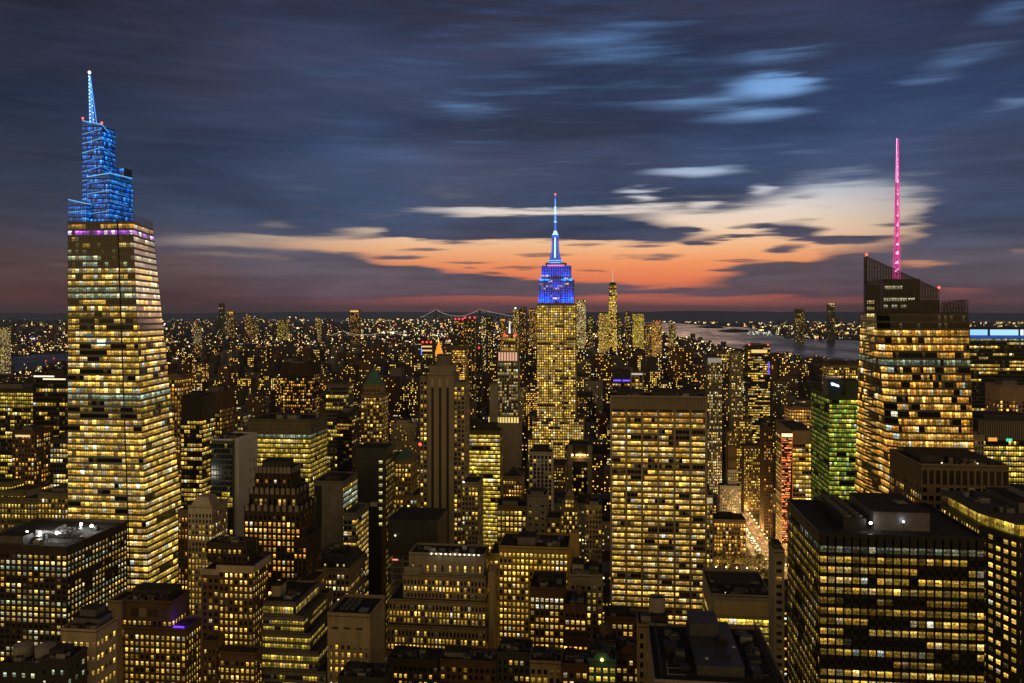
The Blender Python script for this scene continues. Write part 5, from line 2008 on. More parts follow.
    c = B.piece('cornice')
    c.box(e[0] - .5, e[1] + .5, D - .7, D - .14, e[5] - 1, e[5] + .8, CREAM)
    B.hut(e[0] + 2, e[1] - 2, D + 3, D + 12, e[5] + .4, 3, CONC)
    B.finish()
    B = Bld('stone_tower', 'small tan tower with a dark hipped roof, in front of the bright glass office', 'tower', mode='each', seed=116)
    D = 690
    s = st(TAN, cw=2.4, fh=3.6, pw=1.1, sh=1.4, lit=.75, pal='amber', lvl=.7, tb=2)
    e = B.tier(503, 522, 478, D, 20, s)
    pyramid(B, e, e[5] + .4, Z(512, 466, D + 10), CHAR, 'hipped_roof')
    B.finish()
    # lit crown gridded tower
    B = Bld('slender_grid_tower', 'slender gridded tower with a rosy floodlit crown and a white spire', 'tower', mode='merged', seed=117)
    D = 1010
    GRD = wall_mat((.30, .26, .23), .8, .15)
    s = st(GRD, cw=2.7, fh=3.7, pw=.9, sh=1.0, pr=.5, sr=.2, lit=.62, pal='pale', lvl=.42, tb=1)
    s['wall'] = s['sp'] = GRD
    e = B.tier(497.5, 518, 362, D, 24, s)
    c = B.part('lit_crown')
    x0, x1 = e[0] + .6, e[1] - .6
    zc0, zc1 = e[5] + .4, Z(507, 351.5, D)
    c.box(x0, x1, D + .6, D + 22, zc0, zc1, GRD)
    for i in range(7):
        x = x0 + (i + .5) * (x1 - x0) / 7
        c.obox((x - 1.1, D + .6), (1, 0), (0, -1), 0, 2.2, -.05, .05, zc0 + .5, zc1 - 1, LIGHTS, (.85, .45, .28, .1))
    e3 = B.tier(503.5, 515.5, 334, D + 5, 14, dict(s, lit=.75, pal='gold', lvl=.6), zb=zc1, par=.4)
    sp = B.part('spire')
    sp.cyl(X(509.6, D + 12), D + 12, e3[5], Z(509.6, 321, D + 12), 1.3, .25, 8, glow_mat((1, .95, .9), 1.1))
    for q in ((504.5, 335), (515.3, 335)):
        w = B.piece('warning_lamp')
        w.ball((X(q[0], D + 4), D + 4, Z(q[0], q[1], D + 4)), 1.9, glow_mat((1, .05, .05), 1.8))
    b = B.part('colonnade')
    bx0, bx1 = X(488, D - 6), X(519, D - 6)
    zb = Z(503, 416, D - 6)
    b.box(bx0, bx1, D - 6, D + 30, 0, zb, GRD)
    for i in range(11):
        x = bx0 + (i + .5) * (bx1 - bx0) / 11
        b.obox((x - 1.1, D - 6), (1, 0), (0, -1), 0, 2.2, -.05, .05, zb - 8, zb - 1.5, LIGHTS, (1, .74, .22, .1))
    B.finish()
    B = Bld('concrete_slab', 'blank narrow concrete slab standing against the slender tower with the rosy crown', 'building', mode='merged', seed=118)
    B.tier(489.5, 497, 385, 995, 18, dict(s0, wall=CONC, sp=CONC))
    B.finish()
    # dark twin towers with red lamps
    for i, (lab, a, b, y, D, lt) in enumerate((('dark rounded apartment tower with red lamps along its top', 454, 464, 320, 1900, .25), ('dark apartment tower with pale vertical fins and red lamps, next to the rounded one', 463.5, 476, 318.5, 1820, .2))):
        B = Bld('apartment_tower', lab, 'apartment tower', mode='merged', seed=120 + i)
        s = st(CHAR, cw=3.2, fh=3.6, pw=.8, sh=1.3, lit=lt, pal='amber', lvl=.9, tb=3, fv=.12)
        e = B.tier(a, b, y, D, 26, s)
        if i:
            f = B.part('fins')
            for k in range(4):
                x = e[0] + 1 + k * (e[1] - e[0] - 2) / 3
                f.obox((x - .4, D), (1, 0), (0, -1), 0, .9, -.1, .8, 20, e[5], LGREYM)
        for k in range(3):
            w = B.piece('warning_lamp')
            w.ball((e[0] + 3 + k * (e[1] - e[0] - 6) / 2, D, e[5] + 2), 2.6, glow_mat((1, .05, .08), 1.3))
        B.finish()
    B = Bld('apartment_tower', 'very thin black tower with one red lamp, by the slender rosy crowned tower', 'apartment tower', mode='merged', seed=123)
    e = B.tier(476.5, 481.5, 349, 1350, 16, st(BLACK, lit=.08, pal='gold', lvl=.8, tb=2))
    w = B.piece('warning_lamp')
    w.ball((X(479, 1350), 1350, e[5] + 2), 1.8, glow_mat((1, .05, .05), 1.5))
    B.finish()
    B = Bld('office_block', 'broad block lit deep gold, standing behind the striped stone tower', 'office tower', mode='merged', seed=124)
    e = B.tier(445, 464.5, 347, 1480, 30, st(OLIVE, cw=2.9, fh=3.8, pw=.6, sh=1.3, lit=.72, pal='amber', lvl=.95, tb=6, fv=.15))
    B.finish()
    B = Bld('clock_tower', 'dark tower with two gold lit bands, red lamps and a blue lit edge', 'tower', mode='merged', seed=125)
    D = 1500
    s = st(CHAR, cw=3, fh=3.7, pw=1.2, sh=1.5, lit=.2, pal='gold', lvl=.7, tb=16)
    e = B.tier(421, 432.5, 343, D, 24, s)
    l = B.part('light_band')
    for y in (346.5, 350.5):
        l.obox((e[0] + 1, D), (1, 0), (0, -1), 0, e[1] - e[0] - 2, .1, .5, Z(426, y, D) - 1.3, Z(426, y, D) + 1.3, LIGHTS, (1, .65, .2, 0))
    l2 = B.piece('light_strip', 'blue lit edge')
    l2.obox((e[0], D), (1, 0), (0, -1), .1, 1.6, .1, .5, Z(421, 355, D), Z(421, 347, D), glow_mat((.05, .2, 1), 1.5))
    for k in range(3):
        w = B.piece('warning_lamp')
        w.ball((e[0] + 3 + k * (e[1] - e[0] - 6) / 2, D, e[5] + 1.6), 2.2, glow_mat((1, .05, .05), 1.5))
    B.finish()
    B = Bld('gilded_pyramid_tower', 'tower whose steep gilded pyramid roof glows orange', 'tower', mode='merged', seed=126)
    D = 1720
    s = st(TAN, lit=.4, pal='amber', lvl=.9, tb=2)
    e = B.tier(433.5, 442.5, 357, D, 20, s)
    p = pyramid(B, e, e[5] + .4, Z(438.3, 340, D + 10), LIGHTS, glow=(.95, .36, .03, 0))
    c = B.piece('lantern')
    c.cyl(X(438.3, D + 10), D + 10, Z(438, 342, D + 10), Z(438, 337.5, D + 10), 1.6, .4, 8, glow_mat((1, .7, .25), 1.6))
    B.finish()
    # left hand middle distance
    rows = [
        ('office_tower', 'tan tower with orange windows just behind the edge of the tapering glass skyscraper', 163, 180, 377, 690, 22, TAN, .6, 'amber', 2.6, 3.5),
        ('office_tower', 'black fronted tower with yellow lower floors behind the white flanked one', 181, 202, 398, 650, 24, BLACK, .75, 'gold', 2.4, 3.6),
        ('office_tower', 'brown tower with vertical pilasters and gold lit bays, beside the black fronted one', 201, 222, 393, 700, 24, BROWN, .7, 'gold', 2.3, 3.6),
        ('office_tower', 'dark broad tower with a patch of gold offices at mid height', 281, 312, 364, 1050, 30, DBROWN, .45, 'amber', 2.6, 3.8),
        ('office_tower', 'low dark office block with two yellow ribbons of light', 326, 346, 385, 900, 26, GREY, .5, 'lemon', 2.6, 4.2),
        ('apartment_tower', 'dark apartment slab with thin grey fins, beside the copper pyramid tower', 337, 352, 414, 760, 24, CHAR, .2, 'amber', 2.8, 3.2),
        ('office_tower', 'grey topped tower with dim windows beyond the white flank', 232, 243, 414, 800, 22, GREY, .3, 'pale', 2.6, 3.6),
        ('office_tower', 'black slab with a bright line of light under its roof', 33, 68, 376, 640, 34, BLACK, .3, 'gold', 2.6, 3.8),
        ('office_tower', 'wide dark building with three full yellow floors near its top', -20, 33, 390, 760, 36, CHAR, .45, 'lemon', 2.4, 3.8),
        ('apartment_tower', 'brick apartment tower with a lit pale parapet, before the black slab', 12, 34, 432, 590, 22, BROWN, .4, 'amber', 2.6, 3.4),
        ('office_tower', 'dark tower with pale greenish floors, against the tapering glass skyscraper', 50, 69, 440, 560, 24, CHAR, .7, 'pale', 2.4, 3.6),
        ('masonry_building', 'stepped tan building with rounded yellow lit terraces', -12, 37, 500, 540, 30, OLIVE, .85, 'gold', 2.5, 3.6),
        ('masonry_building', 'tan building with evenly lit yellow windows beside the stepped terraces', 38, 68, 495, 535, 26, OLIVE, .8, 'gold', 2.5, 3.6),
        ('office_tower', 'tower with a floodlit pale top floor over silvery windows', 707.5, 722, 358, 1150, 26, GREY, .5, 'pale', 2.4, 3.8),
        ('apartment_tower', 'pale concrete apartment tower with widely scattered lights, next to the floodlit topped one', 731.5, 743, 354, 1250, 24, CONC, .3, 'gold', 2.8, 3.3),
        ('apartment_tower', 'dark apartment tower with a glowing gold crown band and a violet lit edge', 748, 770, 346, 1330, 30, CHAR, .5, 'gold', 2.6, 3.5),
        ('office_tower', 'blocky stone building with a set back lit upper storey', 737, 757, 412, 1400, 26, CONC, .55, 'gold', 2.6, 3.8),
        ('office_tower', 'broad tan office building stepped in tiers and dotted with yellow windows', 728, 752, 432, 1240, 28, TAN, .62, 'gold', 2.4, 3.6),
        ('masonry_tower', 'white stepped stone tower with few lit windows', 720, 741, 487, 1010, 20, WHITE, .12, 'amber', 2.6, 3.6),
        ('masonry_tower', 'brick tower with crisp yellow windows beside the white stepped one', 744, 760, 447, 1140, 22, BROWN, .55, 'lemon', 2.3, 3.5),
        ('masonry_tower', 'narrow brown tower with strong vertical piers along the avenue', 764, 772.5, 428, 1020, 30, BROWN, .12, 'amber', 2.2, 3.6),
        ('office_tower', 'pale building glowing rose gold in every bay, behind the green lit glass tower', 789, 812, 408, 1120, 30, PINKW, .92, 'amber', 3.0, 4.0),
        ('office_tower', 'wide low building with white banded gold windows near the water', 829, 862, 366, 1300, 40, TAN, .75, 'gold', 3.0, 4.0),
        ('masonry_tower', 'pinkish stone tower with a blank top, at the frame edge', 1000, 1034, 387, 800, 30, PINKW, .15, 'amber', 2.6, 3.6),
        ('office_tower', 'white pilastered slab squeezed beside the faceted tower with the magenta mast', 974.5, 984, 437, 600, 20, CONC, .1, 'pale', 2.4, 3.6),
        ('masonry_building', 'brightly windowed building at the foot of the lit avenue, behind street trees', 714, 746, 521, 905, 30, TAN, .75, 'amber', 3.0, 4.2),
        ('masonry_building', 'pale corner building with a white lit gable facing the avenue', 706.5, 713, 497, 640, 18, WHITE, .6, 'gold', 2.4, 3.6),
        ('office_tower', 'grey concrete block standing alone behind the broad pale office slab', 612.5, 622, 357, 1500, 22, GREY, .02, 'gold', 3, 4),
        ('office_tower', 'grey framed block with three tall dark bays and white lit head', 630.5, 643.5, 373, 905, 20, GREY, .5, 'gold', 4.0, 4.0),
    ]
    for i, (nm, lab, a, b, y, D, dep, mat, lt, pal, cw, fh) in enumerate(rows):
        big = D < 800
        B = Bld(nm, lab, 'office tower' if nm == 'office_tower' else ('apartment tower' if 'apart' in nm else 'building'), mode='each' if big else 'merged', seed=200 + i)
        glassy = mat in (BLACK, CHAR) or 'ribbon' in lab
        s = st(mat, cw=cw, fh=fh, pw=.5 if glassy else 1.05, sh=1.4, lit=lt, pal=pal, lvl=.72, tb=2.2, fv=.2, run=2 if glassy else 1)
        if 'three full' in lab:
            s['rows'] = {1: dict(lit=.95, lvl=.8), 2: dict(lit=.95, lvl=.7), 3: dict(lit=.9, lvl=.7)}
        if 'blank top' in lab:
            s['tb'] = 12
        if 'black fronted' in lab or 'patch of gold' in lab:
            s['tb'] = 14
        if 'pilasters' in lab or 'vertical piers' in lab:
            s['sr'], s['pr'] = .1, .6
            s['pw'] = 1.0
        if 'two yellow ribbons' in lab:
            s['rows'] = {i: dict(lit=.95 if i in (2, 5) else .2, lvl=.7) for i in range(9)}
        if 'yellow lower' in lab:
            s['tb'] = 18
        e = B.tier(a, b, y, D, dep, s)
        z = e[5] + .4
        w_ = e[1] - e[0]
        if 'bright line' in lab:
            l = B.part('light_strip')
            l.box(e[0] + 1, e[1] - 12, D - .6, D - .2, z - 1.2, z - .2, glow_mat((1, .85, .55), 1.8))
            l.box(e[0] + 9, e[1] - 2, D - .6, D - .2, z - 3.4, z - 2.4, glow_mat((1, .85, .55), 1.4))
        if 'lit pale parapet' in lab:
            l = B.part('light_strip')
            l.box(e[0] + 3, e[1] - 3, D - .5, D - .15, z - 4, z - 2.6, glow_mat((1, .75, .35), .9))
        if 'rounded yellow' in lab:
            for k in range(2):
                e_ = B.tier(a, b - 14 - k * 12, y - 8 - k * 9, D + 6 + k * 5, dep - 10 - k * 6, dict(s, pal='lemon'), zb=e[5], par=.5)
        if 'floodlit pale top' in lab:
            l = B.part('lit_top')
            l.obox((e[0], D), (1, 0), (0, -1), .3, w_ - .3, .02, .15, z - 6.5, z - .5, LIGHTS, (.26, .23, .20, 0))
        if 'gold crown' in lab:
            l = B.part('light_band')
            l.obox((e[0] + 5, D), (1, 0), (0, -1), 0, w_ - 9, .02, .4, z - 11, z - 6, LIGHTS, (1, .66, .2, 0))
            l2 = B.piece('light_strip', 'violet lit edge')
            l2.obox((e[1] - 3.2, D), (1, 0), (0, -1), 0, 2.2, .02, .4, z - 44, z - 24, glow_mat((.10, .06, 1), 1.0))
            for k in (0, 1):
                w = B.piece('warning_lamp')
                w.ball((e[0] + 2 + k * (w_ - 5), D, z + 1.5), 1.5, glow_mat((1, .1, .05), 1.4))
        if 'set back lit' in lab:
            B.tier(a + 2, b - 2, y - 8, D + 5, dep - 8, dict(s, lit=.95, pal='pale', lvl=.6, tb=4), zb=e[5])
        if 'stepped in tiers' in lab:
            e_ = B.tier(a + 6, b, y - 12, D + 5, dep - 8, s, zb=e[5])
        if 'white stepped' in lab:
            e_ = B.tier(728, 737, 470, D + 4, 10, dict(s, lit=.05), zb=e[5], par=.4)
        if 'three tall dark' in lab:
            f = B.part('frame')
            for k in range(4):
                f.obox((e[0] + k * (w_ - 1.4) / 3, D), (1, 0), (0, -1), 0, 1.4, .01, .9, z - 24, z, CONC)
            l = B.part('light_strip')
            l.obox((e[0], D), (1, 0), (0, -1), 1, w_ - 1, .95, 1.1, z - 2.2, z - .6, LIGHTS, (.7, .55, .5, 0))
        if 'white lit gable' in lab:
            l = B.part('lit_gable')
            l.obox((e[0], D), (1, 0), (0, -1), .4, w_ - .4, .02, .15, z - 5, z - 1, LIGHTS, (.5, .38, .2, 0))
        B.hut(e[0] + w_ * .2, e[0] + w_ * .65, D + dep * .3, D + dep * .75, z, 2.6 + (i % 3) * 1.0, [GREYM, CHAR, GREY][i % 3])
        B.finish()

    # low wide block with a blue violet line sign
    B = Bld('office_block', 'dark low block with a blue violet line of light near its roof', 'office building', mode='merged', seed=260)
    D = 915
    e = B.tier(612, 630, 372, D, 30, st(CHAR, lit=.25, pal='amber', lvl=.8, tb=12))
    l = B.piece('light_strip', 'blue violet line of light')
    zz = Z(620, 380.5, D)
    for a, b in ((613.5, 621), (622.5, 630)):
        l.box(X(a, D), X(b, D), D - .9, D - .2, zz - .7, zz + .8, glow_mat((.10, .05, 1.0), 2.2))
    B.finish()

    # hotel with the red lit corner
    B = Bld('office_tower', 'tower with a glowing orange red sign running down its corner', 'office tower', mode='merged', seed=261)
    D = 910
    s = st(TAN, cw=3.4, fh=4.6, pw=.45, sh=1.8, lit=.85, pal='gold', lvl=.75, tb=12, run=2)
    e = B.tier(792.5, 812, 432, D, 90, s)
    B.hut(e[0] + 3, e[1] - 3, D + 8, D + 40, e[5] + .4, 4.5, CHAR)
    sg = B.part('corner_sign')
    r = random.Random(77)
    z0, z1 = 22, e[5] - 1
    xa, xb = X(781.5, D - 1.5), X(792.5, D - 1.5)
    RED = glow_mat((1, .12, .03), .55)
    sg.box(xa, xb, D - 2.0, D - .5, z0, z1, wall_mat((.06, .03, .02)))
    zz = z1
    sg.box(xa + .2, xb - .2, D - 2.3, D - 2.02, z1 - 4, z1 - .6, glow_mat((1, .55, .30), 2.2))
    zz -= 5.5
    while zz > z0 + 4:
        h = r.uniform(.5, 1.4)
        t = (z1 - zz) / (z1 - z0)
        full = (xb - xa - .6) * (1 - .45 * t)
        x = xa + .3
        while x < xa + .3 + full:
            wv = r.uniform(.8, 3.5)
            if r.random() < .72:
                sg.box(x, min(x + wv, xa + .3 + full), D - 2.25, D - 2.02, zz - h, zz, glow_mat(r.choice([(1, .14, .03), (1, .42, .14), (1, .22, .05), (1, .30, .08)]), r.choice([.5, .9, 1.5, 2.4])))
            x += wv + r.uniform(.2, .8)
        zz -= h + r.uniform(.6, 1.5)
    for sx in (xa - .15, xb - .15):
        sg.box(sx, sx + .3, D - 2.4, D - 1.9, z0, z1 + .6, RED)
    B.finish()

    # green lit glass tower with white sign
    B = Bld('glass_tower', 'glass tower lit green and yellow with a small white rooftop sign', 'office tower', mode='band', seed=262)
    D = 706
    s = st(GREENW, cw=1.9, fh=3.8, pw=.2, sh=1.3, lit=.88, pal='green', lvl=.52, tb=2, run=4, fv=.15)
    e = B.tier(829.5, 866, 397, D, 64, s)
    bx = B.piece('sign_box')
    bx.box(X(829, D), X(845, D) - 2, D + 3, D + 20, e[5] + .4, Z(836, 379, D), BLUEW)
    sg = B.piece('sign', 'small white lit script sign')
    zc = Z(836, 385, D)
    WH = glow_mat((.85, .92, 1.0), 2.6)
    pts = [(832.2, .9), (833.0, -1.0), (833.9, 1.2), (834.8, -.9), (835.6, .8), (836.6, -1.0), (837.4, .6), (838.3, -1.1), (839.2, .3), (839.6, -1.2)]
    for (p, a), (q, b) in zip(pts, pts[1:]):
        dz = lambda v: -(v - 836) * .16
        sg.bar((X(p, D), D + 2.6, zc + a + dz(p)), (X(q, D), D + 2.6, zc + b + dz(q)), .42, WH)
    B.hut(X(848, D), e[1] - 2, D + 8, D + 30, e[5] + .4, 12, GREENW)
    B.lamp(e[0] + 2, D + 12, e[5] + .4, (.8, .95, 1), 8, .6, 1500, 5)
    B.finish()

    # slatted block and blue topped slab at the frame edge
    B = Bld('office_block', 'slatted dark office block with crisp yellow floors, by the faceted tower', 'office tower', mode='band', seed=263)
    D = 640
    s = st(CHAR, cw=1.7, fh=3.7, pw=.25, sh=1.3, pr=.5, sr=.2, lit=.9, pal='lemon', lvl=.75, tb=14, run=3, fv=.1)
    s['rows'] = {0: dict(lit=.45, lvl=.6)}
    e = B.tier(978, 1050, 421, D, 40, s)
    f = B.part('slat_band')
    n = 40
    for i in range(n):
        x = e[0] + (i + .5) * (e[1] - e[0]) / n
        f.obox((x - .22, D), (1, 0), (0, -1), 0, .45, -.05, .25, e[5] - 13.5, e[5], CONC)
    g = B.piece('sign_lamp', 'small teal light')
    g.obox((X(1006, D), D), (1, 0), (0, -1), 0, 4, .2, .4, e[5] - 14.5, e[5] - 12.5, glow_mat((.05, .8, .5), 1.0))
    g = B.piece('sign_lamp', 'small orange light')
    g.obox((X(988, D), D), (1, 0), (0, -1), 0, 6, .2, .4, e[5] - 14.5, e[5] - 12, glow_mat((1, .4, .05), .9))
    B.hut(e[0] + 8, e[1] - 10, D + 10, D + 30, e[5] + .4, 3, CHAR)
    B.finish()
    B = Bld('office_tower', 'broad black office slab with a blazing pale blue crown band', 'office tower', mode='merged', seed=264)
    D = 900
    s = st(BLACK, cw=2.2, fh=3.7, pw=.25, sh=1.6, lit=.42, pal='gold', lvl=.7, tb=9, run=4, fv=.35)
    s['rows'] = {0: dict(lit=1, pal='cool', lvl=.3)}
    e = B.tier(969.5, 1045, 329, D, 40, s)
    l = B.part('lit_crown')
    z = e[5]
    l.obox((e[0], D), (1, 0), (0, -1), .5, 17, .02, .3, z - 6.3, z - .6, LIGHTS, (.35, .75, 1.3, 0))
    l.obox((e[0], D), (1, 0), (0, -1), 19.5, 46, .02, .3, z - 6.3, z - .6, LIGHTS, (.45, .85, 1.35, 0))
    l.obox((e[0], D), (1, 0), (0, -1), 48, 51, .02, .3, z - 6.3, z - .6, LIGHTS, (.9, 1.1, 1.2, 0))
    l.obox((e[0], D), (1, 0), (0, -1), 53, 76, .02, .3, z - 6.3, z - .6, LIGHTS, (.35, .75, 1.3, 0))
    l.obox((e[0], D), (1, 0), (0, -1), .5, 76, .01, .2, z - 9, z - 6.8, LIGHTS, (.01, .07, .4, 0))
    B.finish()


middle_buildings()


# ------------------------------------------------------------------ far landmarks
def far_landmarks():
    rows = [
        ('skyscraper', 'tallest downtown skyscraper tapering to a thin antenna, lit in bands', 608.5, 617, 284, 5600, 60, CHAR, .8, 'gold'),
        ('office_tower', 'tall downtown tower lit pale gold, beside the great art deco skyscraper', 575.6, 586, 300, 5300, 60, GREY, .85, 'pale'),
        ('office_tower', 'wide gold lit downtown block at the foot of the tallest antenna tower', 598.5, 609, 313, 5350, 60, OLIVE, .95, 'gold'),
        ('office_tower', 'slim dark downtown tower between the antenna tower and the brightest flat one', 624.8, 629.5, 311.5, 5500, 40, CHAR, .35, 'gold'),
        ('office_tower', 'flat topped downtown block blazing yellow on every floor', 632.5, 644, 313.5, 5300, 60, OLIVE, 1.0, 'lemon'),
        ('office_tower', 'squat dark golden downtown block with red roof lamps', 651.5, 662, 321.5, 5100, 60, TAN, .8, 'amber'),
        ('office_tower', 'stubby downtown tower close to the bay shore', 669, 675.5, 325, 5000, 40, GREY, .55, 'gold'),
        ('office_tower', 'grey downtown tower with scattered lights, left of the gold lit block, in its shadow', 588, 592.5, 316, 5400, 40, CHAR, .45, 'gold'),
        ('office_tower', 'plain downtown tower standing close by the antenna tower', 617.6, 621.5, 318, 5200, 40, CHAR, .5, 'gold'),
        ('office_tower', 'lower downtown tower before the blazing yellow block', 645.5, 650.5, 323, 5250, 40, GREY, .45, 'amber'),
        ('apartment_tower', 'very tall black tower standing alone over the far borough', 218.7, 222.8, 303.5, 8600, 50, BLACK, .05, 'gold'),
        ('apartment_tower', 'dark riverside tower with a glowing gold top', 350.2, 358.5, 310.5, 4700, 45, CHAR, .3, 'amber'),
        ('apartment_tower', 'dark waterfront tower across the bay with a plain black top', 795.5, 804.5, 309, 8200, 70, CHAR, .3, 'gold'),
        ('apartment_tower', 'dark waterfront tower across the bay with golden roof lamps', 828.2, 835, 304.5, 8300, 60, BLACK, .15, 'gold'),
        ('office_tower', 'tower with a white lamp on top among the cluster behind the art deco skyscraper', 513, 519, 309, 4300, 50, GREY, .55, 'gold'),
        ('office_tower', 'broad tower beside the white lamped one, with few lights', 519.5, 526, 307.5, 4400, 50, CHAR, .3, 'amber'),
        ('office_tower', 'gold lit tower half hidden by the art deco skyscraper', 529, 537, 308.5, 4700, 50, TAN, .5, 'amber'),
        ('apartment_tower', 'slim pale lit tower past the dark twin towers', 481.5, 486, 316, 2700, 30, CHAR, .5, 'pale'),
        ('apartment_tower', 'dark sloping tower past the dark twin towers', 486.5, 492, 317, 2900, 30, CHAR, .3, 'gold'),
        ('office_tower', 'old tower with an orange lit cap, near the sloping dark one', 500.5, 505, 318.5, 3600, 36, TAN, .45, 'amber'),
        ('apartment_tower', 'tower of the far borough with a crown of orange light', 229, 233, 311.5, 8300, 50, BROWN, .5, 'amber'),
        ('apartment_tower', 'pale lit tower of the far borough beside the very tall black one', 225, 228.4, 311, 8400, 45, GREY, .55, 'pale'),
        ('apartment_tower', 'far borough tower with a red lamp and gold windows', 246, 250, 315, 8000, 50, BROWN, .6, 'amber'),
        ('apartment_tower', 'far borough tower topped by a small blue light', 252.5, 257, 317, 8200, 50, CHAR, .45, 'gold'),
        ('apartment_tower', 'wide yellow lit block in the far borough', 277, 286, 319.5, 7600, 60, OLIVE, .9, 'lemon'),
        ('apartment_tower', 'slim pale column among the far borough lights', 317, 320, 318.5, 7200, 40, CONC, .8, 'gold'),
        ('apartment_tower', 'dark slab with a red lamp above the dark domed park edge', 195, 198.5, 322, 6600, 40, CHAR, .6, 'gold'),
        ('apartment_tower', 'far borough tower with white lit bays and a red lamp', 193.8, 199.5, 326.5, 6000, 40, GREY, .75, 'pale'),
        ('apartment_tower', 'lone apartment tower on the near river bank, pale lit', 0, 6, 327, 3300, 30, CONC, .6, 'pale'),
    ]
    for i, (nm, lab, a, b, y, D, dep, mat, lt, pal) in enumerate(rows):
        lab = lab.replace(', left of the gold lit block, in its shadow', ' by the gold lit block')
        B = Bld(nm, lab, 'skyscraper' if nm == 'skyscraper' else 'tower', mode='merged', seed=300 + i)
        f = D / 5000.0
        s = st(mat, cw=max(3, 4.2 * f), fh=max(4, 5.2 * f), pw=max(.8, 1.6 * f), sh=max(1.4, 2.2 * f), lit=lt * (.9 if D < 5600 else .55), pal=pal, lvl=1.0, tb=3 * f, pr=.5, sr=.4, fv=.1)
        if i == 0:
            x0, x1 = X(a, D), X(b, D)
            xs = (x0 + x1) / 2
            h = (x1 - x0) / 2
            zt = Z(612, y, D)
            cf = lambda z: [(xs - h + h * .12 * z / zt, D), (xs + h - h * .12 * z / zt, D), (xs + h - h * .12 * z / zt, D + 60), (xs - h + h * .12 * z / zt, D + 60)]
            rows_ = {0: dict(lit=0), 1: dict(lit=.9, lvl=.5), 2: dict(lit=.9, lvl=.5), 3: dict(lit=.1), 7: dict(lit=.1), 8: dict(lit=.2)}
            loft(B, cf, 0, zt, 9, [8, 5, 8, 5], dict(s, rows=rows_, lit=.85), sh=2.5, prow=.5, edges=[0, 1, 3], gap=1.5)
            an = B.part('antenna')
            an.cyl(xs, D + 30, zt, zt + 12, 22, 16, 16, CHAR)
            an.cyl(xs, D + 30, zt + 12, Z(612.7, 268.5, D), 4.5, 1.2, 8, glow_mat((1, .75, .65), .55))
        else:
            e = B.tier(a, b, y, D, dep, s)
            w = e[1] - e[0]
            if 'gold' in lab and 'top' in lab and 'roof lamps' not in lab and 'flat topped' not in lab:
                l = B.part('light_band')
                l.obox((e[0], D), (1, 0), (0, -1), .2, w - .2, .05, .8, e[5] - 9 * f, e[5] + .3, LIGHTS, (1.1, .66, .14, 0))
            if 'roof lamps' in lab or 'red lamp' in lab:
                for k in range(3 if 'lamps' in lab else 1):
                    q = B.piece('warning_lamp')
                    q.ball((e[0] + w * (.2 + .3 * k), D, e[5] + 3 * f), 3.2 * f, glow_mat((1, .12, .06) if 'red' in lab else (1, .7, .25), 1.6), n=6, m=4)
            if 'white lamp' in lab and 'beside' not in lab:
                q = B.piece('roof_lamp')
                q.ball((e[0] + w * .4, D, e[5] + 4), 5, glow_mat((1, .9, .7), 2.2), n=6, m=4)
            if 'blue light' in lab:
                q = B.piece('roof_lamp')
                q.ball((e[0] + w * .5, D, e[5] + 5), 7, glow_mat((.1, .25, 1), 1.6), n=6, m=4)
            if 'crown of orange' in lab or 'orange lit cap' in lab:
                l = B.part('light_band')
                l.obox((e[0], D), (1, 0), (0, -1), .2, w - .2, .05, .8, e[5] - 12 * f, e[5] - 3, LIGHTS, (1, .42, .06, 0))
        B.finish()


far_landmarks()


# --- suspension bridge on the horizon
def bridge(lab, D, t0, t1, ytop, ydeck, e0, e1, col, k, tw, twd=None):
    B = Bld('suspension_bridge', lab, 'bridge', mode='merged', seed=400)
    zt, zd = Z(t0, ytop, D), Z(t0, ydeck, D)
    TW = wall_mat((.10, .11, .14))
    LM = glow_mat(col, k)
    for t in (t0, t1):
        p = B.piece('bridge_tower')
        x = X(t, D)
        for dy in (-tw * 1.5, tw * 1.5):
            p.box(x - tw, x + tw, D + dy - tw, D + dy + tw, 0, zt, TW, bottom=False)
        p.box(x - tw * .8, x + tw * .8, D - tw * .5, D + tw * .5, zt - tw * 3, zt - tw, TW)
        r = B.piece('warning_lamp')
        r.ball((x, D, zt + tw * .8), tw * .7, glow_mat((1, .12, .08), .8), n=6, m=4)
    d = B.part('deck')
    d.box(X(e0, D), X(e1, D), D - tw * 2, D + tw * 2, zd - tw * .5, zd, TW)
    c = B.part('cable')
    def span(xa, za, xb, zb, sag, n):
        pts = []
        for i in range(n + 1):
            t = i / n
            pts.append((xa + (xb - xa) * t, D - tw * 1.6, za + (zb - za) * t - sag * 4 * t * (1 - t)))
        for p, q in zip(pts, pts[1:]):
            c.bar(p, q, tw * .17, LM)
    xa, xb = X(t0, D), X(t1, D)
    span(xa, zt, xb, zt, (zt - zd) * .86, 20)
    span(X(e0, D), zd, xa, zt, (zt - zd) * .06, 10)
    span(xb, zt, X(e1, D), zd, (zt - zd) * .06, 10)
    dl = B.part('deck_lamp')
    n = 26
    for i in range(n):
        dl.ball((X(e0, D) + (X(e1, D) - X(e0, D)) * i / n, D - tw * 2.2, zd + tw * .3), tw * .28, LM, n=5, m=3)
    B.org = (X((t0 + t1) / 2, D), D, 0)
    B.ext = (X(e0, D), X(e1, D), D - 5, D + 5, 0, zt)
    B.finish()


bridge('long suspension bridge with two tall towers strung with lights on the horizon', 17000, 436, 479.7, 309.3, 317.2, 421, 520, (1, .82, .55), 1.0, 15)
bridge('lower river bridge with a brightly lit deck, beside the riverside tower with the gold top', 4300, 343, 386, 331, 335.5, 330, 410, (1, .95, .6), 1.1, 3.2)


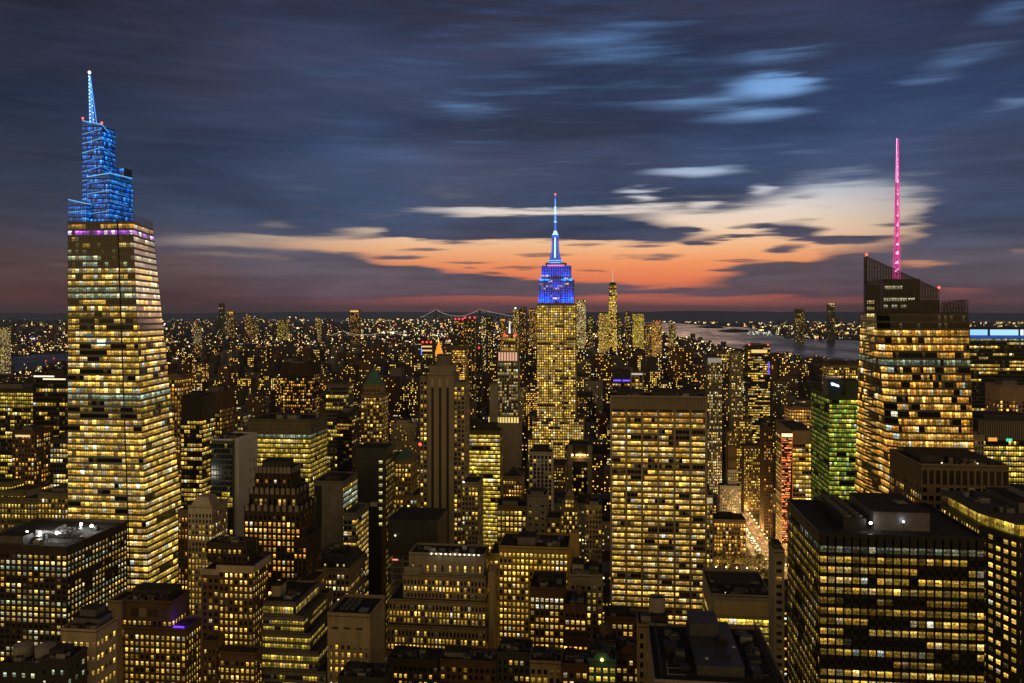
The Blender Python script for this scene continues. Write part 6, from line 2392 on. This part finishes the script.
# ------------------------------------------------------------------ the rest of the city
NICK = [('tapering glass skyscraper with', 'tapering glass skyscraper'), ('art deco skyscraper with blue', 'blue topped deco skyscraper'), ('faceted glass office', 'magenta mast tower'),
        ('broad pale stone', 'broad pale slab'), ('wide office block with glowing', 'glowing flat topped block'), ('blank white concrete flank', 'white flanked tower'), ('topped by a green copper', 'copper pyramid tower'),
        ('low green copper roof', 'small copper roof'), ('single column of lit', 'plain black slab'), ('three dark vertical', 'striped stone tower'), ('bright yellow floors beside', 'bright glass office'),
        ('slim white concrete', 'white grid tower'), ('amber glowing sign', 'amber sign tower'), ('rosy floodlit crown', 'rosy crowned tower'), ('dark rounded apartment', 'dark twin towers'),
        ('patch of gold offices', 'tower with gold offices'), ('two yellow ribbons', 'block with yellow ribbons'), ('gilded pyramid roof', 'gilded pyramid'), ('floodlit pale top floor', 'floodlit topped tower'),
        ('glowing gold crown band', 'gold crowned apartments'), ('blue violet line of light', 'blue violet line'), ('rose gold in', 'rose gold building'), ('lit green and yellow', 'green lit tower'),
        ('blazing pale blue', 'pale blue crown'), ('orange red sign', 'orange red sign'), ('bright line of light under', 'slab with roof light'), ('three full yellow', 'three yellow floors'),
        ('brick apartment tower with a lit', 'lit parapet tower'), ('wide low building with white banded', 'banded gold building'), ('blaze yellow', 'blazing yellow block'), ('tallest downtown', 'antenna skyscraper'),
        ('lit deep gold', 'deep gold block'), ('two gold lit bands', 'gold banded tower'), ('riverside tower with a glowing', 'gold topped riverside tower'), ('widely scattered lights', 'scattered light tower'),
        ('half built tower', 'half built tower'), ('white stepped stone tower', 'white stepped tower'), ('black fronted', 'black fronted tower'), ('brightly windowed building', 'building by the trees')]
refs = []
for b in HEROES:
    for k, nck in NICK:
        if k in b.label:
            e = b.ext
            q = proj((e[0] + e[1]) / 2, e[2], max(f[5] for f in b.foot) if b.foot else e[5])
            refs.append((nck, q[0], q[1], e[2]))
FOOT = [f for b in HEROES for f in b.foot]


def clear_of(x0, x1, y0, y1, m=2.0):
    for f in FOOT:
        if x0 < f[1] + m and x1 > f[0] - m and y0 < f[3] + m and y1 > f[2] - m:
            return False
    return True


YL = [(300, 700), (430, 668), (560, 610), (700, 545), (900, 476), (1200, 424), (1600, 388), (2200, 364), (3000, 348), (4000, 339), (6000, 331)]


SHORE = [(560, 318), (640, 327), (668, 336), (700, 343), (750, 353), (800, 358.5), (860, 363), (1060, 367)]


def shore(px):
    if px < 74:
        return 374.5
    for (a, b), (c, d) in zip(SHORE, SHORE[1:]):
        if a <= px <= c:
            return b + (d - b) * (px - a) / (c - a)
    return 0


def ylim(D):
    for (a, b), (c, d) in zip(YL, YL[1:]):
        if D <= c:
            return b + (d - b) * (max(D, a) - a) / (c - a)
    return YL[-1][1]


R = random.Random(2024)
WALLS = [('brown', BROWN), ('tan', TAN), ('grey', GREY), ('pale', CONC), ('brick', BRICK), ('charcoal', CHAR), ('cream', CREAM), ('dark brown', DBROWN), ('olive', OLIVE), ('stone', STONE)]
lots = []
ave_x = [-2600, -2300, -2020, -1740, -1460, -1180, -900, -640, -420, -262, -126, 20, 166, 318, 470, 750, 1030, 1310, 1590, 1870, 2150, 2430]
for i in range(2, 45):
    ya, yb = 170 + 80.5 * i + 7, 170 + 80.5 * (i + 1) - 7
    for xa, xb in zip(ave_x, ave_x[1:]):
        x = xa + (15 if xa in (166, -126) else 12)
        xe = xb - 12
        while x < xe - 10:
            w = R.uniform(14, 34) if R.random() < .7 else R.uniform(30, 52)
            w = min(w, xe - x)
            for half in ((0, 1) if R.random() < .6 else (2,)):
                y0, y1 = (ya, (ya + yb) / 2 - 1) if half == 0 else ((ya + yb) / 2 + 1, yb) if half == 1 else (ya, yb)
                if half == 2:
                    y1 = ya + R.uniform(30, 64)
                lots.append((x, x + w - 1.0, y0, y1))
            x += w
gen = []
for (x0, x1, y0, y1) in lots:
    q = proj((x0 + x1) / 2, y0, 0)
    if not q or q[0] < -30 or q[0] > 1054 or y0 < 330:
        continue
    if q[1] < 683 and (in_px_poly(q[0], q[1], BAY) or in_px_poly(q[0], q[1], RIVER)):
        continue
    if x0 < 182 and x1 > 150 and y0 > 700:
        continue
    if not clear_of(x0, x1, y0, y1):
        continue
    if x1 > 84 and x0 < 156 and y1 > 640 and y0 < 905:
        continue
    k = q[2]
    esb = 446 if 520 < q[0] < 596 and y0 < 1300 else 0
    yl = max(ylim(y0), shore(q[0]) - (3.5 if R.random() < .25 and q[0] > 80 else 0)) if q[0] > 80 or y0 < 3900 else ylim(y0)
    yl = max(yl, esb)
    hmax = EYE - (yl - HOR) * k / FOC
    if hmax < 9:
        continue
    t = R.random()
    h = hmax * (R.uniform(.72, 1.0) if t < .16 else R.uniform(.3, .65))
    if y0 > 700:
        h = max(10, min(h, hmax)) * 1.0
        if t > .35:
            h = min(h, R.uniform(16, 58))
    if 700 < y0 < 1250 and 690 < q[0] < 800:
        h = min(h, 26)
    if x1 - x0 < 20 and h > 100:
        h *= .7
    yt = HOR + FOC * (EYE - h) / k
    gen.append([yt, x0, x1, y0, y1, h, k, q[0]])
# those that show largest become buildings of their own
gen.sort(key=lambda g: -((g[2] - g[1]) * g[5] / g[6] ** 2) * (1.0 if g[5] > 40 else .55) * (0.25 if g[3] < 600 else 1))
N_OWN = 176
own, mass = gen[:N_OWN], gen[N_OWN:]
used_labels = {}


def gen_building(g, i):
    yt, x0, x1, y0, y1, h, k, cx = g
    r = random.Random(i * 31 + 5)
    wn, wm = r.choice(WALLS)
    lt = r.choice([.09, .18, .26, .36, .45, .55, .75])
    lw = 'almost unlit' if lt < .1 else 'sparsely lit' if lt < .3 else 'half lit' if lt < .6 else 'brightly lit'
    pal = r.choice(['amber', 'gold', 'gold', 'amber', 'mixed', 'pale', 'lemon'])
    kind = r.choice(['tank', 'hut', 'twin', 'flat', 'setback', 'vents'])
    if kind == 'setback' and (h < 45 or x1 - x0 < 18):
        kind = 'hut'
    rw = dict(tank='a water tank', hut='a roof hut', twin='two roof huts', flat='a bare roof', setback='a set back top', vents='roof vents')[kind]
    asp = h / (x1 - x0)
    sw = 'tall narrow' if asp > 2.6 else 'upright' if asp > 1.5 else 'stocky' if asp > .8 else 'low broad'
    nm = 'apartment_building' if lt < .4 and h > 40 else 'office_building' if lt >= .4 else 'masonry_building'
    # find the named neighbour it stands nearest in the view
    best = sorted(refs, key=lambda n: abs(n[1] - cx) + .8 * abs(n[2] - yt) + (80 if n[3] > 3500 else 0))

    def rel(n):
        d = y0 - n[3]
        return ('behind' if d > 40 else 'in front of' if d < -40 else 'beside') + ' the ' + n[0]
    base = '%s %s building with %s, %s' % (sw, wn, rw, lw)
    cands = ['%s, %s' % (base, rel(n)) for n in best[:4]]
    lab = next((c for c in cands if c not in used_labels and len(c.split()) <= 16), None)
    if lab is None:
        lab = next((c for c in ('%s, between the %s and the %s' % ('%s %s building, %s' % (sw, wn, lw), a[0], b_[0]) for a in best[:3] for b_ in best[1:5] if a is not b_) if c not in used_labels and len(c.split()) <= 16), '%s %s building, %s' % (sw, wn, rel(best[0])))
    used_labels[lab] = 1
    B = Bld(nm, lab, 'building', group='lesser buildings filling the blocks', mode='merged', seed=1000 + i)
    far = max(1.0, y0 / 1500.0)
    if y0 > 1200:
        lt *= .62
    s = st(wm, cw=2.7 * far, fh=3.4 * far, pw=1.5 * far, sh=1.9 * far, pr=.3, sr=.25, lit=lt, pal=pal, lvl=1.1, tb=2.0, fv=.1)
    par = 1.0 if y0 < 1400 else 0
    if kind == 'setback':
        e0 = B.body(x0, x1, y0, y1, 0, h * .72, s, par=par)
        B.body(x0 + (x1 - x0) * .16, x1 - (x1 - x0) * .16, y0 + 3, y1 - 4, h * .72 + .4, h, s, par=par)
    else:
        B.body(x0, x1, y0, y1, 0, h, s, par=par)
    w, d, z = x1 - x0, y1 - y0, h + .4
    if kind == 'tank':
        B.tank(x0 + w * r.uniform(.25, .75), y0 + d * .4, z, r.uniform(2, 2.8), r.uniform(3.4, 4.6))
        B.hut(x0 + w * .1, x0 + w * .3, y0 + d * .5, y0 + d * .8, z, 2.8, GREY)
    elif kind == 'hut' or kind == 'setback':
        if w > 12:
            B.hut(x0 + w * .3, x0 + w * .68, y0 + d * .3, y0 + d * .7, z, r.uniform(2.8, 5), r.choice([GREY, CHAR, GREYM, wm]))
    elif kind == 'twin':
        B.hut(x0 + w * .1, x0 + w * .36, y0 + d * .3, y0 + d * .7, z, r.uniform(2.6, 4), GREY)
        B.hut(x0 + w * .56, x0 + w * .84, y0 + d * .4, y0 + d * .8, z, r.uniform(2.6, 5), CHAR)
    elif kind == 'vents':
        B.clutter(x0, x1, y0, y1, z, 4, i)
    B.finish()
    FOOT.append((x0, x1, y0, y1, 0, h))


for i, g in enumerate(own):
    gen_building(g, i)

FARPAL = [(1, .56, .13), (1, .66, .2), (1, .5, .1), (1, .75, .35), (1, .62, .16), (.95, .85, .6), (1, .7, .22)]


def far_glow(r, k):
    t = r.random()
    c = r.choice(FARPAL) if t < .93 else (1, .08, .06) if t < .965 else (.85, .95, 1) if t < .985 else r.choice([(.15, .25, 1), (.2, 1, .5), (.8, .2, 1)])
    k *= math.exp(r.gauss(0, .6))
    return (c[0] * k, c[1] * k, c[2] * k, r.random())


def far_city():
    r = random.Random(77)
    mb = MB()
    mats = [CHAR, DBROWN, BROWN, BRICK, GREY]
    for g in mass:
        yt, x0, x1, y0, y1, h, k, cx = g
        mb.box(x0, x1, y0, y1, 0, h, r.choice(mats), bottom=False)
        if r.random() < .5:
            w = x1 - x0
            mb.box(x0 + w * .3, x0 + w * .6, y0 + 4, y0 + 12, h, h + 3, GREY, bottom=False)
        f = max(1, y0 / 1500)
        nx, nz = int((x1 - x0) / (2.7 * f)), int(h / (3.4 * f))
        lt = r.choice([.07, .11, .15, .2, .26, .35, .45, .8])
        pal = r.choice(['amber', 'gold', 'mixed', 'gold'])
        for i in range(nx):
            for j in range(nz):
                if r.random() < lt:
                    c = r.choice(PAL[pal])
                    kk = 1.6 * math.exp(r.gauss(0, .4))
                    xa, za = x0 + (i + .25) * (x1 - x0) / nx, (j + .3) * h / nz
                    mb.poly([(xa, y0 - .06, za), (xa + 1.3 * f, y0 - .06, za), (xa + 1.3 * f, y0 - .06, za + 1.6 * f), (xa, y0 - .06, za + 1.6 * f)], LIGHTS, (c[0] * kk, c[1] * kk, c[2] * kk, 0))
    tag(mb.build('city_blocks'), kind='stuff')

    mb = MB()
    n = 0
    while n < 5200:
        px = r.uniform(-20, 1044)
        py = 318.6 + (r.random() ** .8) * 58
        if in_px_poly(px, py, BAY) or in_px_poly(px, py, RIVER):
            continue
        D = EYE * FOC / (py - HOR)
        if D < 2600:
            continue
        if 560 < px < 1044 and py < 321 and r.random() < .6:
            continue
        gx, gy = gpt(px, py)
        sc = D / FOC
        w = r.uniform(2, 5) * sc
        hh = min(r.uniform(1.0, 5.5) * sc, 150) * (1.5 if r.random() < .1 else 1)
        if 640 < px < 690 and py > 330:
            hh *= .5
        if 180 < px < 470 and py < 324:
            hh = min(hh, 5 * sc)
        elif py < 324:
            hh = min(hh, 1.5 * sc)
        if py > shore(px) > 0 and (px > 74 or py > 372):
            hh = min(hh, max(.3, py - shore(px) + 1) * sc)
        mb.box(gx - w / 2, gx + w / 2, gy, gy + w, 0, hh, r.choice(mats), bottom=False)
        n += 1
        dens = 4.6
        if 330 < px < 455 and py < 337:
            dens = 4.5
        if 160 < px < 330 and py < 345:
            dens = 4.2
        for q in range(int(r.expovariate(1 / dens))):
            s_ = sc * r.uniform(.3, .62)
            xa = gx + r.uniform(-w / 2, w / 2 - s_ * .5)
            za = r.uniform(0, max(.1, hh - s_))
            mb.poly([(xa, gy - sc * .05, za), (xa + s_, gy - sc * .05, za), (xa + s_, gy - sc * .05, za + s_), (xa, gy - sc * .05, za + s_)], LIGHTS, far_glow(r, 2.5))
    tag(mb.build('far_city'), kind='stuff')
    # street and harbour lights, each a small lantern box
    mb = MB()

    def dot(px, py, size, c, k):
        gx, gy = gpt(px, py)
        sc = gy / FOC
        s_ = size * sc
        k *= 1.25 * min(5.0, math.exp(1.9e-5 * gy))
        mb.box(gx - s_ / 2, gx + s_ / 2, gy, gy + s_, 2, 2 + s_, LIGHTS, glow=(c[0] * k, c[1] * k, c[2] * k, 0))
    AM, YE, WH = (1, .5, .1), (1, .68, .22), (1, .88, .6)
    for i in range(230):      # far shore of the bay
        dot(r.gauss(775, 48), r.uniform(317.4, 322), r.uniform(.6, 1.3), r.choice([AM, AM, YE]), r.uniform(.5, 1.4))
    for px, py in ((688, 317.8), (704, 320), (711, 320), (697, 320.5)):
        dot(px, py, 2.2, WH, 2.0)
        for q in range(4):
            dot(px + r.gauss(0, 3), py + .4, .9, YE, 1.0)
    for i in range(60):       # terminals on the point
        dot(r.uniform(768, 796), 326.8 + r.uniform(-.4, .4), r.uniform(.5, .9), r.choice([WH, YE, (.8, 1, .6)]), r.uniform(.4, .9))
    for i in range(60):
        dot(r.uniform(748, 800), r.uniform(331.8, 335.5), r.uniform(.6, 1.1), r.choice([WH, (.85, 1, .6), (.9, 1, .8)]), r.uniform(.35, .9))
    for i in range(170):      # the built up point itself
        dot(r.uniform(793, 860), r.uniform(322, 339), r.uniform(.5, 1.0), r.choice([AM, YE, YE, WH, (.9, 1, .6)]), r.uniform(.3, 1.1))
    for i in range(90):
        dot(r.uniform(640, 880), r.uniform(316.6, 319), r.uniform(.4, .8), r.choice([AM, YE, (1, .3, .1)]), r.uniform(.25, .7))
    for i in range(170):
        dot(r.uniform(966, 1030), r.uniform(316.8, 324), r.uniform(.5, 1.1), r.choice([AM, AM, YE, (1, .25, .1)]), r.uniform(.4, 1.2))
    for i in range(120):      # bright avenues across the river
        dot(r.uniform(352, 452), r.uniform(320, 329), r.uniform(.6, 1.2), r.choice([YE, AM, (.95, .85, .4)]), r.uniform(.4, 1.2))
    for i in range(70):
        dot(r.uniform(400, 450), 335 + r.gauss(0, .9), r.uniform(.6, 1.2), r.choice([(.95, .9, .4), WH]), r.uniform(.5, 1.1))
    for i in range(60):
        dot(r.gauss(395, 10), 333.5 + r.gauss(0, .5), r.uniform(.8, 1.6), WH, r.uniform(.6, 1.5))
    for i in range(60):       # near river bank
        dot(r.uniform(0, 66), r.uniform(341, 353), r.uniform(.5, 1.2), r.choice([YE, AM, WH]), r.uniform(.4, 1.3))
    for i in range(26):
        dot(r.uniform(28, 48), 339 + r.gauss(0, 1.2), r.uniform(.6, 1.2), (.12, .12, 1), r.uniform(.6, 1.3))
    for i in range(14):
        dot(r.gauss(48, 3), 333 + r.gauss(0, 1.5), r.uniform(.7, 1.4), (1, .15, .08), r.uniform(.7, 1.4))
    for px in range(280, 308, 2):
        if r.random() < .75:
            dot(px, 316.6, .9, AM, .5)
    for i in range(26):       # rows of street lamps across the boroughs
        x0, y0 = r.uniform(0, 600), r.uniform(320, 352)
        dx, dy = r.uniform(12, 46), r.uniform(-1.2, 1.2) * (y0 - 314) / 14
        c = r.choice([AM, YE, YE, WH])
        k_ = r.uniform(.5, 1.2)
        m_ = int(dx / 1.8)
        for q in range(m_):
            dot(x0 + dx * q / m_, max(318.5, y0 + dy * q / m_), .55, c, k_ * r.uniform(.6, 1.3))
    for i in range(240):      # red and white points scattered over the far boroughs
        dot(r.uniform(0, 640), r.uniform(320, 372), r.uniform(.5, 1.0), r.choice([(1, .06, .05), WH, YE, YE, AM]), r.uniform(.4, 1.5))
    tag(mb.build('distant_street_lights'), kind='stuff')


far_city()


# ------------------------------------------------------------------ the lit avenue: trees, lamps, cars
def leaf_mat():
    m, t, b = base_mat('leaves')
    geo = t.new('ShaderNodeNewGeometry')
    n = t.noise(geo.outputs['Position'], 0.8, 3.0, 0.6)
    t.put(b.inputs['Base Color'], t.mix(n, (0.06, 0.075, 0.018, 1), (0.13, 0.11, 0.03, 1)))
    b.inputs['Roughness'].default_value = 0.7
    return m


LEAF = leaf_mat()
BARK = wall_mat((0.06, 0.045, 0.03), 0.95, 0.4)


def make_tree(seed, h):
    r = random.Random(seed)
    root = bpy.data.objects.new('street_tree', None)
    COL.objects.link(root)
    t = MB()
    t.cyl(0, 0, 0, h * .45, .32, .2, 8, BARK)
    for k in range(5):
        a = k * 1.257 + r.uniform(-.3, .3)
        t.bar((0, 0, h * r.uniform(.3, .42)), (math.cos(a) * h * .22, math.sin(a) * h * .22, h * r.uniform(.6, .8)), .1, BARK, n=5)
    t.build('trunk', root)
    c = MB()
    cl = [(r.gauss(0, h * .15), r.gauss(0, h * .15), h * r.uniform(.45, .95), h * r.uniform(.1, .18)) for _ in range(14)]
    for (x, y, z, rr) in cl:
        for _ in range(60):
            d = np.array([r.gauss(0, 1) for _ in range(3)])
            d /= np.linalg.norm(d)
            p = np.array((x, y, z)) + d * rr * r.random() ** .4
            u = np.cross(d, (r.gauss(0, 1), r.gauss(0, 1), r.gauss(0, 1)))
            u /= np.linalg.norm(u) + 1e-6
            w = np.cross(d, u)
            s_ = r.uniform(.25, .5)
            c.poly([tuple(p - u * s_), tuple(p - w * s_ * .6), tuple(p + u * s_), tuple(p + w * s_ * .6)], LEAF)
    c.build('crown', root)
    return root


def copy_tree(o, parent=None):
    c = o.copy()
    COL.objects.link(c)
    if parent:
        c.parent = parent
    for ch in list(o.children):
        copy_tree(ch, c)
    return c


protos = [make_tree(3, 13), make_tree(8, 15), make_tree(11, 12)]
r = random.Random(12)
spots = [(105 + i * 6.3 + r.uniform(-1, 1), 872 + (i % 2) * 9 + r.uniform(-3, 3)) for i in range(8)] + [(148.5, 800 + i * 14) for i in range(6)]
for i, (x, y) in enumerate(spots):
    p = protos[i % 3]
    o = p if i < 3 else copy_tree(p)
    o.location = (x, y, 0)
    o.scale = (1.35, 1.35, 1.35)
    o.rotation_euler = (0, 0, r.uniform(0, 6))
    tag(o, 'leafy street tree lit yellow by lamps beside the bright avenue', 'tree', 'street trees along the lit avenue')


def make_lamp():
    root = bpy.data.objects.new('street_lamp', None)
    COL.objects.link(root)
    p = MB()
    p.cyl(0, 0, 0, 9, .14, .09, 8, DARKM)
    p.bar((0, 0, 9), (-1.8, 0, 9.5), .07, DARKM)
    p.build('post', root)
    hd = MB()
    hd.ball((-1.9, 0, 9.3), .55, glow_mat((1, .56, .16), 12.0), n=8, m=5)
    hd.build('lamp_head', root.children[0])
    return root


lamp0 = make_lamp()
for i in range(48):
    sd = 1 if i % 2 else -1
    o = lamp0 if i == 0 else copy_tree(lamp0)
    o.location = (166 + sd * 10.2, 740 + (i // 2) * 17, .13)
    o.rotation_euler = (0, 0, 0 if sd > 0 else math.pi)
    tag(o, 'glowing street lamp at the kerb of the bright avenue', 'street lamp', 'street lamps along the lit avenue')
    if i % 4 in (0, 3):
        ld = bpy.data.lights.new('street_lamp_light', 'POINT')
        ld.energy = 20000
        ld.color = (1, .58, .2)
        ld.shadow_soft_size = .5
        lo = bpy.data.objects.new('street_lamp_light', ld)
        COL.objects.link(lo)
        lo.location = (166 + sd * 8, 740 + (i // 2) * 17, 8.6)


for i in range(5):            # lamps added in front of the trees to brighten them
    o = copy_tree(lamp0)
    o.location = (104 + i * 10, 862, .13)
    o.rotation_euler = (0, 0, math.pi / 2)
    tag(o, 'added street lamp in the row lighting the street trees', 'street lamp', 'added street lamps lighting the trees')
    ld = bpy.data.lights.new('street_lamp_light', 'POINT')
    ld.energy = 12000
    ld.color = (1, .58, .2)
    lo = bpy.data.objects.new('street_lamp_light', ld)
    COL.objects.link(lo)
    lo.location = (104 + i * 10, 859, 8.6)


def make_car(mat, nm='car'):
    root = bpy.data.objects.new(nm, None)
    COL.objects.link(root)
    b = MB()
    b.prism([(-.92, -2.25), (.92, -2.25), (.92, 2.25), (-.92, 2.25)], .35, .95, mat, [(-.86, -2.15), (.86, -2.15), (.86, 2.2), (-.86, 2.2)])
    b.build('body', root)
    c = MB()
    c.prism([(-.82, -1.0), (.82, -1.0), (.82, 1.7), (-.82, 1.7)], .95, 1.45, BLACK, [(-.68, -.4), (.68, -.4), (.68, 1.3), (-.68, 1.3)])
    c.build('cabin', root)
    for sx in (-.85, .85):
        for sy in (-1.4, 1.4):
            w = MB()
            ring = [(sy + .34 * math.cos(k * math.pi / 5), .34 + .34 * math.sin(k * math.pi / 5)) for k in range(10)]
            w.poly([(sx - .1, y, z) for y, z in ring], BLACK)
            w.poly([(sx + .1, y, z) for y, z in ring[::-1]], BLACK)
            for k in range(10):
                a, d = ring[k], ring[(k + 1) % 10]
                w.poly([(sx - .1, a[0], a[1]), (sx + .1, a[0], a[1]), (sx + .1, d[0], d[1]), (sx - .1, d[0], d[1])], BLACK)
            w.build('wheel', root)
    for sx in (-.62, .62):
        h = MB()
        h.box(sx - .22, sx + .22, -2.32, -2.2, .6, .85, glow_mat((1, .92, .75), 14))
        h.build('headlight', root)
        t = MB()
        t.box(sx - .2, sx + .2, 2.2, 2.3, .62, .85, glow_mat((1, .05, .03), 8))
        t.build('tail_light', root)
    return root


CARM = [metal_mat((.5, .5, .5), .3), metal_mat((.03, .03, .035), .3), metal_mat((.45, .30, .02), .35), metal_mat((.25, .03, .03), .3)]
CARN = ['silver', 'black', 'yellow', 'red']
cars = [make_car(m) for m in CARM]
r = random.Random(4)
n = 0
for lane, away in ((-6.2, False), (-2.6, False), (2.6, True), (6.2, True)):
    y = 760 + r.uniform(0, 8)
    while y < 1110:
        k = r.randrange(4)
        if n < 4:
            k = n
        o = cars[k] if n < 4 else copy_tree(cars[k])
        o.location = (166 + lane, y, .012)
        o.rotation_euler = (0, 0, 0 if not away else math.pi)
        tag(o, '%s car with %s in the traffic on the bright avenue' % (CARN[k], 'white headlights showing' if not away else 'red tail lights showing'), 'car', '%s cars %s on the lit avenue' % (CARN[k], 'coming' if not away else 'going'))
        y += r.uniform(8, 26)
        n += 1


# ------------------------------------------------------------------ evening air
def haze(density, col):
    mb = MB()
    mb.box(-45000, 45000, -300, 45500, -1.0, 640.0, None)
    m = bpy.data.materials.new('haze')
    m.use_nodes = True
    t = NT(m.node_tree)
    t.n.clear()
    out = t.new('ShaderNodeOutputMaterial')
    v = t.new('ShaderNodeVolumePrincipled')
    v.inputs['Color'].default_value = (*col, 1)
    v.inputs['Density'].default_value = density
    t.l.new(v.outputs[0], out.inputs['Volume'])
    mb.m = [m] * len(mb.m)
    tag(mb.build('haze'), kind='stuff')


haze(1.9e-5, (.42, .62, 1.0))
